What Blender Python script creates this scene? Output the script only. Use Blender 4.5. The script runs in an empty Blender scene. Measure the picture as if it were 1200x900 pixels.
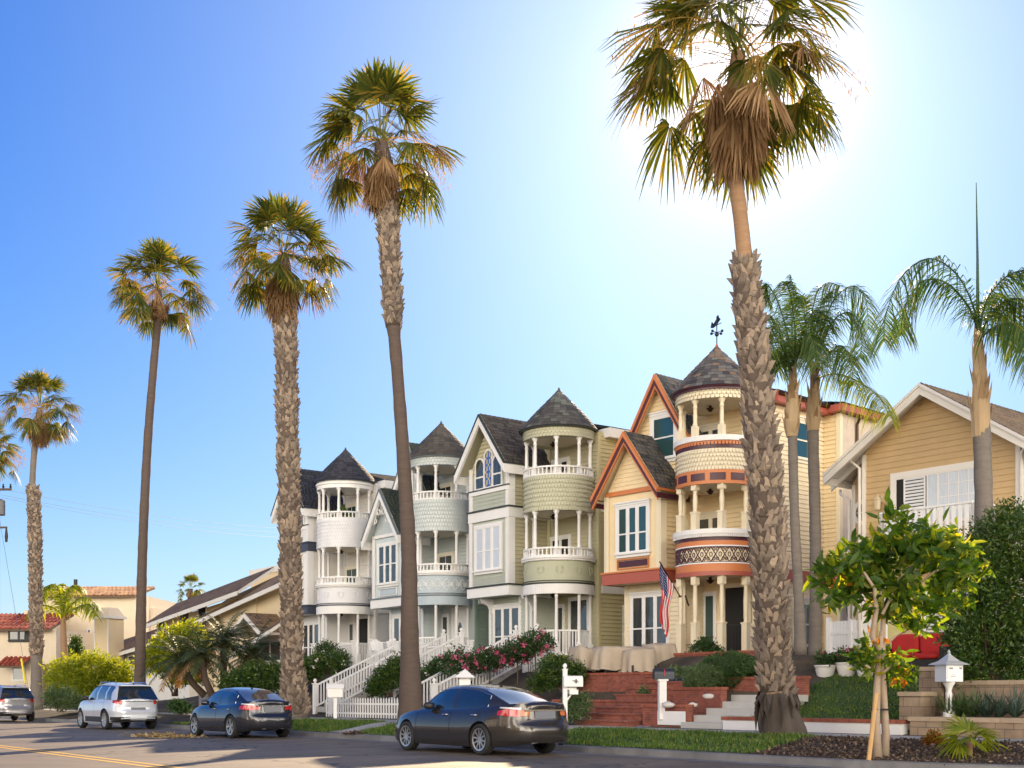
import bpy, math, random
import numpy as np
from mathutils import Vector, Matrix
R = math.radians
scn = bpy.context.scene
COL = scn.collection
F = 1440.0; HORIZ = 814.0; CAMH = 1.25
PI = math.pi

# ------------------------------------------------------------------ layout frames
UX, UY = -0.6, 0.8          # along the street, to the left and away
NX, NY = 0.8, 0.6           # across the street, towards the houses
def bend(t):
    if t >= 14: return 0.0
    if t > 7: return 0.065 * (14 - t) ** 2
    return 0.065 * 49 + 0.91 * (7 - t)
def TQ(t, q, z=0.0):
    p = 17.0 + q + bend(t)
    return Vector((p * NX + t * UX, p * NY + t * UY, z))
def at(x, y, D):
    return Vector(((x - 600) / F * D, D, CAMH + (HORIZ - y) / F * D))
def rayq(x, q):
    """point of the street line at distance q from the kerb seen at picture column x -> (t, depth)"""
    k = (x - 600) / F
    D = (17.0 + q) / (k * NX + NY)
    return (k * D * UX + D * UY, D)

# ------------------------------------------------------------------ mesh builder
def tagp(o, label=None, cat=None, group=None, kind=None):
    if label: o['label'] = label
    if cat: o['category'] = cat
    if group: o['group'] = group
    if kind: o['kind'] = kind
    return o
def empty(name, loc=(0, 0, 0), rz=0.0, label=None, cat=None, group=None):
    o = bpy.data.objects.new(name, None); COL.objects.link(o)
    o.location = loc; o.rotation_euler = (0, 0, rz); o.empty_display_size = 0.3
    return tagp(o, label, cat, group)
ZBASE = {}
class MB:
    def __init__(self):
        self.v = []; self.f = []; self.m = []; self.cuts = []
    def add(self, vs, fs, mi=0):
        n = len(self.v); self.cuts.append((n, len(self.f)))
        self.v.extend([tuple(p) for p in vs])
        for f in fs:
            self.f.append(tuple(i + n for i in f)); self.m.append(mi)
    def box(self, x0, x1, y0, y1, z0, z1, mi=0):
        vs = [(x0,y0,z0),(x1,y0,z0),(x1,y1,z0),(x0,y1,z0),(x0,y0,z1),(x1,y0,z1),(x1,y1,z1),(x0,y1,z1)]
        self.add(vs, [(0,3,2,1),(4,5,6,7),(0,1,5,4),(1,2,6,5),(2,3,7,6),(3,0,4,7)], mi)
    def obox(self, o, ax, ay, az, mi=0):
        """box from corner o with edge vectors"""
        o = Vector(o); ax = Vector(ax); ay = Vector(ay); az = Vector(az)
        vs = [o, o+ax, o+ax+ay, o+ay, o+az, o+ax+az, o+ax+ay+az, o+ay+az]
        self.add(vs, [(0,3,2,1),(4,5,6,7),(0,1,5,4),(1,2,6,5),(2,3,7,6),(3,0,4,7)], mi)
    def beam(self, p, q, w, h, mi=0, up=(0,0,1)):
        p = Vector(p); q = Vector(q); d = (q - p)
        if d.length < 1e-6: return
        dn = d.normalized(); upv = Vector(up)
        s = dn.cross(upv)
        if s.length < 1e-4: s = dn.cross(Vector((1, 0, 0)))
        s.normalize(); u = s.cross(dn)
        self.obox(p - s * w / 2 - u * h / 2, s * w, d, u * h, mi)
    def tube(self, pts, rad, n=8, mi=0, caps=True, rz=None):
        """tube along pts; rad scalar or list"""
        pts = [Vector(p) for p in pts]
        k = len(pts)
        rads = rad if isinstance(rad, (list, tuple)) else [rad] * k
        if len(rads) != k: rads = [rads[min(len(rads)-1, int(i*(len(rads)-1)/max(1, k-1)+.5))] for i in range(k)]
        d0 = (pts[1] - pts[0]).normalized()
        ref = Vector((0, 0, 1)) if abs(d0.z) < 0.9 else Vector((1, 0, 0))
        rings = []
        s = d0.cross(ref).normalized()
        for i in range(k):
            if i == 0: d = pts[1] - pts[0]
            elif i == k - 1: d = pts[-1] - pts[-2]
            else: d = pts[i + 1] - pts[i - 1]
            d.normalize()
            s = (s - d * s.dot(d))
            if s.length < 1e-5: s = d.cross(Vector((0, 1, 0)))
            s.normalize(); u = d.cross(s)
            rings.append([pts[i] + (s * math.cos(2*PI*j/n) + u * math.sin(2*PI*j/n)) * rads[i] for j in range(n)])
        base = len(self.v)
        for r in rings: self.v.extend([tuple(p) for p in r])
        for i in range(k - 1):
            for j in range(n):
                a = base + i*n + j; b = base + i*n + (j+1) % n
                self.f.append((a, b, b + n, a + n)); self.m.append(mi)
        if caps:
            self.f.append(tuple(base + j for j in range(n))[::-1]); self.m.append(mi)
            self.f.append(tuple(base + (k-1)*n + j for j in range(n))); self.m.append(mi)
    def lathe(self, cx, cy, prof, n=16, mi=0, a0=0.0, a1=2*PI, cap=True):
        """prof list of (r, z)"""
        full = abs(a1 - a0 - 2*PI) < 1e-6
        m = n if full else n + 1
        base = len(self.v)
        for r, z in prof:
            for j in range(m):
                a = a0 + (a1 - a0) * j / n
                self.v.append((cx + r * math.cos(a), cy + r * math.sin(a), z))
        for i in range(len(prof) - 1):
            for j in range(n):
                b = (j + 1) % m if full else j + 1
                self.f.append((base + i*m + j, base + i*m + b, base + (i+1)*m + b, base + (i+1)*m + j)); self.m.append(mi)
        if cap and full:
            self.f.append(tuple(base + j for j in range(m))[::-1]); self.m.append(mi)
            self.f.append(tuple(base + (len(prof)-1)*m + j for j in range(m))); self.m.append(mi)
    def poly_extrude(self, pts, ext, mi=0):
        """pts planar polygon of 3D points, ext a vector"""
        n = len(pts); e = Vector(ext)
        vs = [Vector(p) for p in pts] + [Vector(p) + e for p in pts]
        fs = [tuple(range(n))[::-1], tuple(range(n, 2*n))] + [(i, (i+1) % n, n + (i+1) % n, n + i) for i in range(n)]
        self.add(vs, fs, mi)
    def build_each(self, name, mats, parent):
        c = self.cuts + [(len(self.v), len(self.f))]
        for (v0, f0), (v1, f1) in zip(c, c[1:]):
            q = MB(); q.v = self.v[v0:v1]; q.f = [tuple(i - v0 for i in f) for f in self.f[f0:f1]]; q.m = self.m[f0:f1]; q.build(name, mats, parent)
    def build(self, name, mats, parent=None, smooth=False, zoff=None, loc=None):
        if not isinstance(mats, (list, tuple)): mats = [mats]
        me = bpy.data.meshes.new(name)
        zo = 0.0
        if parent is not None:
            rt = parent
            while rt.parent: rt = rt.parent
            zo = ZBASE.get(rt.name, 0.0)
        vs = self.v if not zo else [(x, y, z - zo) for x, y, z in self.v]
        if loc is not None:
            vs = [(x - loc[0], y - loc[1], z - loc[2]) for x, y, z in vs]
        me.from_pydata(vs, [], self.f)
        for m in mats: me.materials.append(m)
        if len(mats) > 1: me.polygons.foreach_set('material_index', self.m)
        if smooth: me.polygons.foreach_set('use_smooth', [True] * len(self.f))
        me.update()
        o = bpy.data.objects.new(name, me); COL.objects.link(o)
        if parent is not None: o.parent = parent
        if loc is not None: o.location = loc
        return o
def shade_auto(o, deg=35):
    me = o.data
    me.polygons.foreach_set('use_smooth', [True] * len(me.polygons))
    me.set_sharp_from_angle(angle=R(deg))
    return o
def np_mesh(name, V, Fc, mat, parent=None, smooth=False):
    """V (n,3) array, Fc (m,4) or (m,3)"""
    me = bpy.data.meshes.new(name)
    n = len(V); m, k = Fc.shape
    me.vertices.add(n); me.vertices.foreach_set('co', np.asarray(V, dtype=np.float32).ravel())
    me.loops.add(m * k); me.loops.foreach_set('vertex_index', Fc.astype(np.int32).ravel())
    me.polygons.add(m); me.polygons.foreach_set('loop_start', np.arange(0, m*k, k, dtype=np.int32))
    if smooth: me.polygons.foreach_set('use_smooth', np.ones(m, dtype=bool))
    me.materials.append(mat); me.update(calc_edges=True); me.validate()
    o = bpy.data.objects.new(name, me); COL.objects.link(o)
    if parent is not None: o.parent = parent
    return o

# ------------------------------------------------------------------ materials
MATS = {}
def nodes_of(m):
    m.use_nodes = True
    return m.node_tree.nodes, m.node_tree.links, m.node_tree.nodes['Principled BSDF']
def mat(name, col, rough=0.6, metal=0.0, var=0.0, nscale=6.0, bump=0.0, bscale=40.0, coat=0.0, ior=None, island=0.0,
        ramp=None, trans=0.0, tcol=None, hue=0.0, dirt=0.0, stretch=None):
    """general procedural material: base colour with noise variation, per-island variation, bump, translucency"""
    m = bpy.data.materials.new(name); N, L, P = nodes_of(m)
    P.inputs['Roughness'].default_value = rough
    P.inputs['Metallic'].default_value = metal
    if ior: P.inputs['IOR'].default_value = ior
    if coat:
        P.inputs['Coat Weight'].default_value = coat; P.inputs['Coat Roughness'].default_value = 0.03
    tc = N.new('ShaderNodeTexCoord')
    src = tc.outputs['Object']
    if stretch:
        mp = N.new('ShaderNodeMapping'); mp.inputs['Scale'].default_value = stretch
        L.new(src, mp.inputs['Vector']); src = mp.outputs['Vector']
    cur = None
    if ramp:
        g = N.new('ShaderNodeNewGeometry'); cr = N.new('ShaderNodeValToRGB')
        el = cr.color_ramp.elements
        while len(el) < len(ramp): el.new(0.5)
        for i, (p, c) in enumerate(ramp):
            el[i].position = p; el[i].color = (*c, 1)
        L.new(g.outputs['Random Per Island'], cr.inputs['Fac']); cur = cr.outputs['Color']
    else:
        rgb = N.new('ShaderNodeRGB'); rgb.outputs[0].default_value = (*col, 1); cur = rgb.outputs[0]
    def scale_by(fac_socket, lo, hi, cur):
        mr = N.new('ShaderNodeMapRange'); mr.inputs['To Min'].default_value = lo; mr.inputs['To Max'].default_value = hi
        L.new(fac_socket, mr.inputs['Value'])
        mx = N.new('ShaderNodeVectorMath'); mx.operation = 'SCALE'
        L.new(cur, mx.inputs[0]); L.new(mr.outputs[0], mx.inputs['Scale'])
        return mx.outputs[0]
    if var:
        nz = N.new('ShaderNodeTexNoise'); nz.inputs['Scale'].default_value = nscale; nz.inputs['Detail'].default_value = 6
        L.new(src, nz.inputs['Vector']); cur = scale_by(nz.outputs['Fac'], 1 - var*1.6, 1 + var*1.6, cur)
    if island:
        g = N.new('ShaderNodeNewGeometry'); cur = scale_by(g.outputs['Random Per Island'], 1 - island, 1 + island, cur)
    if dirt:
        n2 = N.new('ShaderNodeTexNoise'); n2.inputs['Scale'].default_value = 1.1; n2.inputs['Detail'].default_value = 9
        n2.inputs['Roughness'].default_value = 0.7
        mp2 = N.new('ShaderNodeMapping'); mp2.inputs['Scale'].default_value = (2.2, 2.2, 0.5)
        L.new(tc.outputs['Object'], mp2.inputs['Vector']); L.new(mp2.outputs[0], n2.inputs['Vector'])
        cur = scale_by(n2.outputs['Fac'], 1 - dirt, 1 + dirt*0.6, cur)
    L.new(cur, P.inputs['Base Color'])
    if bump:
        b = N.new('ShaderNodeBump'); b.inputs['Strength'].default_value = bump; b.inputs['Distance'].default_value = 0.02
        nb = N.new('ShaderNodeTexNoise'); nb.inputs['Scale'].default_value = bscale; nb.inputs['Detail'].default_value = 5
        L.new(src, nb.inputs['Vector']); L.new(nb.outputs['Fac'], b.inputs['Height']); L.new(b.outputs[0], P.inputs['Normal'])
    if trans:
        tr = N.new('ShaderNodeBsdfTranslucent'); mx = N.new('ShaderNodeMixShader'); mx.inputs[0].default_value = trans
        if tcol: 
            tm = N.new('ShaderNodeVectorMath'); tm.operation = 'MULTIPLY'; tm.inputs[1].default_value = tcol
            L.new(cur, tm.inputs[0]); L.new(tm.outputs[0], tr.inputs['Color'])
        else: L.new(cur, tr.inputs['Color'])
        out = N['Material Output']
        L.new(P.outputs[0], mx.inputs[1]); L.new(tr.outputs[0], mx.inputs[2]); L.new(mx.outputs[0], out.inputs['Surface'])
    MATS[name] = m
    return m

def brickmat(name, c1, c2, mortar, scale, bw=0.5, rh=0.25, rough=0.85, vert=True, rot=None):
    m = bpy.data.materials.new(name); N, L, P = nodes_of(m)
    tc = N.new('ShaderNodeTexCoord'); sep = N.new('ShaderNodeSeparateXYZ'); cmb = N.new('ShaderNodeCombineXYZ')
    L.new(tc.outputs['Object'], sep.inputs[0])
    if vert:
        ad = N.new('ShaderNodeMath'); ad.operation = 'ADD'
        L.new(sep.outputs['X'], ad.inputs[0]); L.new(sep.outputs['Y'], ad.inputs[1])
        L.new(ad.outputs[0], cmb.inputs['X']); L.new(sep.outputs['Z'], cmb.inputs['Y'])
    else:
        L.new(sep.outputs['X'], cmb.inputs['X']); L.new(sep.outputs['Y'], cmb.inputs['Y'])
    br = N.new('ShaderNodeTexBrick'); br.inputs['Scale'].default_value = scale
    br.inputs['Color1'].default_value = (*c1, 1); br.inputs['Color2'].default_value = (*c2, 1); br.inputs['Mortar'].default_value = (*mortar, 1)
    br.inputs['Brick Width'].default_value = bw; br.inputs['Row Height'].default_value = rh; br.inputs['Mortar Size'].default_value = 0.012
    L.new(cmb.outputs[0], br.inputs['Vector'])
    nz = N.new('ShaderNodeTexNoise'); nz.inputs['Scale'].default_value = 3.5; nz.inputs['Detail'].default_value = 8
    L.new(tc.outputs['Object'], nz.inputs['Vector'])
    mr = N.new('ShaderNodeMapRange'); mr.inputs['To Min'].default_value = 0.5; mr.inputs['To Max'].default_value = 1.5
    L.new(nz.outputs['Fac'], mr.inputs['Value'])
    sc = N.new('ShaderNodeVectorMath'); sc.operation = 'SCALE'
    L.new(br.outputs['Color'], sc.inputs[0]); L.new(mr.outputs[0], sc.inputs['Scale']); L.new(sc.outputs[0], P.inputs['Base Color'])
    P.inputs['Roughness'].default_value = rough
    b = N.new('ShaderNodeBump'); b.inputs['Strength'].default_value = 0.6; b.inputs['Distance'].default_value = 0.01; b.invert = True
    L.new(br.outputs['Fac'], b.inputs['Height']); L.new(b.outputs[0], P.inputs['Normal'])
    return m

WHITE = mat('white_paint', (0.80, 0.79, 0.77), 0.5, var=0.03, nscale=3, dirt=0.06)
CREAMW = mat('cream_trim_paint', (0.80, 0.74, 0.60), 0.5, var=0.03, nscale=3, dirt=0.05)
PANE = mat('window_glass', (0.04, 0.048, 0.05), 0.03, ior=1.9, bump=0.03, bscale=2.2, var=.55, nscale=2.6, stretch=(3, 3, .5))
PANET = mat('teal_window_glass', (0.02, 0.065, 0.07), 0.04, ior=1.8, bump=0.02, bscale=2.2)
DARKIN = mat('dark_interior', (0.012, 0.011, 0.010), 0.8)
CURTAIN = mat('net_curtain', (0.55, 0.60, 0.66), 0.5, var=0.15, nscale=9, stretch=(6, 6, 0.4), coat=0.6)
BLACKM = mat('black_metal', (0.02, 0.02, 0.02), 0.45, metal=0.3)
BRONZE = mat('bronze_metal', (0.06, 0.035, 0.02), 0.4, metal=0.7)
CONC = mat('concrete', (0.36, 0.35, 0.33), 0.85, var=0.12, nscale=2.5, bump=0.25, bscale=60, dirt=0.2)
CONCW = mat('pale_concrete', (0.50, 0.49, 0.46), 0.85, var=0.1, nscale=3, bump=0.2, bscale=60, dirt=0.18)
KERB = mat('kerb_concrete', (0.19, 0.185, 0.18), 0.7, var=0.42, nscale=1.3, bump=0.3, bscale=50, dirt=0.4)
BRICK = brickmat('red_brick', (0.30, 0.085, 0.05), (0.20, 0.055, 0.04), (0.24, 0.17, 0.14), 4.4)
BLOCK = brickmat('tan_block', (0.34, 0.25, 0.17), (0.27, 0.19, 0.13), (0.16, 0.12, 0.09), 1.6, 0.6, 0.32)
GBLOCK = brickmat('grey_block', (0.28, 0.27, 0.27), (0.20, 0.20, 0.21), (0.14, 0.14, 0.14), 2.2)
BLOCKCAP = mat('tan_block_cap', (0.42, 0.32, 0.22), 0.8, var=0.1, island=0.12, bump=0.3, bscale=40)
STUCCO = mat('cream_stucco', (0.62, 0.52, 0.42), 0.9, var=0.1, nscale=5, bump=0.7, bscale=26, dirt=0.12)
RUBBER = mat('tyre_rubber', (0.018, 0.018, 0.018), 0.75)
WOOD = mat('stake_wood', (0.50, 0.30, 0.12), 0.7, var=0.15, nscale=8)
# ------------------------------------------------------------------ foliage tools
rng = np.random.default_rng(11)
random.seed(5)
def unit(v):
    return v / np.maximum(np.linalg.norm(v, axis=-1, keepdims=True), 1e-9)
def leaf_mesh(P, D, S, fold=0.25, broad=False):
    """leaf vectors D, side half-vectors S; kite leaves, or rounder six-point ones"""
    n = len(P)
    nrm = unit(np.cross(D, S)) * (np.linalg.norm(S, axis=1, keepdims=True) * fold)
    if broad:
        V = np.empty((n, 7, 3)); bend_ = nrm * -2.2
        V[:, 0] = P; V[:, 1] = P + D * 0.30 + S * .85 + nrm; V[:, 2] = P + D * 0.68 + S * .8 + nrm + bend_ * .3; V[:, 3] = P + D + bend_
        V[:, 4] = P + D * 0.68 - S * .8 + nrm + bend_ * .3; V[:, 5] = P + D * 0.30 - S * .85 + nrm; V[:, 6] = P + D * .5 + bend_ * .15
        b = np.arange(n)[:, None] * 7
        F1 = np.concatenate([b + np.array([[q]]) for q in ()] + [b + np.array([[0, 1, 6]]), b + np.array([[1, 2, 6]]), b + np.array([[2, 3, 6]]), b + np.array([[3, 4, 6]]), b + np.array([[4, 5, 6]]), b + np.array([[5, 0, 6]])])
        return V.reshape(-1, 3), F1
    V = np.empty((n, 4, 3))
    V[:, 0] = P; V[:, 1] = P + D * 0.45 + S + nrm; V[:, 2] = P + D; V[:, 3] = P + D * 0.45 - S + nrm
    b = np.arange(n)[:, None] * 4
    F1 = np.concatenate([b + np.array([[0, 1, 2]]), b + np.array([[0, 2, 3]])])
    return V.reshape(-1, 3), F1
def blob_leaves(blobs, n, ll, lw, shell=0.55, up=0.3, jitter=0.5):
    """leaves in a union of ellipsoids blobs=[(cx,cy,cz,rx,ry,rz)]"""
    B = np.array(blobs, dtype=float)
    w = (B[:, 3] * B[:, 4] + B[:, 4] * B[:, 5] + B[:, 3] * B[:, 5]); w /= w.sum()
    idx = rng.choice(len(B), n, p=w)
    d = unit(rng.normal(size=(n, 3)))
    # clumps: pull directions to some cluster directions
    rad = shell + (1 - shell) * rng.random(n) ** 0.6
    rad *= 1 + 0.14 * np.sin(d[:, 0] * 7 + idx) * np.cos(d[:, 1] * 6 + d[:, 2] * 5)
    P = B[idx, :3] + d * B[idx, 3:] * rad[:, None]
    D = unit(d * 0.9 + rng.normal(size=(n, 3)) * jitter + np.array([0, 0, up]))
    L_ = ll * (0.6 + 0.8 * rng.random(n))[:, None]
    S = unit(np.cross(D, rng.normal(size=(n, 3)))) * (lw * 0.5 * (0.7 + 0.6 * rng.random(n)))[:, None]
    return P, D * L_, S
def clump_leaves(blobs, nclump, per, csize, ll, lw, shell=0.6, up=0.3):
    P0, D0, _ = blob_leaves(blobs, nclump, 1, 1, shell, up)
    P = np.repeat(P0, per, axis=0) + rng.normal(size=(nclump*per, 3)) * csize
    D = unit(np.repeat(unit(D0), per, axis=0) * 0.6 + rng.normal(size=(nclump*per, 3)) * 0.75)
    n = nclump * per
    S = unit(np.cross(D, rng.normal(size=(n, 3)))) * (lw * 0.5 * (0.7 + 0.6 * rng.random(n)))[:, None]
    return P, D * (ll * (0.6 + 0.8 * rng.random(n)))[:, None], S
def leaf_mat(name, ramp, trans=0.4, tcol=(2.2, 2.0, 0.9), rough=0.5):
    return mat(name, (0, 0, 0), rough, ramp=ramp, trans=trans, tcol=tcol)
LF_FAN = leaf_mat('fan_palm_leaf', [(0.0, (0.04, 0.065, 0.015)), (0.5, (0.075, 0.10, 0.02)), (0.8, (0.14, 0.145, 0.03)), (1.0, (0.26, 0.18, 0.05))], 0.5, (2.6, 2.1, 0.5))
LF_DEAD = leaf_mat('dead_palm_frond', [(0.0, (0.16, 0.085, 0.035)), (0.5, (0.26, 0.15, 0.065)), (1.0, (0.36, 0.24, 0.12))], 0.3, (1.5, 1.2, 0.8), 0.8)
LF_FLOW = leaf_mat('dry_palm_flowers', [(0.0, (0.28, 0.16, 0.03)), (1.0, (0.42, 0.28, 0.07))], 0.5, (1.6, 1.3, 0.7), 0.8)
LF_PIN = leaf_mat('feather_palm_leaf', [(0.0, (0.035, 0.075, 0.015)), (0.7, (0.06, 0.12, 0.025)), (1.0, (0.16, 0.17, 0.04))], 0.4, (2.2, 2.0, 0.6))
LF_DATE = leaf_mat('date_palm_leaf', [(0.0, (0.035, 0.055, 0.022)), (0.8, (0.055, 0.085, 0.03)), (1.0, (0.15, 0.12, 0.05))], 0.3, (1.8, 1.7, 0.7))
LF_TREE = leaf_mat('broad_leaf', [(0.0, (0.03, 0.075, 0.012)), (0.6, (0.06, 0.13, 0.02)), (0.85, (0.14, 0.20, 0.03)), (1.0, (0.26, 0.26, 0.03))], 0.6, (3.6, 2.8, 0.45), 0.45)
LF_HEDGE = leaf_mat('hedge_leaf', [(0.0, (0.025, 0.06, 0.012)), (0.75, (0.055, 0.11, 0.02)), (1.0, (0.15, 0.20, 0.03))], 0.35, (2.2, 2.0, 0.6), 0.4)
LF_BUSH = leaf_mat('round_bush_leaf', [(0.0, (0.03, 0.07, 0.02)), (1.0, (0.07, 0.14, 0.035))], 0.3, (2.0, 1.9, 0.7))
LF_BUSHL = leaf_mat('pale_bush_leaf', [(0.0, (0.07, 0.12, 0.05)), (1.0, (0.14, 0.20, 0.08))], 0.3, (2.0, 1.9, 0.7))
LF_YEL = leaf_mat('yellow_green_leaf', [(0.0, (0.10, 0.16, 0.01)), (1.0, (0.30, 0.32, 0.02))], 0.5, (2.4, 2.1, 0.4))
LF_ROSE = leaf_mat('rose_leaf', [(0.0, (0.02, 0.05, 0.012)), (1.0, (0.06, 0.12, 0.03))], 0.35, (2.2, 2.0, 0.6))
PINK = leaf_mat('pink_petal', [(0.0, (0.62, 0.06, 0.20)), (1.0, (0.80, 0.25, 0.40))], 0.3, (1.3, 1.0, 1.0))
WPETAL = leaf_mat('white_petal', [(0.0, (0.65, 0.60, 0.55)), (1.0, (0.85, 0.8, 0.75))], 0.3, (1.2, 1.1, 1.0))
ORANGEL = leaf_mat('orange_leaf', [(0.0, (0.35, 0.10, 0.01)), (1.0, (0.50, 0.22, 0.02))], 0.5, (1.8, 1.4, 0.6))
GRASS = leaf_mat('grass_blade', [(0.0, (0.04, 0.10, 0.012)), (0.75, (0.10, 0.19, 0.02)), (1.0, (0.26, 0.24, 0.06))], 0.3, (2.0, 1.9, 0.6))
BARK = mat('smooth_palm_bark', (0.095, 0.068, 0.055), 0.85, var=0.2, nscale=3, bump=0.6, bscale=6, stretch=(1, 1, 5), dirt=0.25)
BARKT = mat('tan_palm_bark', (0.30, 0.18, 0.10), 0.85, var=0.2, nscale=3, bump=0.6, bscale=6, stretch=(1, 1, 6), dirt=0.2)
BARKG = mat('grey_palm_bark', (0.17, 0.145, 0.125), 0.85, var=0.2, nscale=3, bump=0.6, bscale=7, stretch=(1, 1, 5), dirt=0.3)
BOOT = mat('palm_boot', (0.2, 0.15, 0.1), 0.85, ramp=[(0, (0.13, 0.10, 0.08)), (0.6, (0.24, 0.19, 0.15)), (1, (0.38, 0.29, 0.21))], var=0.15, nscale=9, bump=0.5, bscale=30)
BOOTBASE = mat('palm_fibre', (0.09, 0.065, 0.05), 0.95, var=0.2, nscale=5)
TREEBARK = mat('pale_tree_bark', (0.34, 0.26, 0.19), 0.8, var=0.15, nscale=8, bump=0.4, bscale=20)
DBARK = mat('dark_stem_bark', (0.09, 0.06, 0.045), 0.9, var=0.2, nscale=8, bump=0.6, bscale=20)

def path_eval(path, z):
    """path list of (x,y,z,r) ascending"""
    for i in range(len(path) - 1):
        a, b = path[i], path[i+1]
        if z <= b[2] or i == len(path) - 2:
            t = (z - a[2]) / (b[2] - a[2]); t = max(0, min(1, t)); 
            return [a[k] + (b[k] - a[k]) * t for k in range(4)]
def smooth_path(path, step=0.35):
    zs = [p[2] for p in path]; out = []
    # Catmull-Rom by z
    n = len(path)
    z = zs[0]
    while z < zs[-1]:
        i = max(j for j in range(n - 1) if zs[j] <= z + 1e-9)
        t = (z - zs[i]) / (zs[i+1] - zs[i])
        p0 = path[max(i-1, 0)]; p1 = path[i]; p2 = path[i+1]; p3 = path[min(i+2, n-1)]
        q = []
        for k in (0, 1):
            m1 = (p2[k] - p0[k]) / max(p2[2] - p0[2], 1e-6) * (p2[2]-p1[2]); m2 = (p3[k] - p1[k]) / max(p3[2] - p1[2], 1e-6) * (p2[2]-p1[2])
            q.append((2*t**3-3*t*t+1)*p1[k] + (t**3-2*t*t+t)*m1 + (-2*t**3+3*t*t)*p2[k] + (t**3-t*t)*m2)
        q.append(z); q.append(p1[3] + (p2[3] - p1[3]) * t)
        out.append(tuple(q)); z += step
    out.append(tuple(path[-1])); return out

def fan_leaf(acc, base, az, el, plen, rad, nseg=24, dead=False, droopf=1.0, rs=None):
    """costapalmate leaf: petiole strip + blade segments. acc: lists V,F of quads"""
    V, Fq = acc
    ca, sa = math.cos(az), math.sin(az)
    out = np.array([ca, sa, 0.0]); up = np.array([0, 0, 1.0]); side = np.array([-sa, ca, 0.0])
    d = out * math.cos(el) + up * math.sin(el)
    # petiole curved downward
    pts = []; p = np.array(base, float); dd = d.copy()
    ns = 4
    for i in range(ns + 1):
        pts.append(p.copy()); p = p + dd * plen / ns
        dd = unit(dd + np.array([0, 0, -0.10 * droopf]))
    for i in range(ns):
        w0 = 0.035 - 0.004 * i; b = len(V)
        nn = np.cross(dd, side) 
        V.extend([pts[i] - side*w0*0.5, pts[i] + side*w0*0.5, pts[i+1] + side*w0*0.4, pts[i+1] - side*w0*0.4])
        Fq.append((b, b+1, b+2, b+3))
    hub = pts[-1]
    ax = unit(dd + np.array([0, 0, -0.25 * droopf]))
    tilt = rs.uniform(-0.5, 0.5)
    sd = unit(side + np.cross(ax, side) * tilt); sd = unit(sd - ax * sd.dot(ax))
    nr = np.cross(sd, ax)
    if nr[2] < 0: nr = -nr
    span = R(rs.uniform(75, 112)) if not dead else R(rs.uniform(25, 55))
    for k in range(nseg):
        a = -span + 2 * span * (k + 0.5) / nseg + rs.uniform(-0.03, 0.03)
        ln = rad * (0.72 + 0.28 * math.cos(a * 0.9)) * rs.uniform(0.85, 1.08)
        sdir = ax * math.cos(a) + sd * math.sin(a)
        # cupped V shape
        cup = -0.38 * abs(math.sin(a)) 
        sdir = unit(sdir + nr * cup + nr * rs.uniform(-.07, .07))
        perp = unit(np.cross(nr, sdir))
        gap = 2 * span / nseg
        stat = [(0.04, 1.0, 0.0), (0.38, 1.0, 0.01), (0.68, 0.78, 0.07 * droopf), (1.0, 0.05, 0.27 * droopf)]
        prev = None
        for fr, wf, dr in stat:
            c = hub + sdir * ln * fr + np.array([0, 0, -ln * dr * rs.uniform(0.5, 1.3)])
            w = ln * min(fr, 0.60) * gap * 0.52 * wf + 0.003
            l_, r_ = c - perp * w, c + perp * w
            b = len(V); V.extend([l_, r_])
            if prev is not None: Fq.append((prev, prev+1, b+1, b))
            prev = b
def acc_mesh(name, acc, m, parent):
    V = np.array(acc[0]); Fq = np.array(acc[1])
    if parent is not None: V = V - np.array([parent.location[0], parent.location[1], parent.location[2]])
    return np_mesh(name, V, Fq, m, parent)

def boots(mb, path, z0, z1, rowh=0.125, seed=0, proud=0.06, sz=0.17):
    rs = random.Random(seed)
    z = z0; row = 0
    while z < z1:
        x, y, _, r = path_eval(path, z); r *= 1 + .05*math.sin(z*3.1+seed) + .04*math.sin(z*7.7)
        n = max(7, int(2*PI*r / (sz * 0.85)))
        for j in range(n):
            a = 2*PI*(j + 0.5*(row % 2)) / n + rs.uniform(-.12, .12)
            ca, sa = math.cos(a), math.sin(a)
            zz = z + rs.uniform(-.08, .08)
            if rs.random() < .04: continue
            w = sz * rs.uniform(.40, .66); h = rowh * rs.uniform(1.3, 2.4); pr = proud * rs.uniform(.3, 2.0)
            sk = rs.uniform(-.09, .09)
            def P(rr, s, zt): return (x + ca*(rr) - sa*s, y + sa*(rr) + ca*s, zt)
            # wedge: base hugging trunk, blunt cut tip pointing up/outward
            vs = [P(r-.03, -w, zz), P(r-.03, w, zz), P(r+pr*.5, -w*.8, zz+h*.35), P(r+pr*.5, w*.8, zz+h*.35),
                  P(r+pr*1.2, sk-w*.30, zz+h), P(r+pr*1.2, sk+w*.30, zz+h), P(r-.02, sk-w*.5, zz+h*.8), P(r-.02, sk+w*.5, zz+h*.8)]
            mb.add(vs, [(0,1,3,2), (2,3,5,4), (4,5,7,6), (0,2,4,6), (1,7,5,3)])
        z += rowh; row += 1

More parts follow.
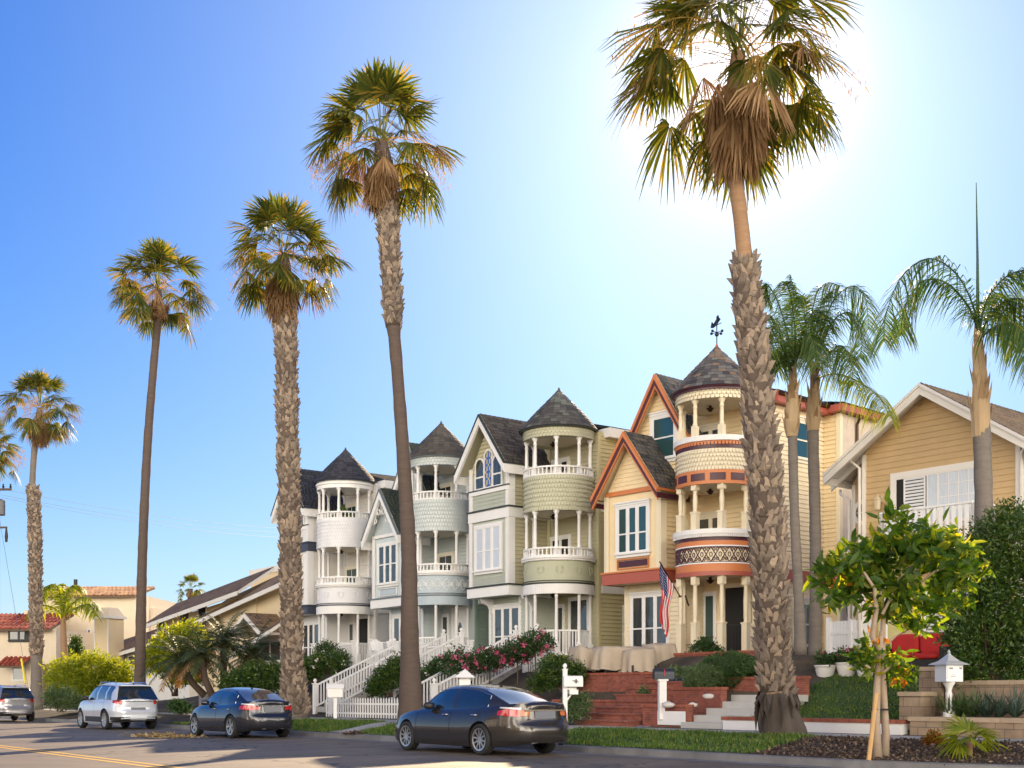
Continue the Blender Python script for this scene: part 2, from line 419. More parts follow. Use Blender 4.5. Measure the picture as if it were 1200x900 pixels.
def fan_palm(label, path, crown_h, crown_r, boot_rng=None, skirt_len=1.4, skirt_r=0.5, seed=1, nf=46, smoothmat=None, flowers=True, group=None, nseg=24, baseflare=False):
    """path (x,y,z,r) in world; crown centre at path top"""
    bx, by, bz, _ = path[0]
    e = empty('fan_palm', (bx, by, bz), 0, label, 'palm tree', group or 'tall fan palms along the kerb')
    rs = random.Random(seed)
    loc = np.array([bx, by, bz])
    pr = [(x - bx, y - by, z - bz, r) for x, y, z, r in path]
    sp = smooth_path(pr, 0.3)
    crown_r *= 1.06; nf = int(nf*1.35)
    mb = MB()
    pts = [(x, y, z) for x, y, z, r in sp]
    rads = [r * (1 + 0.03 * math.sin(i * 2.3) + 0.02 * math.sin(i * 5.1)) for i, (x, y, z, r) in enumerate(sp)]
    mb.tube(pts, rads, 18)
    t = mb.build('trunk', smoothmat or BARK, e, smooth=True)
    if boot_rng:
        m2 = MB()
        boots(m2, sp, boot_rng[0] - bz, boot_rng[1] - bz, seed=seed, sz=.14 if by < 30 else .17)
        m2.build('leaf_base_boots', BOOT, e)
        seg = [p for p in sp if boot_rng[0]-bz <= p[2] <= boot_rng[1]-bz]
        m3 = MB(); m3.tube([p[:3] for p in seg], [p[3]*1.03+.012 for p in seg], 16); m3.build('fibre', BOOTBASE, e, smooth=True)
    top = np.array(pr[-1][:3]) + loc
    acc = ([], []); accd = ([], [])
    for i in range(nf):
        g = i / nf
        el = R(86 - 112 * g ** 1.0 + rs.uniform(-12, 12))
        az = i * 2.399 + rs.uniform(-.6, .6)
        pl = crown_r * rs.uniform(0.40, 0.66) * (1 - .22 * max(0, math.sin(el))); rd = crown_r * rs.uniform(0.32, 0.43)
        b = top + np.array([0.12*math.cos(az), 0.12*math.sin(az), 0.35 - 0.7 * g])
        yel = g > 0.6 and rs.random() < .2
        fan_leaf(accd if yel else acc, b, az, el, pl, rd, nseg, yel, 0.45 + rs.uniform(.3, .9) * g, rs)
    o = acc_mesh('crown', acc, LF_FAN, e)
    # skirt of hanging dead fronds
    nd = int(50 + 26 * skirt_len)
    for i in range(nd):
        az = i * 2.399 + rs.uniform(-.4, .4)
        zz = -0.30 - skirt_len * 0.55 * (i / nd)
        rr_ = 0.20 + .20*(1 - i/nd)
        b = top + np.array([rr_*math.cos(az), rr_*math.sin(az), zz])
        fan_leaf(accd, b, az, R(rs.uniform(-88, -66)), skirt_len * 0.22, skirt_len * rs.uniform(.34, .5), 11, True, 1.0, rs)
    acc_mesh('dead_frond_skirt', accd, LF_DEAD, e)
    if flowers:
        af = ([], [])
        for i in range(15):
            az = rs.uniform(0, 2*PI); p = top + np.array([0, 0, 0.1]); d = np.array([math.cos(az), math.sin(az), rs.uniform(-.1, .6)])
            for k in range(10):
                q = p + unit(d) * crown_r * 0.09
                s = np.array([0, 0, 0.012]); b = len(af[0]); af[0].extend([p - s, p + s, q + s, q - s]); af[1].append((b, b+1, b+2, b+3))
                if k > 4:
                    for _ in range(22):
                        c = q + np.array([rs.gauss(0, .10), rs.gauss(0, .10), rs.uniform(-.45, .05)])
                        v = np.array([rs.gauss(0, .03), rs.gauss(0, .03), -rs.uniform(.04, .14)]); w = np.array([rs.gauss(0, .012), rs.gauss(0, .012), .006])
                        b = len(af[0]); af[0].extend([c, c + w, c + v + w*.5, c + v]); af[1].append((b, b+1, b+2, b+3))
                p = q; d = d + np.array([0, 0, -0.13])
        acc_mesh('flower_stalks', af, LF_FLOW, e)
    return e

def pinnate(acc, curve, ll, nl=60, w=0.028, droop=0.6, rs=None, start=0.12, plum=0.5, upb=0.0):
    """feather frond along a list of 3D control points"""
    C = [np.array(c, float) for c in curve]
    n = len(C)
    def ev(t):
        t = t * (n - 1); i = min(int(t), n - 2); t -= i
        p0 = C[max(i-1, 0)]; p1 = C[i]; p2 = C[i+1]; p3 = C[min(i+2, n-1)]
        return 0.5 * ((2*p1) + (-p0+p2)*t + (2*p0-5*p1+4*p2-p3)*t*t + (-p0+3*p1-3*p2+p3)*t**3)
    V, Fq = acc
    K = 22; prev = None
    for k in range(K + 1):
        t = k / K; p = ev(t); d = unit(ev(min(t+.01, 1)) - ev(max(t-.01, 0)))
        s = np.cross(d, [0, 0, 1.0]); s = unit(s) if np.linalg.norm(s) > .01 else np.array([1., 0, 0]); u = np.cross(s, d)
        r = w * 0.9 * (1 - t * .85) + .003
        b = len(V); V.extend([p - s*r, p - u*r, p + s*r, p + u*r])
        if prev is not None:
            for j in range(4): Fq.append((prev+j, prev+(j+1) % 4, b+(j+1) % 4, b+j))
        prev = b
    for k in range(nl):
        t = start + (1 - start) * (k + rs.random()*.5) / nl
        p = ev(min(t, 1)); d = unit(ev(min(t+.01, 1)) - ev(max(t-.01, 0)))
        s = np.cross(d, [0, 0, 1.0]); s = unit(s) if np.linalg.norm(s) > .01 else np.array([1., 0, 0]); u = np.cross(s, d)
        L_ = ll * (math.sin(PI * min(1, 0.18 + 0.82 * t)) ** 0.55 * .8 + .2) * rs.uniform(.8, 1.1)
        for sg in (-1, 1):
            dv = unit(s * sg + d * (0.5 + .3*rs.random()) + u * rs.uniform(-plum, plum) + np.array([0, 0, upb]))
            pv = unit(np.cross(dv, u) + 1e-4); prv = None
            for fr, wf in ((0, .7), (.4, 1.0), (.75, .7), (1.0, .08)):
                c = p + dv * L_ * fr + np.array([0, 0, -droop * L_ * fr * fr])
                b = len(V); V.extend([c - pv * w * wf * .5, c + pv * w * wf * .5])
                if prv is not None: Fq.append((prv, prv+1, b+1, b))
                prv = b
def leaves_obj(name, sets, m, parent, broad=False):
    Vs = []; Fs = []; off = 0
    for P, D, S in sets:
        V, F_ = leaf_mesh(P, D, S, broad=broad); Vs.append(V); Fs.append(F_ + off); off += len(V)
    V = np.concatenate(Vs)
    if parent is not None: V = V - np.array(parent.location)
    return np_mesh(name, V, np.concatenate(Fs), m, parent)
# ------------------------------------------------------------------ ground, road, kerb, pavement
def sstep(x): 
    x = max(0.0, min(1.0, x)); return x*x*(3-2*x)
def top_at(t):
    pts = [(-40, 1.7), (19.6, 1.75), (21.5, 2.3), (24, 2.5), (52, 2.5), (58, 1.6), (66, 0.9), (100, 0.7), (400, 0.7)]
    for i in range(len(pts)-1):
        if t <= pts[i+1][0]:
            a, b = pts[i], pts[i+1]; return a[1] + (b[1]-a[1]) * max(0, (t-a[0])/(b[0]-a[0]))
    return pts[-1][1]
def terr(t, q):
    if q <= 0: return -0.03
    if q < 2.2: return 0.14 + 0.28 * sstep(q / 2.2)
    if q < 4.0: return 0.42
    if q < 4.3: return 0.42
    return 0.45 + (top_at(t) - 0.45) * sstep((q - 4.3) / 5.4)
def sheet(name, t0, t1, q0, q1, dt, dq, zf, m, lift=0.0, smooth=True, thick=0.0):
    nt = max(1, int(math.ceil((t1 - t0) / dt))); nq = max(1, int(math.ceil((q1 - q0) / dq)))
    V = []; Fq = []
    for i in range(nt + 1):
        for j in range(nq + 1):
            t = t0 + (t1 - t0) * i / nt; q = q0 + (q1 - q0) * j / nq
            V.append(TQ(t, q, zf(t, q) + lift))
    for i in range(nt):
        for j in range(nq):
            a = i*(nq+1) + j; Fq.append((a, a+nq+1, a+nq+2, a+1)[::-1])
    mb = MB(); mb.add(V, Fq)
    return mb.build(name, m, smooth=smooth)

def ground_mat():
    m = bpy.data.materials.new('garden_soil'); N, L, P = nodes_of(m)
    tc = N.new('ShaderNodeTexCoord'); nz = N.new('ShaderNodeTexNoise'); nz.inputs['Scale'].default_value = 0.9; nz.inputs['Detail'].default_value = 10
    cr = N.new('ShaderNodeValToRGB'); e = cr.color_ramp.elements
    e[0].position = .35; e[0].color = (0.035, 0.028, 0.02, 1); e[1].position = .7; e[1].color = (0.11, 0.085, 0.055, 1)
    L.new(tc.outputs['Object'], nz.inputs['Vector']); L.new(nz.outputs['Fac'], cr.inputs[0]); L.new(cr.outputs[0], P.inputs['Base Color'])
    P.inputs['Roughness'].default_value = .95
    b = N.new('ShaderNodeBump'); b.inputs['Distance'].default_value = .05; n2 = N.new('ShaderNodeTexNoise'); n2.inputs['Scale'].default_value = 18; n2.inputs['Detail'].default_value = 8
    L.new(tc.outputs['Object'], n2.inputs['Vector']); L.new(n2.outputs['Fac'], b.inputs['Height']); L.new(b.outputs[0], P.inputs['Normal'])
    return m
def asphalt_mat():
    m = bpy.data.materials.new('asphalt'); N, L, P = nodes_of(m)
    tc = N.new('ShaderNodeTexCoord')
    mp = N.new('ShaderNodeMapping'); mp.inputs['Rotation'].default_value = (0, 0, R(36.87)); L.new(tc.outputs['Object'], mp.inputs['Vector'])
    ms = N.new('ShaderNodeMapping'); ms.inputs['Scale'].default_value = (1.0, .06, 1); L.new(mp.outputs[0], ms.inputs['Vector'])
    n1 = N.new('ShaderNodeTexNoise'); n1.inputs['Scale'].default_value = 1.3; n1.inputs['Detail'].default_value = 5; L.new(ms.outputs[0], n1.inputs['Vector'])
    n2 = N.new('ShaderNodeTexNoise'); n2.inputs['Scale'].default_value = .5; n2.inputs['Detail'].default_value = 8; n2.inputs['Roughness'].default_value = .65; L.new(tc.outputs['Object'], n2.inputs['Vector'])
    n3 = N.new('ShaderNodeTexNoise'); n3.inputs['Scale'].default_value = 55; n3.inputs['Detail'].default_value = 3; L.new(tc.outputs['Object'], n3.inputs['Vector'])
    ad = N.new('ShaderNodeMath'); ad.operation = 'ADD'; L.new(n1.outputs['Fac'], ad.inputs[0]); L.new(n2.outputs['Fac'], ad.inputs[1])
    a2 = N.new('ShaderNodeMath'); a2.operation = 'MULTIPLY_ADD'; a2.inputs[1].default_value = .5; L.new(n3.outputs['Fac'], a2.inputs[0]); L.new(ad.outputs[0], a2.inputs[2])
    cr = N.new('ShaderNodeValToRGB'); e = cr.color_ramp.elements
    e[0].position = .35; e[0].color = (0.10, 0.080, 0.060, 1); e[1].position = .85; e[1].color = (0.23, 0.18, 0.13, 1)
    mr = N.new('ShaderNodeMapRange'); mr.inputs['From Min'].default_value = .6; mr.inputs['From Max'].default_value = 1.9; L.new(a2.outputs[0], mr.inputs['Value'])
    L.new(mr.outputs[0], cr.inputs[0]); 
    vo = N.new('ShaderNodeTexVoronoi'); vo.feature = 'DISTANCE_TO_EDGE'; vo.inputs['Scale'].default_value = .22
    nw = N.new('ShaderNodeTexNoise'); nw.inputs['Scale'].default_value = 1.2; nw.inputs['Detail'].default_value = 6; L.new(tc.outputs['Object'], nw.inputs['Vector'])
    mxv = N.new('ShaderNodeVectorMath'); mxv.operation = 'MULTIPLY_ADD'; mxv.inputs[1].default_value = (2.2, 2.2, 0); L.new(nw.outputs['Color'], mxv.inputs[0]); L.new(tc.outputs['Object'], mxv.inputs[2])
    L.new(mxv.outputs[0], vo.inputs['Vector'])
    lt = N.new('ShaderNodeMath'); lt.operation = 'LESS_THAN'; lt.inputs[1].default_value = .009; L.new(vo.outputs['Distance'], lt.inputs[0])
    mx = N.new('ShaderNodeMix'); mx.data_type = 'RGBA'; mx.inputs['B'].default_value = (.03, .028, .026, 1)
    L.new(lt.outputs[0], mx.inputs['Factor']); L.new(cr.outputs[0], mx.inputs['A']); L.new(mx.outputs['Result'], P.inputs['Base Color'])
    P.inputs['Roughness'].default_value = .66
    b = N.new('ShaderNodeBump'); b.inputs['Strength'].default_value = .5; b.inputs['Distance'].default_value = .01; L.new(n3.outputs['Fac'], b.inputs['Height']); L.new(b.outputs[0], P.inputs['Normal'])
    return m
SOIL = ground_mat(); ASPH = asphalt_mat()
TURF = mat('turf', (0.04, 0.075, 0.018), 0.95, var=0.35, nscale=1.2, bump=1.0, bscale=45)
MULCH = mat('bark_mulch', (0.05, 0.035, 0.027), 0.95, var=0.4, nscale=14, bump=1.0, bscale=30)

# ground: a fine strip along the street, then wide skirts to the horizon
def ground():
    mb = MB()
    ts = [-600, -60, -20, 0] + [4 + .5*i for i in range(0, 120)] + [70, 80, 100, 140, 200, 400, 1500]
    qs = [-1500, -400, -80, -30, -20, -18.2, -18.0, 0.0, .02, .4, .8, 1.2, 1.6, 2.0, 2.2, 4.0, 4.3] + [4.6 + .4*i for i in range(13)] + [12, 20, 40, 100, 300, 1500]
    def zz(t, q):
        if q <= -18.2: return 0.16
        return terr(t, q)
    n = len(qs)
    V = [TQ(t, q, zz(t, q)) for t in ts for q in qs]
    Fq = [(i*n+j, i*n+j+1, (i+1)*n+j+1, (i+1)*n+j) for i in range(len(ts)-1) for j in range(n-1)]
    mb.add(V, Fq)
    return tagp(mb.build('ground', SOIL, smooth=True), kind='structure')
ground()
tagp(sheet('road', -80, 500, -18.0, -0.45, 2, 20, lambda t, q: 0.0, ASPH), kind='structure')
# kerb with gutter pan
def kerb():
    mb = MB()
    prof = [(-0.45, 0.006), (-0.03, 0.012), (0.0, 0.13), (0.03, 0.15), (0.16, 0.15), (0.17, 0.0)]
    ts = [-80, -20, 0] + [4 + .75*i for i in range(100)] + [90, 120, 200, 500]
    V = [TQ(t, q, z) for t in ts for q, z in prof]; n = len(prof)
    Fq = [(i*n+j, i*n+j+1, (i+1)*n+j+1, (i+1)*n+j) for i in range(len(ts)-1) for j in range(n-1)]
    mb.add(V, Fq)
    # joints
    o = mb.build('kerb', KERB); shade_auto(o, 40); return tagp(o, kind='structure')
kerb()
mbk = MB()
for i in range(24):
    t = 9 + i*2.6
    p = TQ(t, -.46, 0.0); 
    for (qa, za), (qb, zb) in (((-.45, .009), (-.03, .015)), ((-.004, .03), (-.004, .14)), ((.03, .153), (.16, .153))):
        a = TQ(t, qa, za); b = TQ(t, qb, zb); d = Vector((UX, UY, 0)) * .012
        if abs(qa - qb) < .001: mbk.add([a, b, b + d, a + d], [(0,1,2,3)])
        else: mbk.add([a, b, b + d, a + d], [(0,1,2,3)])
tagp(mbk.build('kerb_joints', DARKIN), kind='structure')
tagp(sheet('sidewalk', -60, 300, 2.25, 3.95, 1.5, 1, lambda t, q: 0.42, CONC, 0.012), kind='structure')
YEL = mat('yellow_road_paint', (0.62, 0.36, 0.03), 0.7, var=0.25, nscale=5, dirt=0.3)
for dq in (0, 0.3):
    tagp(sheet('road_centre_line', -60, 300, -9.32 + dq, -9.2 + dq, 3, 1, lambda t, q: 0.0, YEL, 0.004), kind='structure')
# front walks across the verge
for t0, t1 in ((37.2, 38.6), (22.6, 25.2), (30.6, 31.8)):
    tagp(sheet('front_walk', t0, t1, 0.17, 4.45, .5, .3, lambda t, q: max(terr(t, q), .15), CONC, 0.016), kind='structure')
tagp(sheet('lawn_verge', 15.6, 22.6, .17, 2.25, .5, .25, terr, TURF, 0.008), kind='structure')
tagp(sheet('lawn_verge', 25.2, 30.6, .17, 2.25, .5, .25, terr, TURF, 0.008), kind='structure')
tagp(sheet('lawn_verge', 31.8, 37.2, .17, 2.25, .5, .25, terr, TURF, 0.008), kind='structure')
tagp(sheet('lawn_verge', 38.6, 44.0, .17, 2.25, .5, .25, terr, TURF, 0.008), kind='structure')
tagp(sheet('lawn_slope', 13.2, 20.3, 4.42, 9.6, .5, .3, terr, TURF, 0.01), kind='structure')
tagp(sheet('mulch_bed', 2, 15.6, .17, 2.25, .5, .25, terr, MULCH, 0.008), kind='structure')

def grass_patch(name, regions, dens, h, w, m, label):
    Ps = []
    for t0, t1, q0, q1 in regions:
        n = int((t1-t0)*(q1-q0)*dens)
        t = rng.uniform(t0, t1, n); q = rng.uniform(q0, q1, n)
        for a, b in zip(t, q): Ps.append(tuple(TQ(a, b, terr(a, b))))
    P = np.array(Ps); n = len(P)
    # patchy height
    hh = h * (0.6 + 0.5*rng.random(n)) * (1 + .35*np.sin(P[:, 0]*2.1)*np.cos(P[:, 1]*1.7) + .25*np.sin(P[:, 0]*7+P[:, 1]*5))
    D = np.stack([rng.normal(size=n)*.35, rng.normal(size=n)*.35, np.ones(n)], 1) * hh[:, None]
    a = rng.uniform(0, 2*PI, n); S = np.stack([np.cos(a), np.sin(a), np.zeros(n)], 1) * w
    V, F_ = leaf_mesh(P, D, S)
    return tagp(np_mesh(name, V, F_, m), label, 'grass', kind='stuff')
grass_patch('verge_grass', [(15.5, 22.7, .2, 2.2), (25.2, 30.6, .2, 2.2), (31.8, 37.2, .2, 2.2), (38.6, 44, .2, 2.2)], 520, .085, .011, GRASS, 'dark green grass on the verge between kerb and pavement')
grass_patch('slope_grass', [(13.2, 20.2, 4.5, 9.6)], 520, .07, .011, GRASS, 'green lawn on the bank below the tan house')
def chips(name, regions, n, size, m, label, cat, zf=terr):
    Ps = []
    for t0, t1, q0, q1 in regions:
        for _ in range(n // len(regions)):
            a, b = random.uniform(t0, t1), random.uniform(q0, q1); Ps.append(tuple(TQ(a, b, zf(a, b) + random.uniform(0, .03))))
    P = np.array(Ps); k = len(P)
    D = unit(rng.normal(size=(k, 3)) * np.array([1, 1, .35])) * size * (0.5 + rng.random((k, 1)))
    S = unit(np.cross(D, rng.normal(size=(k, 3)))) * size * .4
    V, F_ = leaf_mesh(P, D, S); return tagp(np_mesh(name, V, F_, m), label, cat, kind='stuff')
CHIP = mat('mulch_chip', (0, 0, 0), .9, ramp=[(0, (.03, .02, .016)), (.7, (.09, .06, .045)), (1, (.28, .2, .14))])
chips('mulch', [(3, 15.6, .2, 2.25)], 16000, .055, CHIP, 'dark bark mulch around the young trees by the kerb', 'mulch')
chips('leaf_litter', [(29.9, 30.6, -.1, .9)], 900, .07, CHIP, 'brown leaf litter by the kerb near the front of the sedan', 'litter', lambda t, q: .16)
DRYL = mat('dry_leaf', (0, 0, 0), .9, ramp=[(0, (.12, .08, .03)), (1, (.42, .30, .14))])
t_, d_ = 28.0, 0
def litter_on_road():
    Ps = []
    for _ in range(700):
        x = random.gauss(192, 16); y = 863.5 + random.gauss(0, .9) + (x - 192) * .02
        D = CAMH * F / (max(y, 860) - HORIZ); p = at(x, 0, D); Ps.append((p.x, p.y, random.uniform(0.005, .05)))
    P = np.array(Ps); k = len(P)
    D = unit(rng.normal(size=(k, 3)) * np.array([1, 1, .4])) * .13; S = unit(np.cross(D, rng.normal(size=(k, 3)))) * .035
    V, F_ = leaf_mesh(P, D, S); tagp(np_mesh('dry_leaf_pile', V, F_, DRYL), 'heap of dry palm leaves lying on the road in front of the white suv', 'dry leaves', kind='stuff')
litter_on_road()

# ------------------------------------------------------------------ wall / window helpers in local frames
class Fr:
    """a wall plane: origin o (a,b), direction d, outward normal w"""
    def __init__(s, o, d, w):
        s.o = Vector((o[0], o[1], 0)); s.d = Vector((d[0], d[1], 0)).normalized(); s.w = Vector((w[0], w[1], 0)).normalized()
    def p(s, u, z, t=0.0):
        v = s.o + s.d * u + s.w * t; return Vector((v.x, v.y, z))
    def slab(s, mb, u0, u1, z0, z1, t0, t1, mi=0):
        mb.obox(s.p(u0, z0, t0), s.d * (u1 - u0), s.w * (t1 - t0), Vector((0, 0, z1 - z0)), mi)
def clip_rows(poly, h, zmin=None):
    """horizontal rows of a convex polygon (u,z): yields (z0,z1,ul0,ur0,ul1,ur1)"""
    zs = [p[1] for p in poly]; z0, z1 = min(zs), max(zs)
    def span(z):
        us = []
        n = len(poly)
        for i in range(n):
            a, b = poly[i], poly[(i+1) % n]
            if abs(a[1] - b[1]) < 1e-9:
                if abs(a[1] - z) < 1e-6: us += [a[0], b[0]]
                continue
            t = (z - a[1]) / (b[1] - a[1])
            if -1e-6 <= t <= 1 + 1e-6: us.append(a[0] + (b[0] - a[0]) * t)
        return (min(us), max(us)) if us else (0, 0)
    z = z0
    while z < z1 - 1e-4:
        zn = min(z + h, z1); a = span(z + 1e-5); b = span(zn - 1e-5)
        yield z, zn, a[0], a[1], b[0], b[1]; z = zn
def lap_wall(mb, fr, poly, h=0.15, t=0.034, mi=0):
    for z0, z1, a0, b0, a1, b1 in clip_rows(poly, h):
        lo = min(1, (z1-z0)/h) * t
        v = [fr.p(a0, z0, lo), fr.p(b0, z0, lo), fr.p(b1, z1, 0), fr.p(a1, z1, 0), fr.p(a0, z0, 0), fr.p(b0, z0, 0)]
        mb.add(v, [(0,1,2,3), (4,5,1,0)], mi)
def scale_wall(mb, fr, poly, h=0.16, w=0.13, t=0.02, mi=0):
    """fish scale shingles over a polygon"""
    row = 0
    for z0, z1, a0, b0, a1, b1 in clip_rows(poly, h):
        lo, hi = min(a0, a1), max(b0, b1); n = max(1, int((hi-lo)/w)); ww = (hi-lo)/n; off = .5*(row % 2); row += 1
        for k in range(-1, n+1):
            u0 = lo + (k+off)*ww; u1 = u0 + ww; u0c, u1c = max(u0, min(a0, a1)), min(u1, max(b0, b1))
            if u1c - u0c < .01: continue
            g = ww*.03; z2 = z1 + h*.1
            v = [fr.p(u0c+g, z2, .002), fr.p(u0c+g, z0+h*.35, t*.8), fr.p(u0c+ww*.25, z0, t), fr.p(u1c-ww*.25, z0, t), fr.p(u1c-g, z0+h*.35, t*.8), fr.p(u1c-g, z2, .002)]
            if u1c - u0c < ww*.6: v[2] = fr.p((u0c+u1c)/2, z0, t); v[3] = v[2]; v = v[:3] + v[4:]; mb.add(v, [tuple(range(5))[::-1]], mi); continue
            mb.add(v, [tuple(range(6))[::-1]], mi)
def drum_scales(mb, r, z0, z1, rows, n, a0, a1, t=0.045, mi=0, r1=None):
    h = (z1 - z0) / rows
    for i in range(rows):
        za = z0 + i*h
        rr = r
        for k in range(n):
            b0 = a0 + (a1-a0) * (k + .5*(i % 2)) / n; b1 = b0 + (a1-a0)/n
            if b1 > a1 + 1e-4: continue
            g = (b1-b0)*.05
            def P(a, z, tt): return ((rr+tt)*math.cos(a), (rr+tt)*math.sin(a), z)
            v = [P(b0+g, za+h*1.12, .004), P(b0+g, za+h*.38, t*.8), P(b0+(b1-b0)*.26, za, t), P(b1-(b1-b0)*.26, za, t), P(b1-g, za+h*.38, t*.8), P(b1-g, za+h*1.12, .004)]
            mb.add(v, [tuple(range(6))], mi)
def window(parent, fr, u0, u1, z0, z1, trim=WHITE, pane=PANE, n=1, tw=0.11, rail=0.5, depth=0.06, header=True, sill=True, muntin=0, sash=None, name='window'):
    """n lights side by side; frame is the part, panes its child"""
    mb = MB(); f = fr
    f.slab(mb, u0-tw, u0, z0, z1, 0.0, depth); f.slab(mb, u1, u1+tw, z0, z1, 0, depth)
    f.slab(mb, u0-tw, u1+tw, z1, z1+tw*1.1, 0, depth+.003)
    if header:
        f.slab(mb, u0-tw*1.3, u1+tw*1.3, z1+tw*1.1, z1+tw*1.1+.05, 0, depth+.07); f.slab(mb, u0-tw*1.12, u1+tw*1.12, z1+tw*.55, z1+tw*1.1-.001, 0.001, depth+.03)
    f.slab(mb, u0-tw*1.2, u1+tw*1.2, z0-.06, z0, 0, depth+(.06 if sill else 0))
    if sill: f.slab(mb, u0-tw*.9, u1+tw*.9, z0-.16, z0-.061, 0, depth)
    lw = (u1-u0)/n; mw = .085 if n > 1 else 0
    for i in range(1, n): f.slab(mb, u0+i*lw-mw/2, u0+i*lw+mw/2, z0, z1, 0, depth+.004)
    s = .035
    for i in range(n):
        a = u0+i*lw + (mw/2 if i else 0); b = u0+(i+1)*lw - (mw/2 if i < n-1 else 0)
        f.slab(mb, a, a+s, z0, z1, 0, depth-.006); f.slab(mb, b-s, b, z0, z1, 0, depth-.006)
        f.slab(mb, a+s, b-s, z0, z0+s*1.3, 0, depth-.007); f.slab(mb, a+s, b-s, z1-s, z1, 0, depth-.007)
        if rail: zr = z0+(z1-z0)*rail; f.slab(mb, a+s, b-s, zr-s*.7, zr+s*.7, 0, depth-.003)
        for k in range(muntin): 
            uu = a+s+(b-a-2*s)*(k+1)/(muntin+1); f.slab(mb, uu-.01, uu+.01, z0+s*1.3, z1-s, .0, depth-.012)
            zz = z0+(z1-z0)*(.25 if k == 0 else .75); f.slab(mb, a+s, b-s, zz-.01, zz+.01, 0, depth-.0125)
    w = mb.build(name, trim, parent)
    mp = MB()
    for i in range(n):
        a = u0+i*lw + (mw/2 if i else 0) + s; b = u0+(i+1)*lw - (mw/2 if i < n-1 else 0) - s
        f.slab(mp, a, b, z0+s, z1-s, .0, .036, i if isinstance(pane, (list, tuple)) and len(pane) > 1 else 0)
    p = mp.build('pane', pane, w)
    return w
def shingle_plane(mb, o, ex, ey, nrm, w, l, rowh=.16, tw=.22, th=.018, mi=0):
    """o eave corner, ex along eave, ey up slope; shingle courses as separate islands"""
    o = Vector(o); ex = Vector(ex).normalized(); ey = Vector(ey).normalized(); nrm = Vector(nrm).normalized()
    rows = max(1, int(round(l/rowh))); rh = l/rows
    for i in range(rows):
        u = -(random.random()*tw)
        while u < w:
            ww = tw*random.uniform(.7, 1.25); a = max(0, u); b = min(w, u+ww)
            if b - a > .02:
                y0 = i*rh; y1 = min(l, y0+rh*1.15)
                p = [o+ex*a+ey*y0+nrm*th, o+ex*(b-.006)+ey*y0+nrm*th, o+ex*(b-.006)+ey*y1+nrm*.003, o+ex*a+ey*y1+nrm*.003, o+ex*a+ey*y0, o+ex*(b-.006)+ey*y0]
                mb.add(p, [(0,1,2,3), (4,5,1,0)], mi)
            u += ww
def solid_plane(mb, o, ex, ey, nrm, w, l, th=.05, mi=0):
    ex = Vector(ex).normalized(); ey = Vector(ey).normalized(); nrm = Vector(nrm).normalized()
    mb.obox(Vector(o)-nrm*th, ex*w, ey*l, nrm*(th-.004), mi)
def gable_roof(parent, a0, a1, b0, b1, ze, zp, rooftile, fascia_list, soffit, name='gable_roof', ext=.0, rowh=.17):
    """ridge along local b; a0,a1 eave edges; fascia_list: [(height, proud, material)] top to bottom boards on the front rake"""
    am = (a0+a1)/2; half = (a1-a0)/2; rise = zp-ze; L_ = math.hypot(half, rise)
    tiles = MB(); base = MB()
    for sg in (-1, 1):
        o = Vector((am + sg*half, b0, ze)); ey = Vector((-sg*half, 0, rise)); nrm = Vector((sg*rise, 0, half)).normalized()
        shingle_plane(tiles, o + nrm*.03, (0, 1, 0), ey, nrm, b1-b0, L_+.02, rowh)
        solid_plane(base, o + nrm*.028, (0, 1, 0), ey, nrm, b1-b0, L_, .10)
    # ridge caps
    n = int((b1-b0)/.22)
    for i in range(n):
        y = b0 + i*.22
        tiles.add([(am-.12, y, zp-.12*rise/half*.9+.05), (am, y, zp+.07), (am+.12, y, zp-.12*rise/half*.9+.05), (am-.12, y+.24, zp-.12*rise/half*.9+.035), (am, y+.24, zp+.055), (am+.12, y+.24, zp-.12*rise/half*.9+.035)], [(0,1,4,3), (1,2,5,4)])
    r = tiles.build(name, rooftile, parent)
    base.build('roof_deck', soffit, r)
    off = 0.0
    for k, (hh, pr, m) in enumerate(fascia_list):
        mb = MB()
        for sg in (-1, 1):
            e = Vector((am + sg*half, 0, ze)); pk = Vector((am, 0, zp)); d = (pk-e).normalized(); nr = Vector((sg*rise, 0, half)).normalized()
            # plumb-cut board: offset vertically
            dz = hh * L_/half; oz = off * L_/half
            pts = [(e.x, b0-pr, e.z-oz+.03), (pk.x, b0-pr, pk.z-oz+.03), (pk.x, b0-pr, pk.z-oz-dz+.03), (e.x, b0-pr, e.z-oz-dz+.03)]
            mb.poly_extrude(pts, (0, .03 + pr, 0))
        for sg in (-1, 1):
            if k < 2:
                x = am + sg*half
                mb.box(min(x, x+sg*.03), max(x, x+sg*.03), b0-pr, b1, ze-off*L_/half-hh*L_/half*(.5 if k == 0 else 1)+.02, ze-off*L_/half+.028)
        mb.build('bargeboard', m, r)
        off += hh + .001
    return r
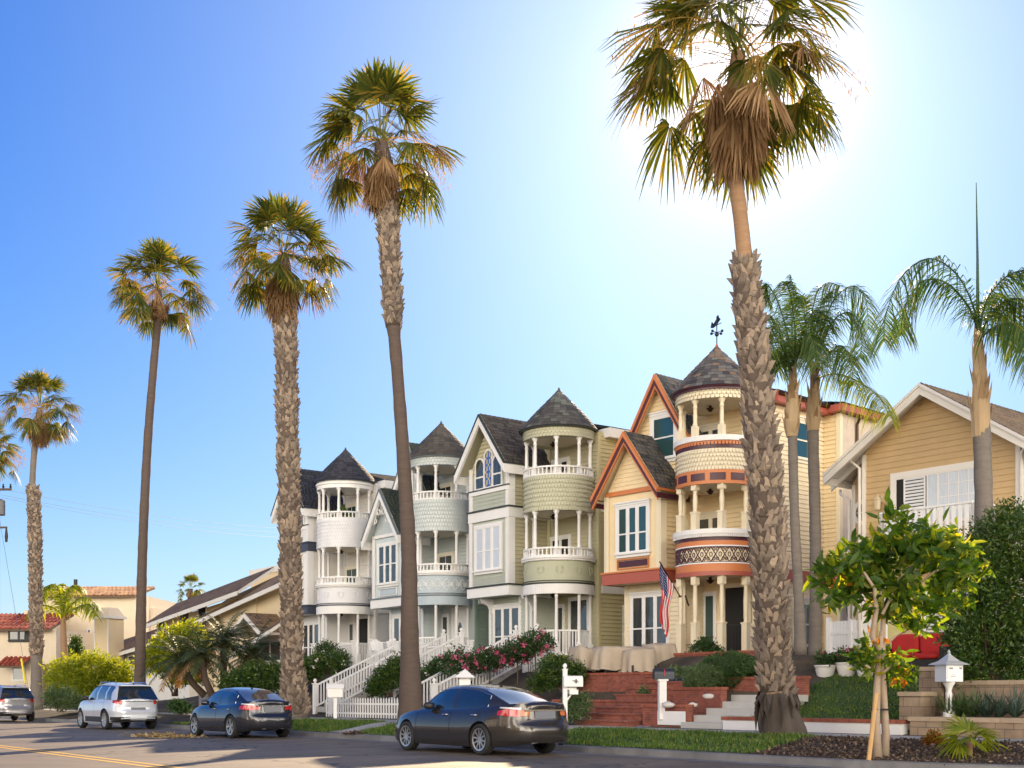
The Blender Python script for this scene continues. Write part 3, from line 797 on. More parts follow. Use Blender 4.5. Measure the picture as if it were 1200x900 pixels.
# ------------------------------------------------------------------ the four turreted houses
Z_P, Z_G1, Z_2B, Z_2T, Z_3B, Z_3T, Z_R0, Z_R1, Z_AP = 2.6, 5.03, 5.03, 6.22, 7.93, 9.22, 10.62, 10.98, 12.62
def sid(name, c, v=.05): return mat(name, c, .6, var=v, nscale=2.5, dirt=.15)
H = {}
H[1] = dict(wall=sid('yellow_siding', (.82, .66, .40)), side=sid('cream_siding', (.80, .69, .48)), trim=mat('cream_column_paint', (.80, .70, .50), .5, dirt=.06),
            win=WHITE, drum=sid('cream_shingle', (.78, .69, .50)), band=mat('orange_paint', (.60, .20, .065), .45, dirt=.06), dark=mat('plum_paint', (.065, .016, .028), .4),
            red=mat('brick_red_paint', (.40, .10, .065), .45, dirt=.08),
            roof=mat('mixed_slate_tile', (0,0,0), .8, ramp=[(0,(.045,.042,.045)),(.35,(.10,.09,.085)),(.65,(.15,.15,.14)),(.85,(.20,.13,.08)),(1,(.24,.24,.22))], var=.15, nscale=14),
            gable=mat('grey_slate_tile', (0,0,0), .8, ramp=[(0,(.04,.042,.042)),(.6,(.10,.10,.095)),(1,(.17,.14,.11))], var=.15, nscale=14))
H[2] = dict(wall=sid('olive_siding', (.50, .465, .31)), side=sid('olive_siding_side', (.50, .45, .26)), front=sid('sage_panel', (.47, .50, .42)), trim=WHITE, win=WHITE,
            drum=sid('olive_shingle', (.52, .51, .36)), band=sid('sage_band', (.45, .46, .33)), dark=mat('dark_green_line', (.03, .04, .04), .5), red=WHITE,
            roof=mat('green_grey_tile', (0,0,0), .8, ramp=[(0,(.05,.048,.045)),(.6,(.09,.085,.075)),(1,(.15,.17,.14))], var=.15, nscale=14),
            gable=mat('brown_shake', (0,0,0), .85, ramp=[(0,(.035,.03,.026)),(1,(.10,.085,.07))], var=.15, nscale=14))
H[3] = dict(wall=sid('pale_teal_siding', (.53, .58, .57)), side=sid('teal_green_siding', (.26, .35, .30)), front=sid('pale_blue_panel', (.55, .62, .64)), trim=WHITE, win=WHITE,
            drum=sid('pale_teal_shingle', (.58, .63, .62)), band=sid('blue_grey_band', (.45, .53, .58)), dark=mat('slate_line', (.14, .17, .19), .5), red=WHITE,
            roof=mat('brown_grey_tile', (0,0,0), .85, ramp=[(0,(.055,.05,.042)),(1,(.115,.10,.08))], var=.15, nscale=14),
            gable=mat('dark_green_tile', (0,0,0), .85, ramp=[(0,(.018,.028,.022)),(1,(.045,.055,.04))], var=.15, nscale=14))
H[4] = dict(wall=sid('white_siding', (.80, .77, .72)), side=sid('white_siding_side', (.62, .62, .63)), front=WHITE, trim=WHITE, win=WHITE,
            drum=sid('white_shingle', (.80, .80, .81)), band=mat('white_band', (.70, .70, .72), .5, dirt=.05), dark=mat('navy_line', (.035, .045, .07), .5), red=mat('navy_band', (.05, .06, .09), .5),
            roof=mat('charcoal_tile', (0,0,0), .8, ramp=[(0,(.02,.02,.026)),(1,(.055,.055,.065))], var=.15, nscale=14),
            gable=mat('black_tile', (0,0,0), .8, ramp=[(0,(.015,.016,.02)),(1,(.04,.042,.05))], var=.15, nscale=14))
STAIN = mat('stained_glass_pane', (0,0,0), .15, ramp=[(0,(.02,.10,.30)),(.45,(.05,.25,.35)),(.6,(.45,.30,.08)),(.75,(.03,.12,.35)),(1,(.25,.08,.03))])
CEIL = mat('cream_ceiling', (.70,.63,.50), .7)

def column(parent, x, y, z0, z1, m, style):
    mb = MB(); h = z1 - z0
    if style == 1:
        hb = h*.36; w = .10
        mb.box(x-w, x+w, y-w, y+w, z0, z0+hb); mb.box(x-w-.02, x+w+.02, y-w-.02, y+w+.02, z0+hb, z0+hb+.05)
        zt = z1-h*.14; 
        mb.lathe(x, y, [(.085, z0+hb+.05), (.06, z0+hb+.12), (.075, z0+hb+.2), (.08, z0+hb+.6*(zt-z0-hb)), (.06, zt-.06), (.085, zt)], 10)
        mb.box(x-w, x+w, y-w, y+w, zt, z1)
    else:
        w = .09; hb = h*.20 if style == 2 else .35
        mb.box(x-w, x+w, y-w, y+w, z0, z0+hb)
        mb.lathe(x, y, [(.07, z0+hb), (.085, z0+hb+.05), (.062, z0+hb+.12), (.068, z0+hb+.3), (.058, z1-.30), (.08, z1-.27), (.058, z1-.23), (.062, z1-.16), (.12, z1-.07), (.12, z1)], 10)
    o = mb.build('column', m, parent); shade_auto(o, 40); return o

def ring(mb, r0, r1, z0, z1, a0, a1, n=40, mi=0):
    """solid ring sector"""
    base = len(mb.v)
    for i in range(n+1):
        a = a0+(a1-a0)*i/n; c, s = math.cos(a), math.sin(a)
        mb.v += [(r0*c, r0*s, z0), (r1*c, r1*s, z0), (r1*c, r1*s, z1), (r0*c, r0*s, z1)]
    for i in range(n):
        b = base+i*4
        for j in range(4):
            mb.f.append((b+j, b+(j+1) % 4, b+4+(j+1) % 4, b+4+j)[::-1]); mb.m.append(mi)
    mb.f.append((base, base+1, base+2, base+3)); mb.m.append(mi); b = base+n*4; mb.f.append((b, b+3, b+2, b+1)); mb.m.append(mi)

def tower(e, P, k):
    A0, A1 = R(-205), R(48); r = 1.30
    colm = P['trim']
    angs = [R(a) for a in (-168, -126, -86, -44, -2, 33)]
    # ---- level 3 balcony drum
    mb = MB(); ring(mb, 1.05, r, Z_3B, Z_3T, A0, A1); b3 = mb.build('balcony_drum', P['drum'], e); shade_auto(b3)
    mb = MB(); mb.lathe(0, 0, [(0.01, Z_3B+.02), (1.28, Z_3B+.02), (1.28, Z_3B+.05), (.01, Z_3B+.05)], 40, cap=False); mb.build('balcony_floor', CEIL, b3)
    mb = MB(); drum_scales(mb, r, (Z_3B if k != 1 else Z_3B+.42), Z_3T-(.0 if k != 1 else .2), 8 if k != 1 else 5, 52, A0, A1); mb.build('fish_scale_shingles', P['drum'], b3)
    mb = MB()
    if k == 1:
        ring(mb, 1.25, r+.04, Z_3B-.02, Z_3B+.42, A0, A1, mi=0)
        for i in range(9):
            a = A0 + (A1-A0)*(i+.14)/9; ring(mb, r+.041, r+.055, Z_3B+.09, Z_3B+.32, a, a+(A1-A0)/9*.74, 8, mi=1)
        ring(mb, 1.25, r+.02, Z_3T-.19, Z_3T+.01, A0, A1, mi=1)
        for i in range(52):
            a = A0+(A1-A0)*i/52; ring(mb, r+.02, r+.045, Z_3T-.07, Z_3T+.05, a, a+(A1-A0)/52*.7, 2, mi=0)
        ring(mb, 1.15, r+.04, Z_3T+.01, Z_3T+.05, A0, A1, mi=0); ring(mb, 1.1, r+.09, Z_3T+.05, Z_3T+.22, A0, A1, mi=2)
        mb.build('painted_bands', [P['band'], P['dark'], WHITE], b3)
    # ---- level 2 drum
    mb = MB(); ring(mb, 1.05, r, Z_2B, Z_2T, A0, A1); b2 = mb.build('balcony_drum', P['band'] if k != 1 else P['trim'], e); shade_auto(b2)
    mb = MB(); mb.lathe(0, 0, [(0.01, Z_2B+.05), (1.29, Z_2B+.05), (1.29, Z_2B+.08), (.01, Z_2B+.08)], 40, cap=False); mb.build('balcony_floor', CEIL, b2)
    mb = MB()
    if k == 1:
        ring(mb, 1.25, r+.05, Z_2B-.02, Z_2B+.12, A0, A1, mi=2); ring(mb, 1.25, r+.03, Z_2B+.12, Z_2B+.36, A0, A1, mi=0); ring(mb, 1.25, r+.045, Z_2B+.36, Z_2B+.40, A0, A1, mi=3)
        ring(mb, 1.25, r+.045, Z_2B+.90, Z_2B+.94, A0, A1, mi=3); ring(mb, 1.25, r+.03, Z_2B+.94, Z_2B+1.09, A0, A1, mi=0); ring(mb, 1.25, r+.035, Z_2B+1.09, Z_2B+1.2, A0, A1, mi=1)
        ring(mb, 1.1, r+.08, Z_2B+1.2, Z_2B+1.3, A0, A1, mi=3); ring(mb, 1.1, r+.13, Z_2B+1.3, Z_2B+1.45, A0, A1, mi=3)
        for i in range(90):
            a = A0+(A1-A0)*i/90; ring(mb, r+.08, r+.12, Z_2B+1.2, Z_2B+1.3, a, a+(A1-A0)/90*.5, 1, mi=3)
        mb.build('painted_bands', [P['band'], P['dark'], P['red'], WHITE], b2)
        # pierced scrollwork: dark curls on the cream band
        sc = MB(); nU = 20; zc = Z_2B+.65; hh = .24
        def pp(a, z): return ((r+.022)*math.cos(a), (r+.022)*math.sin(a), z)
        for i in range(nU):
            a = A0+(A1-A0)*(i+.5)/nU; wa = (A1-A0)/nU/2
            for sx in (-1, 1):
                for sz in (-1, 1):
                    pts = [pp(a+sx*wa*(1-abs(t_)**.8)*1.0 if False else a+sx*wa*t_, zc+sz*hh*(1-t_)) for t_ in (0, .25, .5, .75, 1)]
                    sc.tube(pts, .016, 5)
                    cc = (a+sx*wa*.62, zc+sz*hh*.62)
                    sc.tube([pp(cc[0]+wa*.34*(1-q*.08)*math.cos(q*.9), cc[1]+hh*.32*(1-q*.08)*math.sin(q*.9)) for q in range(8)], .014, 5)
            sc.tube([pp(a+wa*.3*math.cos(q*.785), zc+hh*.3*math.sin(q*.785)) for q in range(9)], .014, 5)
        ring(sc, r+.012, r+.036, zc-.25, zc-.225, A0, A1); ring(sc, r+.012, r+.036, zc+.225, zc+.25, A0, A1)
        sc.build('scrollwork', P['dark'], b2)
    else:
        ring(mb, 1.1, r+.03, Z_2B-.08, Z_2B+.24, A0, A1, mi=0)
        ring(mb, 1.1, r+.05, Z_2B+.24, Z_2B+.30, A0, A1, mi=1); ring(mb, 1.1, r+.04, Z_2B+.34, Z_2B+.37, A0, A1, mi=1)
        ring(mb, 1.1, r+.06, Z_2T-.1, Z_2T-.02, A0, A1, mi=2); ring(mb, 1.1, r+.12, Z_2T-.02, Z_2T+.06, A0, A1, mi=2)
        for i in range(70):
            a = A0+(A1-A0)*i/70; ring(mb, r+.06, r+.095, Z_2T-.09, Z_2T-.02, a, a+(A1-A0)/70*.5, 1, mi=2)
            ring(mb, r+.03, r+.045, Z_2B-.12, Z_2B+.22, a, a+(A1-A0)/70*.9, 1, mi=0)
        mb.build('mouldings', [WHITE if k != 3 else P['band'], P['dark'], WHITE], b2)
        sc = MB(); nU = 16; zc = Z_2B+.72; hh = .22
        def pp(a, z): return ((r+.01)*math.cos(a), (r+.01)*math.sin(a), z)
        for i in range(nU):
            a = A0+(A1-A0)*(i+.5)/nU; wa = (A1-A0)/nU/2
            if k == 3:
                for sx in (-1, 1):
                    for sz in (-1, 1): sc.tube([pp(a+sx*wa*t_, zc+sz*hh*(1-t_)**.7) for t_ in (0, .3, .6, 1)], .014, 5)
                sc.tube([pp(a+wa*.45*math.cos(q*.785), zc+hh*.45*math.sin(q*.785)) for q in range(9)], .013, 5)
                sc.tube([pp(a+wa+wa*.3*math.cos(q*.785), zc+hh*.3*math.sin(q*.785)) for q in range(9)], .013, 5)
            elif i % 2 == 0:
                for sx in (-1, 1):
                    sc.tube([pp(a+sx*(wa*.25+wa*.5*(1-q*.09)*(1-math.cos(q*.8))/1.6), zc-hh*.6+hh*.2*q*.9+.05*math.sin(q*1.4)) for q in range(8)], .016, 5)
                    sc.tube([pp(a+sx*wa*.6+wa*.22*math.cos(q*.9), zc+hh*.35+hh*.25*math.sin(q*.9)) for q in range(7)], .014, 5)
        sc.build('relief_ornament', WHITE if k == 3 else P['band'], b2)
    # ---- railings on the drums
    if k != 1:
        for zt in (Z_3T, Z_2T+.05):
            mb = MB(); ring(mb, r-.06, r+.02, zt, zt+.05, A0, A1); ring(mb, r-.06, r+.03, zt+.27, zt+.33, A0, A1)
            for i in range(34):
                a = A0+(A1-A0)*(i+.5)/34; x, y = (r-.02)*math.cos(a), (r-.02)*math.sin(a)
                mb.lathe(x, y, [(.025, zt+.05), (.04, zt+.1), (.022, zt+.16), (.035, zt+.22), (.025, zt+.27)], 6, cap=False)
            o = mb.build('railing', WHITE, e); shade_auto(o, 40)
    for a in angs:
        x, y = 1.20*math.cos(a), 1.20*math.sin(a)
        column(e, x, y, Z_3T+(.22 if k == 1 else -.02), Z_R0+.03, colm, 3 if k == 1 else 3)
        column(e, x, y, Z_2T+(.26 if k == 1 else 0), Z_3B+.03, colm, 1 if k == 1 else 3)
        if a > R(-150): column(e, x, y, Z_P, Z_2B+.06, colm, 1 if k == 1 else 2)
    # ---- roof
    mb = MB(); ring(mb, 1.0, r+.02, Z_R0, Z_R1, 0, 2*PI, 56); rb = mb.build('turret_frieze', P['drum'] if k != 4 else WHITE, e); shade_auto(rb)
    mb = MB(); mb.lathe(0, 0, [(.01, Z_R0+.03), (1.2, Z_R0+.03), (1.2, Z_R0+.06), (.01, Z_R0+.06)], 40, cap=False); mb.build('turret_ceiling', CEIL if k != 4 else WHITE, rb)
    if k != 4:
        mb = MB(); drum_scales(mb, r+.02, Z_R0-.01, Z_R1-.03, 3 if k != 1 else 3, 60, -PI, PI); mb.build('fish_scale_shingles', P['drum'], rb)
    else:
        mb = MB(); ring(mb, 1.2, r+.07, Z_R0+.18, Z_R0+.26, 0, 2*PI, 56); mb.build('moulding', WHITE, rb)
    if k == 1:
        mb = MB(); ring(mb, 1.2, r+.10, Z_R1-.10, Z_R1-.02, 0, 2*PI, 56, 0); ring(mb, 1.2, r+.14, Z_R1-.02, Z_R1+.05, 0, 2*PI, 56, 1); mb.build('painted_bands', [P['dark'], P['band']], rb)
    # bell-cast cone of shingle courses
    rows = 13; tiles = MB(); RB = r+.18
    def cr_(f): return RB*(1-f)**1.0 * (1 + .06*math.sin(PI*f)) if f < 1 else 0.0
    zb0 = Z_R1 + .02
    for i in range(rows):
        f0, f1 = i/rows, min(1, (i+1.12)/rows); ra, rb_ = cr_(f0)+.02, cr_(f1)+.004
        za, zb_ = zb0+(Z_AP-zb0)*f0, zb0+(Z_AP-zb0)*f1
        n = max(6, int(2*PI*ra/.24)); off = random.random()
        for j in range(n):
            a, b = 2*PI*(j+off)/n, 2*PI*(j+off+.97)/n
            tiles.add([(ra*math.cos(a), ra*math.sin(a), za), (ra*math.cos(b), ra*math.sin(b), za), (rb_*math.cos(b), rb_*math.sin(b), zb_), (rb_*math.cos(a), rb_*math.sin(a), zb_),
                       ((ra-.025)*math.cos(a), (ra-.025)*math.sin(a), za), ((ra-.025)*math.cos(b), (ra-.025)*math.sin(b), za)], [(0,1,2,3), (4,5,1,0)])
    cone = tiles.build('turret_roof', P['roof'], e)
    mb = MB(); mb.lathe(0, 0, [(RB-.03, zb0-.05), (RB-.01, zb0)] + [(max(.01, cr_(i/12)-.02), zb0+(Z_AP-zb0)*i/12) for i in range(13)], 40); mb.build('roof_deck', P['dark'], cone)
    mb = MB(); mb.lathe(0, 0, [(.17, Z_AP-.24), (.07, Z_AP-.08), (.02, Z_AP+.05)], 12); mb.build('finial', P['red'] if k == 1 else P['roof'], cone)
    if k == 1:
        mb = MB(); z = Z_AP
        mb.tube([(0,0,z), (0,0,z+.95)], .018, 6); mb.lathe(0, 0, [(.02, z+.28), (.07, z+.33), (.07, z+.37), (.02, z+.42)], 10)
        for dx, dy in ((1,0), (0,1)):
            mb.tube([(-.22*dx, -.22*dy, z+.42), (.22*dx, .22*dy, z+.42)], .012, 5)
            for s in (-1, 1): mb.box(s*.22*dx-.03, s*.22*dx+.03, s*.22*dy-.03, s*.22*dy+.03, z+.39, z+.46)
        mb.tube([(-.3, .1, z+.66), (.25, -.08, z+.66)], .014, 5)
        # bird silhouette in thickness
        bp = [(-.34, 0, .66), (-.28, 0, .84), (-.18, 0, .74), (-.02, 0, .86), (.06, 0, .98), (.12, 0, .86), (.2, 0, .80), (.1, 0, .74), (.02, 0, .68), (-.1, 0, .64), (-.22, 0, .62)]
        mb.poly_extrude([(x, -x*.32-.01, z+zz) for x, y, zz in bp], (.008, .02, 0))
        mb.build('weathervane', BLACKM, e)
    for zc in (Z_3B, Z_R0, Z_2B):
        mb = MB(); mb.lathe(-.15, -.15, [(.01, zc-.17), (.05, zc-.16), (.12, zc-.07), (.14, zc-.05), (.05, zc-.04), (.05, zc+.04)], 12); mb.build('ceiling_lamp', BRONZE, e)

def house(k, cx, D, phi, label):
    P = H[k]; typeA = k in (1, 3)
    C = at(cx, HORIZ, D); zb = 2.45
    e = empty('victorian_house', (C.x, C.y, zb), R(phi - 90), label, 'house', 'turreted houses in a row')
    ZBASE[e.name] = zb
    aL, aR, aW, bW = -4.25, -1.75, 1.18, .9
    zE = 10.95
    wall = P['wall']; front = P.get('front', P['wall'])
    # --- core volume (plain), set back behind the boards
    mb = MB(); mb.box(-4.2, aW-.03, bW+.05, 13.5, 1.6, zE); mb.box(-4.15, aR-.03, .33, bW+.06, 1.6, 9.1)
    core = mb.build('wall', wall, e)
    # back wall behind the balconies, right side wall, left return
    fB = Fr((aR, bW), (1, 0), (0, -1)); fS = Fr((aW, bW), (0, 1), (1, 0)); fL = Fr((-4.2, .35), (0, 1), (-1, 0))
    mb = MB(); lap_wall(mb, fB, [(0, Z_P), (aW-aR, Z_P), (aW-aR, zE), (0, zE)]); mb.build('wall', wall, e)
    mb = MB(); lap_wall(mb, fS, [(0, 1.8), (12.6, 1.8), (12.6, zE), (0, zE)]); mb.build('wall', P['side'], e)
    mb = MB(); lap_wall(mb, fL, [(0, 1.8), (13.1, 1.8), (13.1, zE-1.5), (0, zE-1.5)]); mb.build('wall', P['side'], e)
    # corner boards and belt course
    mb = MB()
    fS.slab(mb, -.03, .10, 1.8, zE, -.03, .045)
    for u in (.12,): fB.slab(mb, u-.09, u+.09, Z_P, zE, 0, .06)
    mb.build_each('corner_board', P['trim'] if k == 1 else P['side'], e)
    mb = MB(); fS.slab(mb, 0.142, 12.6, 5.0, 5.32, 0, .07); fS.slab(mb, .142, 12.6, 8.0, 8.3, 0, .055) if k in (2, 4) else None
    if k == 1: fS.slab(mb, .142, 3.2, 5.0, 5.38, .071, .12)
    mb.build('belt_course', P['red'] if k in (1,) else WHITE, e)
    pass
    # --- upper roof
    mb = MB(); am = (-4.2+aW)/2
    for sg, a in ((-1, -4.55), (1, aW+.35)):
        o = Vector((a, 1.2 if sg > 0 else 3.0, zE+.12)); ey = Vector((am-a, 0, .85)); nr = Vector((sg*.85, 0, abs(am-a))).normalized()
        shingle_plane(mb, o+nr*.03, (0,1,0), ey, nr, 12.6 if sg > 0 else 10.6, ey.length, .25, .3)
    ur = mb.build('main_roof', P['gable'], e)
    mb = MB()
    for sg, a in ((-1, -4.55), (1, aW+.35)):
        o = Vector((a, 1.2 if sg > 0 else 3.0, zE+.12)); ey = Vector((am-a, 0, .85)); nr = Vector((sg*.85, 0, abs(am-a))).normalized()
        solid_plane(mb, o+nr*.02, (0,1,0), ey, nr, 12.6 if sg > 0 else 10.6, ey.length, .1)
    mb.build('roof_deck', P['dark'], ur)
    mb = MB(); mb.box(aW+.33, aW+.37, 1.2, 13.8, zE-.22, zE+.13); mb.box(aW+.02, aW+.33, 1.2, 13.8, zE-.20, zE-.17); mb.box(.5, aW+.37, 1.17, 1.2, zE-.2, zE+.14); mb.build('fascia', P['red'] if k == 1 else WHITE, ur)
    if k == 1:
        mb = MB(); mb.tube([(aW+.44, 1.2, zE+.06), (aW+.44, 5.3, zE+.02)], .07, 8); mb.build('gutter', BRONZE, ur)
    # --- ground floor block with tall triple window
    g0 = -.05 if typeA else -.25; aG = -1.25
    fG = Fr((aL+.25, g0), (1, 0), (0, -1)); wG = aG-aL-.25
    mb = MB(); mb.box(aL+.25, aG, g0+.03, bW+.1, 1.6, Z_G1+.05)
    blk = mb.build('wall', front, e)
    mb = MB(); lap_wall(mb, fG, [(0, 1.8), (wG, 1.8), (wG, Z_G1), (0, Z_G1)]); fg2 = Fr((aG, g0), (0, 1), (1, 0)); lap_wall(mb, fg2, [(0, Z_P), (bW-g0, Z_P), (bW-g0, Z_G1), (0, Z_G1)])
    fg3 = Fr((aL+.25, g0), (0, 1), (-1, 0)); lap_wall(mb, fg3, [(0, 1.8), (bW-g0, 1.8), (bW-g0, Z_G1), (0, Z_G1)])
    mb.build('siding', front if k != 1 else P['side'], blk)
    mb = MB()
    for u in (.07, wG-.07, wG-.75): fG.slab(mb, u-.07, u+.07, 1.8, Z_G1, 0, .04)
    mb.build_each('corner_board', P['trim'], blk)
    window(e, fG, .38, 1.95, 2.72, 4.62, P['win'], PANE, 3, .1, .42, muntin=0)
    # --- second-floor bay
    bB = -.75 if typeA else -1.0
    zT = 8.1 if typeA else 10.1
    fb = Fr((aL, bB), (1, 0), (0, -1)); wB = aR-aL
    fr_ = Fr((aR, bB), (0, 1), (1, 0)); fl_ = Fr((aL, bB), (0, 1), (-1, 0)); dB = bW-bB
    mb = MB(); mb.box(aL+.02, aR-.02, bB+.02, bW+.04, Z_G1+.02, zT)
    bay = mb.build('bay', front, e)
    mb = MB()
    lap_wall(mb, fr_, [(0, Z_G1+.05), (dB, Z_G1+.05), (dB, zT), (0, zT)]); lap_wall(mb, fl_, [(0, Z_G1+.05), (dB, Z_G1+.05), (dB, zT), (0, zT)])
    mb.build('siding', P['wall'], bay)
    mb = MB()
    tz = 5.42
    for f_ in (fb,):
        f_.slab(mb, 0, .16, tz, zT, 0, .05); f_.slab(mb, wB-.16, wB, tz, zT, 0, .05)
    fr_.slab(mb, -.05, .26, tz, zT, -.02, .045); fl_.slab(mb, -.05, .2, tz, zT, -.02, .045)
    mb.build_each('corner_board', P['trim'] if k == 1 else WHITE, bay)
    mb = MB()
    for z0, z1, pr in ((5.03, 5.40, .10),) + (() if typeA else ((7.98, 8.36, .07),)):
        fb.slab(mb, -pr, wB+pr, z0, z1, 0, pr, 0); fr_.slab(mb, 0, dB-.0, z0, z1, 0.0, pr, 0); fl_.slab(mb, 0, dB, z0, z1, 0, pr, 0)
        fb.slab(mb, -pr-.05, wB+pr+.05, z1+.001, z1+.06, 0, pr+.05, 1); fr_.slab(mb, .0, dB, z1+.001, z1+.06, 0, pr+.05, 1)
    mb.build('belt_course', [P['red'], P['dark'] if k != 1 else P['band']], bay)
    if k == 4:
        pass
    wp = [PANE, PANE, PANE]
    if k == 1: window(e, fb, .62, 1.92, 6.08, 7.62, WHITE, PANET, 3, .13, .42)
    elif k == 2: window(e, fb, .42, 1.98, 6.08, 7.72, WHITE, CURTAIN, 3, .13, .45, header=False)
    elif k == 3: window(e, fb, .52, 1.98, 6.08, 7.72, WHITE, PANE, 3, .12, .5, header=False)
    else: window(e, fb, .55, 1.9, 6.08, 7.6, WHITE, PANET, 3, .12, .45)
    # panel below bay window
    mb = MB()
    if k == 2:
        scale_wall(mb, fb, [(.17, 5.48), (wB-.17, 5.48), (wB-.17, 5.85), (.17, 5.85)], .09, .09, .025)
        mb.build('scalloped_panel', front, bay)
    else:
        fb.slab(mb, .55, 2.0, 5.53, 5.57, 0, .05); fb.slab(mb, .55, 2.0, 5.84, 5.88, 0, .05); fb.slab(mb, .55, .59, 5.57, 5.84, 0, .05); fb.slab(mb, 1.96, 2.0, 5.57, 5.84, 0, .05)
        fb.slab(mb, .62, 1.93, 5.6, 5.81, 0, .02, 1)
        mb.build('framed_panel', [P['band'] if k == 1 else WHITE, P['dark'] if k == 1 else P['band']], bay)
    F1 = [(.10, .10, P['band']), (.10, .07, P['dark']), (.05, .05, P['band'])] if k == 1 else [(.05, .10, P['dark']), (.20, .07, WHITE)]
    if typeA:
        # small gable over the bay
        poly = [(.0, zT), (wB, zT), (wB/2, zT+1.9)]
        mb = MB(); (scale_wall if k != 1 else lap_wall)(mb, fb, poly, *( (.13, .12, .02) if k != 1 else (.14, .02)))
        gw = mb.build('gable_wall', front, bay)
        mb = MB(); mb.add([fb.p(0, zT-.02, -.005), fb.p(wB, zT-.02, -.005), fb.p(wB/2, zT+1.9, -.005)], [(0,1,2)]); mb.build('backing', front, gw)
        mb = MB(); fb.slab(mb, 0, wB, zT-.02, zT+.12, .0, .06)
        mb.build('cornice', P['band'] if k == 1 else WHITE, bay)
        gable_roof(e, aL-.28, aR+.22, bB-.38, .45, zT-.05, zT+2.0, P['gable'], F1, P['wall'])
        if k == 3:
            mb = MB(); cx_, cz = (aL+aR)/2-.03, zT+1.15
            for sx in (-1, 1):
                mb.tube([(cx_+sx*(.12+.16*(1-q*.07)*math.cos(q*.8+.5)+.1), bB-.34, cz-.12+.16*(1-q*.07)*math.sin(q*.8+.5)) for q in range(9)], .025, 6)
                mb.tube([(cx_+sx*.45+.09*math.cos(q*.9), bB-.34, cz-.48+.09*math.sin(q*.9)) for q in range(8)], .022, 6)
                mb.tube([(cx_, bB-.34, cz+.5), (cx_+sx*.3, bB-.34, cz+.05), (cx_+sx*.62, bB-.34, cz-.62)], .02, 5)
            mb.tube([(cx_, bB-.34, cz+.6), (cx_, bB-.34, cz-.25)], .022, 6)
            mb.build('gingerbread_ornament', WHITE, e)
        # large gable with third-floor window
        fg = Fr((-4.2, .33), (1, 0), (0, -1)); gp, gz = 1.55, 12.05
        poly = [(.22, Z_3B+.1), (2.85, Z_3B+.1), (2.85, 9.95), (gp, gz), (.22, 9.9)]
        mb = MB(); lap_wall(mb, fg, poly); mb.build('gable_wall', wall, e)
        mb = MB(); mb.poly_extrude([(-4.2+u, .37, z) for u, z in poly], (0, 1.0, 0)); mb.build('wall', wall, e)
        gable_roof(e, -4.2+gp-1.42, -4.2+gp+1.42, .02, 6.0, 9.9, gz+.12, P['gable'], F1, P['wall'])
        if k == 1: window(e, fg, 1.2, 2.15, 9.35, 10.75, WHITE, PANET, 1, .15, .5)
        mb = MB(); f2 = Fr((aR-.1, .33), (0, 1), (1, 0)); lap_wall(mb, f2, [(0, Z_G1), (.6, Z_G1), (.6, 9.6), (0, 9.6)]); mb.build('wall', wall, e)
    else:
        poly = [(0, 9.9), (wB, 9.9), (wB/2, 11.75)]
        mb = MB(); lap_wall(mb, fb, poly); gw = mb.build('gable_wall', P['wall'], bay)
        mb = MB(); mb.add([fb.p(0, 9.88, -.005), fb.p(wB, 9.88, -.005), fb.p(wB/2, 11.75, -.005)], [(0,1,2)]); mb.build('backing', wall, gw)
        mb = MB(); scale_wall(mb, fb, [(.16, 8.43), (wB-.16, 8.43), (wB-.16, 9.02), (.16, 9.02)], .15, .10, .02); mb.build('scalloped_panel', front, bay)
        mb = MB(); fb.slab(mb, -.02, wB+.02, 9.03, 9.18, 0, .07, 0); fb.slab(mb, -.05, wB+.05, 9.181, 9.23, 0, .09, 1); mb.build('sill_band', [WHITE, P['dark']], bay)
        # arched triple window
        w3 = MB(); p3 = MB()
        us = [(.42, .92), (1.02, 1.46), (1.56, 2.06)]; tops = [10.15, 10.45, 10.15]
        for i, ((ua, ub), zt) in enumerate(zip(us, tops)):
            fb.slab(w3, ua-.06, ua, 9.24, zt, 0, .06); fb.slab(w3, ub, ub+.06, 9.24, zt, 0, .06); fb.slab(w3, ua, ub, 9.24, 9.28, 0, .055)
            if i != 1: fb.slab(w3, ua, ub, 9.68, 9.74, 0, .054)
            um = (ua+ub)/2; rr = (ub-ua)/2
            pts = [(um+(rr)*math.cos(PI*q/8), zt+rr*math.sin(PI*q/8)) for q in range(9)]; po = [(um+(rr+.07)*math.cos(PI*q/8), zt+(rr+.07)*math.sin(PI*q/8)) for q in range(9)]
            for q in range(8):
                quad = [fb.p(*pts[q], 0), fb.p(*po[q], 0), fb.p(*po[q+1], 0), fb.p(*pts[q+1], 0)]; w3.poly_extrude(quad, fb.w*.06)
            v = [fb.p(ua, 9.28, .042), fb.p(ub, 9.28, .042)] + [fb.p(u, z, .042) for u, z in pts]
            if i != 1: p3.add(v, [tuple(range(len(v)))], 0)
            else:
                rs = random.Random(3)
                nz_ = 15
                for a in range(5):
                    for b_ in range(nz_):
                        u0 = ua+(ub-ua)*a/5; u1 = ua+(ub-ua)*(a+1)/5; z0 = 9.28+(zt+rr*.7-9.28)*b_/nz_; z1 = 9.28+(zt+rr*.7-9.28)*(b_+1)/nz_
                        dia = abs((b_ % 6)-3)/1.5; mi = 2 if abs(abs(a-2)-dia) < .6 else 1
                        p3.add([fb.p(u0, z0, .043), fb.p(u1, z0, .043), fb.p(u1, z1, .043), fb.p(u0, z1, .043)], [(0,1,2,3)], mi)
        ww = w3.build('window', WHITE, e)
        SB = MATS.get('stained_blue') or mat('stained_blue', (.03, .12, .42), .15, ior=1.7, var=.3, nscale=20); SY = MATS.get('stained_amber') or mat('stained_amber', (.55, .42, .10), .15, ior=1.7)
        p3.build('pane', [PANE, SB, SY], ww)
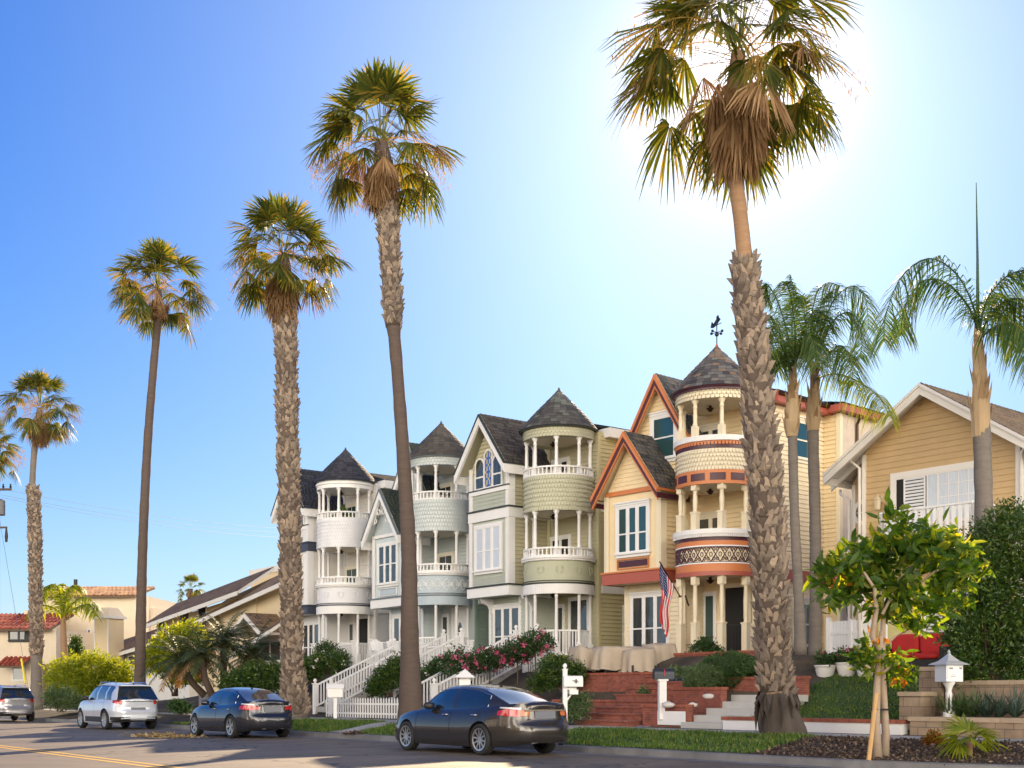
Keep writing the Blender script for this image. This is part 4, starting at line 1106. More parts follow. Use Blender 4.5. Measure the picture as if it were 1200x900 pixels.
        gable_roof(e, aL-.42, aR+.32, bB-.42, 6.0, 9.95, 12.0, P['gable'], F1, P['wall'])
        if k == 2:
            mb = MB()
            for s in (.2, wG+.05):  # brackets under the bay
                mb.poly_extrude([(aL+.25+s, g0, 5.0), (aL+.25+s, g0-.62, 5.0), (aL+.25+s, g0-.55, 4.85), (aL+.25+s, g0-.25, 4.72), (aL+.25+s, g0-.1, 4.45), (aL+.25+s, g0, 4.4)], (.09, 0, 0))
            mb.build_each('bracket', WHITE, e)
    # --- doors and windows on the balconies
    door = MB()
    for z0, z1, uc, wd in ((Z_3B+.1, 10.15, .80, .42), (Z_2B+.1, 7.2, .80, .5)):
        window(e, fB, uc-wd, uc+wd, z0+(1.0 if z0 > 7 and k == 1 else 0), z1, CREAMW if k != 2 else WHITE, {1: PANE, 2: DARKIN, 3: PANE, 4: PANET}[k], 2 if k in (1, 2) else 1, .12, 0, muntin=1 if k in (3, 4) else 0, header=k == 1, sill=False, name='balcony_door')
    # ground-floor entry
    window(e, fB, .55, .95, 2.85, 4.6, WHITE, PANET if k == 1 else PANE, 1, .1, 0, name='side_light', header=False, sill=False)
    mb = MB(); u0, u1 = 1.42, 2.36
    fB.slab(mb, u0-.13, u0, Z_P, 4.78, 0, .07); fB.slab(mb, u1, u1+.13, Z_P, 4.78, 0, .07); fB.slab(mb, u0-.13, u1+.13, 4.78, 4.93, 0, .073)
    dr = mb.build('entry_door', WHITE if k != 1 else P['trim'], e)
    mb = MB(); fB.slab(mb, u0, u1, Z_P+.02, 4.78, 0, .04)
    mb.build('door_leaf', DARKIN if k in (1, 4) else (WHITE if k == 3 else PANE), dr)
    if k == 3:
        mb = MB(); mb.add([fB.p((u0+u1)/2+.17*math.cos(q*PI/8), 3.8+.5*math.sin(q*PI/8), .044) for q in range(16)], [tuple(range(16))]); mb.build('oval_pane', PANE, dr)
    if k == 1:
        mb = MB()
        for i in range(6): fB.slab(mb, u0+.1+i*.15, u0+.12+i*.15, Z_P+.05, 3.55, .03, .045)
        fB.slab(mb, u0, u1, 3.53, 3.57, .028, .048); mb.build('gate', BLACKM, dr)
    # porch slab
    mb = MB(); mb.box(aL-.1, aW+.25, -1.45, bW, 1.2, Z_P-.02)
    mb.build('porch', BRICK if k == 1 else CONC, e)
    # porch rail
    if k != 1:
        mb = MB(); zr = Z_P
        aa = [R(a) for a in ((-86, -44, -2, 33) if k == 3 else (-126, -86, -44, -2, 33))]
        for q in range(len(aa)-1):
            if q == (1 if k != 2 else 0): continue
            p0 = Vector((1.2*math.cos(aa[q]), 1.2*math.sin(aa[q]), 0)); p1 = Vector((1.2*math.cos(aa[q+1]), 1.2*math.sin(aa[q+1]), 0))
            mb.beam(p0+Vector((0,0,zr+.98)), p1+Vector((0,0,zr+.98)), .06, .06); mb.beam(p0+Vector((0,0,zr+.12)), p1+Vector((0,0,zr+.12)), .05, .05)
            n = 7
            for i in range(1, n): c = p0.lerp(p1, i/n); mb.box(c.x-.02, c.x+.02, c.y-.02, c.y+.02, zr+.12, zr+.96)
        mb.build('porch_railing', WHITE, e)
    # side wall windows
    if k == 1:
        window(e, fS, 1.75, 2.75, 9.15, 10.35, CREAMW, PANET, 1, .12, .5)
        window(e, fS, 1.75, 2.75, 2.9, 4.3, WHITE, PANE, 1, .12, .5)
        # projecting stuccoed wing further back
        mb = MB(); mb.box(.6, 1.85, 4.3, 13.4, 1.6, zE-.16); wg = mb.build('rear_wing', STUCCO, e)
        fw = Fr((.7, 4.28), (1, 0), (0, -1)); mb = MB(); lap_wall(mb, fw, [(.4, 1.8), (1.12, 1.8), (1.12, zE-.2), (.4, zE-.2)]); mb.build('siding', P['wall'], wg)
        mb = MB(); mb.box(1.72, 1.88, 4.22, 4.38, 1.7, zE-.2); mb.build('corner_board', P['trim'], wg)
        mb = MB(); mb.box(1.1, 1.93, 4.2, 4.28, 5.0, 5.38); mb.box(1.85, 1.93, 4.28, 6.2, 5.0, 5.38); mb.build('belt_course', P['red'], wg)
        mb = MB(); mb.tube([(2.02, 5.2, zE-.05), (2.02, 5.2, zE-.25), (1.92, 5.2, zE-.45), (1.92, 5.2, 1.9)], .05, 8); mb.build('downspout', BRONZE, wg)
        mb = MB(); mb.box(1.5, 2.15, 3.95, 13.9, zE-.18, zE+.05); mb.build('fascia', P['red'], wg)
        mb = MB(); o = Vector((2.2, 3.9, zE+.06)); ey = Vector((-1.6, 0, .3)); shingle_plane(mb, o, (0,1,0), ey, (.3,0,1.6), 10, ey.length, .25, .3); mb.build('wing_roof', P['gable'], wg)
        mb = MB(); mb.box(aW+.0, aW+.02, .9, .95, 3, 3.01); 
    elif k == 2: window(e, fS, 1.3, 2.0, 3.0, 4.5, WHITE, PANE, 1, .1, .5, header=False)
    tower(e, P, k)
    return e
H1 = house(1, 840, 40.0, 42, 'yellow house with orange and plum trim, round turret, scrollwork balcony and weathervane')
H2 = house(2, 655, 45.7, 37.5, 'olive green house with white trim, stained glass gable window and grey green turret roof')
H3 = house(3, 517, 51.3, 37, 'pale blue green house with white gingerbread ornament in its gable and brown turret roof')
H4 = house(4, 405, 56.8, 37, 'white house with black roof and round turret, farthest of the turreted row')
# ------------------------------------------------------------------ palms along the kerb
def palm_path(D, pts):
    """pts: (x, y, width_px) from base up, at depth D"""
    s = F / D
    out = []
    for x, y, wpx in pts:
        p = at(x, y, D); out.append((p.x, p.y, p.z, wpx / s / 2))
    return out
def grp(): return 'tall fan palms along the kerb'
D1 = 25.0
fan_palm('nearest tall fan palm with shaggy boots and flared base, beside the white garden wall', palm_path(D1, [(917, 862, 54), (915, 846, 48), (912, 825, 40), (908, 800, 33), (903, 700, 34), (899, 600, 36), (890, 500, 33), (881, 400, 31), (873, 320, 27), (872, 296, 18), (866, 240, 17), (858, 180, 18), (862, 110, 24), (865, 62, 16)]),
         0, 2.78, (at(0, 817, D1).z, at(0, 312, D1).z), 1.9, .5, 3, 54, BARKT, nseg=28)
fan_palm('tall fan palm with smooth dark lower trunk and rough upper trunk, behind the grey sedan', palm_path(36.4, [(482, 846, 34), (481, 800, 25), (480, 740, 21), (479, 650, 18), (473, 540, 16), (466, 440, 14), (462, 392, 15), (461, 380, 18), (457, 300, 21), (453, 230, 22), (450, 200, 24), (447, 168, 16)]),
         0, 2.42, (at(0, 384, 36.4).z, at(0, 212, 36.4).z), 1.5, .5, 7, 46, BARK)
fan_palm('fan palm with rough grey trunk from base to crown, right of dark blue sedan', palm_path(42.4, [(345, 842, 36), (344, 815, 27), (342, 760, 22), (340, 650, 22), (337, 500, 22), (335, 400, 22), (334, 345, 21), (332, 300, 14)]),
         0, 2.30, (at(0, 836, 42.4).z, at(0, 348, 42.4).z), 1.7, .5, 12, 46, BARKG)
fan_palm('tall fan palm with slender smooth dark trunk leaning right, behind the white suv', palm_path(54.3, [(163, 840, 18), (164, 790, 13), (167, 650, 11), (173, 520, 10), (180, 430, 9), (184, 385, 9), (186, 340, 8)]),
         0, 2.45, None, .9, .5, 19, 44, BARK)
fan_palm('fan palm with thick rough lower trunk and thin reddish top, by the tiled houses', palm_path(66.8, [(43, 832, 16), (43, 790, 13), (42, 700, 13), (41, 640, 13), (39, 575, 13), (38, 568, 7), (41, 520, 7), (47, 478, 7)]),
         0, 2.35, (at(0, 770, 66.8).z, at(0, 572, 66.8).z), 1.5, .5, 23, 42, BARKG)
fan_palm('fan palm whose crown is cut by the left edge of the picture', palm_path(74, [(-16, 830, 12), (-15, 700, 9), (-14, 560, 8), (-14, 526, 8)]),
         0, 2.3, None, 1.4, .5, 29, 36, BARK)
# far small palm above the roofs
fan_palm('small distant fan palm showing above the beige roofs', palm_path(118, [(222, 800, 6), (222, 740, 6), (223, 690, 6)]), 0, 1.55, None, .5, .4, 31, 26, BARK, False, 'far palms', 14)

# dark fibrous root flare of the nearest palm
BASEM = mat('fibrous_palm_base', (.075, .06, .05), .95, var=.35, nscale=4, bump=1.0, bscale=10, stretch=(1, 1, .25), dirt=.4)
P1 = bpy.data.objects['fan_palm']; b1 = Vector(P1.location)
mb = MB(); pts = palm_path(D1, [(918, 866, 58), (917, 856, 53), (914, 842, 46), (912, 826, 40), (910, 812, 39)])
mb.tube([Vector(p[:3])-b1 for p in pts], [p[3]+.012 for p in pts], 22)
rs = random.Random(8)
for i in range(34):
    a = rs.uniform(0, 2*PI); r = .36; z = at(0, rs.uniform(806, 822), D1).z - b1.z; x0 = (911-917)/F*D1; ln = rs.uniform(.25, .75); wd = rs.uniform(.04, .10); ca, sa = math.cos(a), math.sin(a)
    mb.add([(x0+ca*r-sa*wd, sa*r+ca*wd, z), (x0+ca*r+sa*wd, sa*r-ca*wd, z), (x0+ca*(r+.10)+sa*wd, sa*(r+.10)-ca*wd, z-ln*.6), (x0+ca*(r+.08), sa*(r+.08), z-ln), (x0+ca*(r+.10)-sa*wd, sa*(r+.10)+ca*wd, z-ln*.5)], [(0,1,2,3,4)])
mb.build('root_flare', BASEM, P1, smooth=False)
# ------------------------------------------------------------------ feather palms
def feather_palm(label, D, trunk, fronds, ll, seed, shaft=None, depthj=1.0, group='slender feather palms beside the houses', leafm=None, w=.035, nl=70, droop=.75, spear=None, dead=None):
    rs = random.Random(seed)
    pth = palm_path(D, trunk); b = pth[0]
    e = empty('feather_palm', b[:3], 0, label, 'palm tree', group)
    loc = np.array(b[:3])
    pr = smooth_path([(x-b[0], y-b[1], z-b[2], r) for x, y, z, r in pth], .25)
    mb = MB(); mb.tube([p[:3] for p in pr], [p[3]*(1+.04*math.sin(i*1.9)) for i, p in enumerate(pr)], 14); mb.build('trunk', BARKG if D < 60 else BARKT, e, smooth=True)
    acc = ([], []); acc2 = ([], [])
    for fr in fronds:
        dep = fr[0]; pts = fr[1]
        c = []
        for i, (x, y) in enumerate(pts):
            f = i / (len(pts)-1); c.append(tuple(at(x, y, D + dep*f)))
        pinnate(acc2 if len(fr) > 3 else acc, c, ll*(fr[2] if len(fr) > 2 else 1), nl, w, droop*(1.5 if len(fr) > 3 else 1), rs, .14, .55)
    if spear:
        p, q = at(*spear[0], D), at(*spear[1], D); n = len(acc[0])
        mb = MB(); mb.tube([Vector(p)-Vector(loc), (Vector(p)+Vector(q))/2-Vector(loc)+Vector((.01,0,0)), Vector(q)-Vector(loc)], [.045, .028, .008], 6); mb.build('spear_leaf', LF_PIN, e)
    acc_mesh('crown', acc, leafm or LF_PIN, e)
    if acc2[0]: acc_mesh('drooping_frond', acc2, LF_YEL, e)
    if shaft:
        mb = MB(); ps = palm_path(D, shaft); k = len(ps)
        P = [(x-b[0], y-b[1], z-b[2]) for x, y, z, r in ps]
        mb.tube(P, [p[3] for p in ps], 12)
        for i in range(26):
            f = rs.random(); z = P[0][2] + (P[-1][2]-P[0][2])*f; x, y, _, r = path_eval([(*P[j], ps[j][3]) for j in range(k)], z)
            a = rs.uniform(0, 2*PI); ca, sa = math.cos(a), math.sin(a); hh = rs.uniform(.25, .6); wd = .07
            mb.add([(x+ca*r*.9-sa*wd, y+sa*r*.9+ca*wd, z), (x+ca*r*.9+sa*wd, y+sa*r*.9-ca*wd, z), (x+ca*(r+.05)+sa*wd*.5, y+sa*(r+.05)-ca*wd*.5, z+hh*.6), (x+ca*(r+.08), y+sa*(r+.08), z+hh), (x+ca*(r+.05)-sa*wd*.5, y+sa*(r+.05)+ca*wd*.5, z+hh*.6)], [(0,1,2,3,4)])
        mb.build('old_leaf_bases', LF_DEAD2, e)
    return e
LF_DEAD2 = mat('dry_leaf_base', (0,0,0), .8, ramp=[(0,(.22,.13,.06)),(.5,(.36,.25,.14)),(1,(.46,.34,.20))], var=.2, nscale=6, bump=.5, bscale=9, stretch=(1,1,.2))
feather_palm('slim feather palm with upright crown, close to the yellow house wall', 32.5, [(938, 768, 15), (936, 700, 12), (931, 600, 11), (929, 520, 11), (928, 480, 13), (930, 435, 7)],
    [(.6, [(930,440),(925,400),(912,355),(898,332),(893,345)]), (-.8, [(930,440),(932,390),(926,345),(920,330)]), (1.2, [(930,440),(940,400),(950,370),(962,365),(972,385)]), (-1.2, [(930,440),(918,410),(903,385),(893,390),(888,420)]),
     (.2, [(930,438),(928,380),(930,345),(926,322)], .6), (1.5, [(930,440),(920,405),(905,372),(897,370)]), (-.9, [(930,440),(938,405),(947,390),(955,405),(958,430)]), (.5, [(930,440),(922,420),(908,412),(900,430)], .8)],
    .80, 41, [(928,512,13), (928,495,19), (929,470,15), (930,448,9), (930,430,6)], w=.026, nl=84, droop=.9)
feather_palm('feather palm with arching crown and one drooping sunlit frond', 33.5, [(955, 772, 16), (956, 700, 14), (955, 600, 13), (953, 520, 13), (953, 480, 13), (955, 440, 8)],
    [(.8, [(955,445),(960,400),(975,355),(998,335),(1014,350),(1018,385)]), (-1.0, [(955,445),(963,405),(980,372),(1000,368),(1010,395),(1008,420)]), (1.6, [(955,445),(950,395),(955,350),(968,332),(985,335)]),
     (-.5, [(955,445),(948,405),(943,370),(940,350),(932,348)]), (.9, [(955,445),(945,420),(930,400),(918,410),(912,435)]), (-1.4, [(955,445),(968,420),(985,405),(996,420),(1000,450)]),
     (-4.5, [(955,445),(975,438),(1000,444),(1022,458),(1034,470),(1042,488)], .75, 1), (.3, [(955,445),(957,395),(963,355),(975,340)])],
    .82, 43, [(953,505,14), (953,490,17), (954,465,15), (955,450,9), (955,425,5)], w=.026, nl=84, droop=.9)
feather_palm('large feather palm with tall spear leaf, in front of the tan house', 27.0, [(1153, 790, 25), (1153, 720, 23), (1153, 600, 21), (1151, 520, 20), (1150, 490, 20), (1147, 400, 10)],
    [(-1.0, [(1147,400),(1141,360),(1120,320),(1088,303),(1056,325),(1038,370),(1036,400)]), (.8, [(1147,400),(1138,365),(1110,332),(1080,330),(1060,360),(1056,392)]),
     (.6, [(1147,400),(1160,370),(1185,350),(1212,360),(1230,395),(1236,430)]), (-1.0, [(1147,400),(1155,355),(1178,325),(1205,318),(1230,340)]), (1.6, [(1147,400),(1152,365),(1165,345),(1180,350),(1192,380),(1196,410)]),
     (-1.8, [(1147,400),(1162,385),(1185,378),(1205,395),(1216,430)])],
    .80, 47, [(1150,512,20), (1149,485,22), (1149,450,18), (1147,415,13), (1146,385,7)], w=.028, nl=92, droop=.95, spear=((1146, 395), (1144, 214)))
feather_palm('short yellow green palm in front of the cream tiled house', 78, [(77, 800, 9), (75, 760, 8), (74, 725, 6)],
    [(1, [(74,722),(66,700),(52,690),(42,708)]), (-1, [(74,722),(70,695),(64,685),(52,688)]), (1, [(74,722),(78,697),(86,686),(98,690)]), (-1, [(74,722),(84,708),(100,700),(116,712)]), (2, [(74,722),(62,712),(46,710),(36,722)]),
     (.5, [(74,722),(75,700),(73,684)]), (-2, [(74,722),(86,714),(104,708),(112,722)])],
    .95, 53, None, group='slender feather palms beside the houses', leafm=LF_YEL, w=.09, nl=34, droop=.8)
# pygmy date palm clump: several leaning stems
def date_palm(label, D, stems, seed):
    rs = random.Random(seed); b = at(stems[0][0][0], stems[0][0][1], D)
    e = empty('date_palm', tuple(b), 0, label, 'palm tree'); loc = np.array(b)
    acc = ([], []); accd = ([], []); 
    for st in stems:
        pts = [at(x, y, D + st[3]) - b for x, y in st[:3]]
        mb = MB(); mb.tube(pts, [.16, .13, .15], 10); mb.build('stem', DBARK, e, smooth=True)
        top = np.array(pts[-1]) + loc
        for i in range(30):
            az = i*2.4 + rs.uniform(-.3, .3); el = R(75 - 110*(i/30) + rs.uniform(-8, 8)); Ln = rs.uniform(1.5, 2.0)
            d = np.array([math.cos(az)*math.cos(el), math.sin(az)*math.cos(el), math.sin(el)]); p = top.copy(); c = [p.copy()]
            for k in range(4): p = p + d*Ln/4; d = unit(d + np.array([0, 0, -.32])); c.append(p.copy())
            pinnate(accd if i > 26 else acc, c, .34, 34, .030, .35, rs, .1, .3)
    acc_mesh('crown', acc, LF_DATE, e); acc_mesh('dead_fronds', accd, LF_DEAD, e)
date_palm('bushy date palm with several dark leaning stems, behind the dark blue sedan', 52, [((240,815),(225,800),(212,775),0), ((262,818),(262,790),(262,752),.5), ((250,818),(240,795),(236,768),-1), ((275,818),(285,790),(296,770),1)], 61)

# small fan palm by the kerb, backlit
def small_fan_palm():
    D = 20.3; b = at(1135, 893, D); e = empty('young_fan_palm', tuple(b), 0, 'small backlit yellow green fan palm in the mulch by the kerb', 'palm tree')
    loc = np.array(b); rs = random.Random(5); mb = MB(); mb.tube([(0,0,-.1), (.0,0,.15), (.03,0,.35)], [.06, .07, .05], 8); mb.build('trunk', BARKT, e, smooth=True)
    acc = ([], []); top = loc + np.array([.03, 0, .33])
    for i, (az, el) in enumerate([(110, 75), (20, 48), (170, 35), (-60, 50), (60, 60), (200, 10), (-20, 20), (150, 60), (250, 30)]):
        fan_leaf(acc, top, R(az), R(el), .22, .42, 18, False, .8, rs)
    acc_mesh('crown', acc, LF_YEL, e)
small_fan_palm()

# ------------------------------------------------------------------ broadleaf tree by the kerb
def broad_tree():
    D = 20.8; b = at(1028, 884, D); e = empty('young_tree', tuple(b), 0, 'young broadleaf tree with pale twin trunks and backlit leaves, in the mulch', 'tree'); loc = np.array(b)
    def L3(x, y, d=0): p = at(x, y, D+d) - b; return p
    mb = MB()
    mb.tube([L3(1028,892), L3(1026,850), L3(1028,800), L3(1031,760), L3(1033,740)], [.10,.075,.06,.05,.04], 8)
    mb.tube([L3(1036,892,.2), L3(1038,860,.2), L3(1036,820,.1), L3(1034,780), L3(1035,720,.1), L3(1033,700,.1)], [.09,.07,.06,.05,.045,.04], 8)
    mb.tube([L3(1031,765), L3(1022,745,-.1), L3(1027,715,-.2), L3(1025,690,-.2), L3(1012,670,-.3)], [.045,.05,.04,.035,.02], 7)
    for p in ([(1025,700),(1000,690),(975,685)], [(1034,720),(1050,690),(1062,650),(1060,625)], [(1034,715),(1070,690),(1095,670),(1120,660)], [(1030,700),(1040,670),(1045,640)], [(1034,760),(1050,745),(1070,735)], [(1026,690),(1000,665),(985,660)], [(1033,790),(1045,780),(1058,775)], [(1030,790),(1015,780),(1000,772)]):
        mb.tube([L3(x, y, random.uniform(-.3, .3)) for x, y in p], [.03, .02, .01], 6)
    mb.build('trunk', TREEBARK, e, smooth=True)
    s = F/D
    def bl(x, y, rx, ry, dz=0): p = at(x, y, D+dz); return (p.x, p.y, p.z, rx/s, rx/s*.9, ry/s)
    blobs = [bl(985,680,36,28), bl(1010,660,34,30,.3), bl(1052,622,30,26), bl(1085,635,34,24,.3), bl(1112,660,36,34,-.2), bl(1080,680,42,34), bl(1045,660,32,30,.4), bl(1040,700,32,22), bl(1100,700,30,18), bl(965,698,22,12), bl(1130,640,20,12), bl(1075,720,28,16)]
    P, Dv, S = clump_leaves(blobs, 250, 9, .075, .23, .10, .35, .1)
    blobs2 = [bl(1030,770,28,16), bl(1052,785,20,14), bl(1012,772,16,10)]
    P2, D2, S2 = clump_leaves(blobs2, 50, 8, .06, .17, .07, .2, -.1)
    leaves_obj('crown', [(P, Dv, S), (P2, D2, S2)], LF_TREE, e, True)
    P, Dv, S = clump_leaves([bl(1057,797,5,4), bl(1064,708,8,5), bl(985,690,6,5), bl(1028,755,6,5)], 8, 4, .05, .2, .08); leaves_obj('turning_leaves', [(P, Dv, S)], ORANGEL, e)
broad_tree()
mb = MB(); p, q = at(1018, 884, 20.6), at(1027, 812, 20.7); b = p.copy(); mb.tube([(0,0,-.1), q-p], .04, 8); o = mb.build('tree_stake', WOOD); o.location = p; tagp(o, 'leaning wooden stake beside the young tree trunk', 'stake')
mb = MB(); r_ = at(1020, 832, 20.65)-p; mb.tube([r_+Vector((-.06,0,0)), r_+Vector((.25,.15,.01)), r_+Vector((.36,.1,.0))], .018, 6); mb.build('tie', RUBBER, o)

# ------------------------------------------------------------------ bushes, hedges, flowers
def bush(name, label, cat, x, ybase, D, blobs_px, mat_, n, per, cs, ll, lw, shell=.5, stems=True, group=None, extra=None, up=.3, zfix=None):
    b = at(x, ybase, D); e = empty(name, tuple(b), 0, label, cat, group); s = F/D
    bl = []
    for (bx, by, rx, ry) in blobs_px:
        p = at(bx, by, D); bl.append((p.x, p.y + random.uniform(-.3, .3)*rx/s, p.z, rx/s, rx/s*.85, ry/s))
    P, Dv, S = clump_leaves(bl, n, per, cs, ll, lw, shell, up)
    keep = P[:, 2] > b.z - .15
    leaves_obj('foliage', [(P[keep], Dv[keep], S[keep])], mat_, e)
    if stems:
        mb = MB()
        for (bx, by, rx, ry) in blobs_px:
            p = at(bx, by, D) - b
            for _ in range(2):
                q = p + Vector((random.uniform(-.5,.5)*rx/s, random.uniform(-.4,.4)*rx/s, random.uniform(-.2,.5)*ry/s))
                mb.tube([Vector((random.uniform(-.15,.15), random.uniform(-.1,.1), -.15)), q*.5+Vector((random.uniform(-.1,.1),0,0)), q], [.035, .025, .01], 6)
        mb.build('stems', DBARK, e, smooth=True)
    if extra:
        for nm, m2, n2, sz in extra:
            P, Dv, S = clump_leaves(bl, n2, 7, sz*.45, sz, sz*.8, .95, .3)
            k = P[:, 2] > b.z; leaves_obj(nm, [(P[k], Dv[k], S[k])], m2, e)
    return e
bush('hedge', 'tall dark green hedge at the right edge in front of the tan house', 'hedge', 1160, 812, 25.6, [(1180,640,42,50),(1150,670,34,55),(1195,700,45,60),(1130,735,26,48),(1160,740,48,50),(1200,770,40,45),(1140,785,34,28),(1185,610,20,22)], LF_HEDGE, 3600, 9, .07, .095, .04, .35)
bush('round_bush', 'largest rounded clipped green bush before the yellow house door', 'bush', 855, 808, 32.6, [(852,786,33,21),(874,790,22,15)], LF_BUSH, 2600, 9, .025, .05, .02, .93, False, 'rounded bushes before the yellow house')
bush('round_bush', 'paler rounded bush nearest the blue pots', 'bush', 826, 809, 32.0, [(826,794,23,15),(818,799,16,10)], LF_BUSHL, 1700, 9, .025, .05, .02, .93, False, 'rounded bushes before the yellow house')
bush('round_bush', 'rounded bush half hidden behind the nearest palm trunk', 'bush', 885, 804, 33.4, [(888,788,22,16),(876,786,16,12)], LF_BUSH, 1400, 9, .025, .05, .02, .93, False, 'rounded bushes before the yellow house')
bush('shrub', 'dark shrub right of the nearest palm trunk, under the side window', 'shrub', 942, 792, 35, [(940,775,18,18),(928,780,12,12)], LF_HEDGE, 500, 9, .06, .09, .035, .5)
bush('shrub', 'open twiggy shrub by the left door post of the yellow house', 'shrub', 824, 778, 37, [(820,762,13,10),(838,764,10,8),(826,755,10,7)], LF_ROSE, 260, 8, .05, .09, .035, .4)
bush('shrub', 'leafy bush behind the white mailbox, beside the brick steps', 'shrub', 676, 842, 32.4, [(676,826,15,14),(668,832,12,9)], LF_BUSHL, 420, 9, .06, .09, .035, .5)
bush('shrub', 'dark yellow flowered shrub between the white stair and the brick terrace', 'shrub', 660, 805, 36.5, [(650,785,20,16),(672,790,14,12),(636,800,16,10)], LF_HEDGE, 700, 9, .07, .11, .04, .4, extra=[('flowers', LF_YEL, 14, .07)])
bush('yellow_bush', 'large yellow green sunlit bush behind the two suvs', 'bush', 105, 832, 60, [(78,792,24,20),(108,785,28,20),(135,792,22,18),(95,805,34,18),(128,808,26,16)], LF_YEL, 1500, 9, .13, .2, .08, .45)
bush('tree_bush', 'yellow green tree left of the date palm', 'tree', 205, 812, 57, [(200,765,22,24),(222,750,22,20),(180,775,16,14),(215,785,22,18)], LF_YEL, 700, 9, .14, .22, .09, .4)
bush('conifer', 'narrow dark conifer against the cream wall', 'tree', 89, 775, 82, [(89,765,6,10),(89,755,4,8)], LF_HEDGE, 260, 8, .12, .2, .08, .4)
bush('shrub', 'dark shrubs at the foot of the palm, left of the white picket fence', 'shrub', 372, 800, 50, [(365,782,18,14),(392,778,16,14),(350,790,16,12)], LF_HEDGE, 700, 9, .09, .13, .05, .4, extra=[('blossoms', WPETAL, 26, .09)])
bush('shrub', 'white flowering rose shrub before the white house porch', 'shrub', 388, 775, 51.5, [(382,765,14,12),(396,772,12,10)], LF_ROSE, 300, 9, .08, .12, .045, .4, extra=[('blossoms', WPETAL, 50, .09)])
bush('shrub', 'dark garden shrub between the white stair and the smooth palm', 'shrub', 456, 812, 44, [(452,795,16,14),(466,785,12,16),(442,806,12,8)], LF_HEDGE, 600, 9, .08, .13, .05, .4)
bush('shrub', 'shrub with white blossoms right of the smooth palm trunk', 'shrub', 512, 805, 42, [(512,788,18,14),(530,780,16,12),(500,800,12,10)], LF_ROSE, 600, 9, .08, .12, .05, .4, extra=[('blossoms', WPETAL, 40, .08)])
bush('shrub', 'low shrub by the grey block wall, left of the dark blue sedan', 'shrub', 212, 835, 50, [(208,827,10,6),(216,830,8,5)], LF_BUSH, 200, 9, .07, .12, .05, .4)
bush('shrub', 'low red leaved plant in the mulch left of the small fan palm', 'shrub', 1092, 886, 21.5, [(1092,874,9,9),(1096,866,6,6)], mat('red_leaf', (0,0,0), .5, ramp=[(0,(.20,.06,.01)),(.6,(.30,.14,.02)),(1,(.14,.16,.02))], trans=.5, tcol=(2,1.6,.6)), 110, 8, .035, .09, .05, .3)
bush('shrub', 'dark bush under the date palm, behind the dark blue sedan', 'shrub', 300, 812, 50, [(300,795,26,16),(325,795,20,16),(275,800,20,12)], LF_HEDGE, 900, 9, .1, .15, .06, .4)
bush('shrub', 'small plant in the brick planter beside the post of the black mailbox', 'shrub', 757, 826, 33.4, [(757,815,9,9)], LF_BUSHL, 140, 8, .05, .08, .035, .4)
bush('shrub', 'spiky shrub between the parked suvs at the kerb', 'shrub', 70, 830, 57, [(66,818,13,9),(85,822,9,6)], LF_BUSHL, 260, 8, .12, .3, .04, .3)
# agaves / strap leaved plants between the block walls
def strap_plant(x, y, D, n, ln, m, label, grp_='strap leaved plants between the block walls'):
    b = at(x, y, D); rs = random.Random(int(x)); V = []; Fq = []
    for i in range(n):
        az = rs.uniform(0, 2*PI); el = R(rs.uniform(25, 85)); L_ = ln*rs.uniform(.7, 1.1); d = np.array([math.cos(az)*math.cos(el), math.sin(az)*math.cos(el), math.sin(el)]); p = np.array([math.cos(az)*.05, math.sin(az)*.05, 0.]); s = np.array([-math.sin(az), math.cos(az), 0]); prev = None
        for k, wf in enumerate((.6, 1, .8, .5, .05)):
            bb = len(V); V.extend([p-s*.022*wf, p+s*.022*wf]); 
            if prev is not None: Fq.append((prev, prev+1, bb+1, bb))
            prev = bb; p = p + d*L_/4; d = unit(d+np.array([0,0,-.22]))
    o = np_mesh('strap_leaved_plant', np.array(V), np.array(Fq), m); o.location = b; tagp(o, label, 'plant', grp_)
AGA = leaf_mat('agave_leaf', [(0, (.05,.09,.07)), (1, (.10,.15,.11))], .2, (1.6,1.6,.8))
for i, (x, m, lb) in enumerate([(1112, LF_BUSHL, 'green strap leaved plant touching the post of the pagoda mailbox'), (1126, LF_BUSH, 'second strap leaved plant right of the pagoda mailbox'), (1140, LF_BUSHL, 'yellowish strap leaved plant midway along the block wall bed'), (1156, AGA, 'blue green agave in the middle of the block wall bed'), (1172, AGA, 'blue green agave second from the right edge'), (1190, AGA, 'blue green agave at the right edge of the bed')]):
    strap_plant(x, 840, rayq(x, 5.15)[1], 46, .62, m, lb)
# standard rose trees
def rose_tree(label, x, ytop, ybase, D, r, seed):
    b = at(x, ybase, D); e = empty('rose_tree', tuple(b), 0, label, 'rose tree', 'pink rose trees before the olive house'); s = F/D
    top = at(x, ytop, D); mb = MB(); mb.tube([(0,0,-.2), (.02,.01,(top.z-b.z)*.5), (0,0,top.z-b.z)], .03, 6); mb.build('trunk', DBARK, e, smooth=True)
    bl = [(top.x, top.y, top.z+.1, r, r, r*.72), (top.x-r*.5, top.y+.1, top.z-.05, r*.6, r*.6, r*.5), (top.x+r*.5, top.y-.1, top.z+.1, r*.6, r*.6, r*.5)]
    P, Dv, S = clump_leaves(bl, 330, 8, .06, .085, .045, .35, .2); leaves_obj('crown', [(P, Dv, S)], LF_ROSE, e)
    P, Dv, S = clump_leaves(bl, 30, 14, .03, .07, .06, .95, .2); leaves_obj('blossoms', [(P, Dv, S)], PINK, e)
rose_tree('pink rose tree lowest and leftmost, above the sedan windscreen', 541, 780, 812, 40.5, .72, 1)
rose_tree('pink rose tree second from left, above the sedan roof', 573, 776, 812, 40, .52, 2)
rose_tree('pink rose tree second from right, before the triple window', 606, 767, 815, 39, .55, 3)
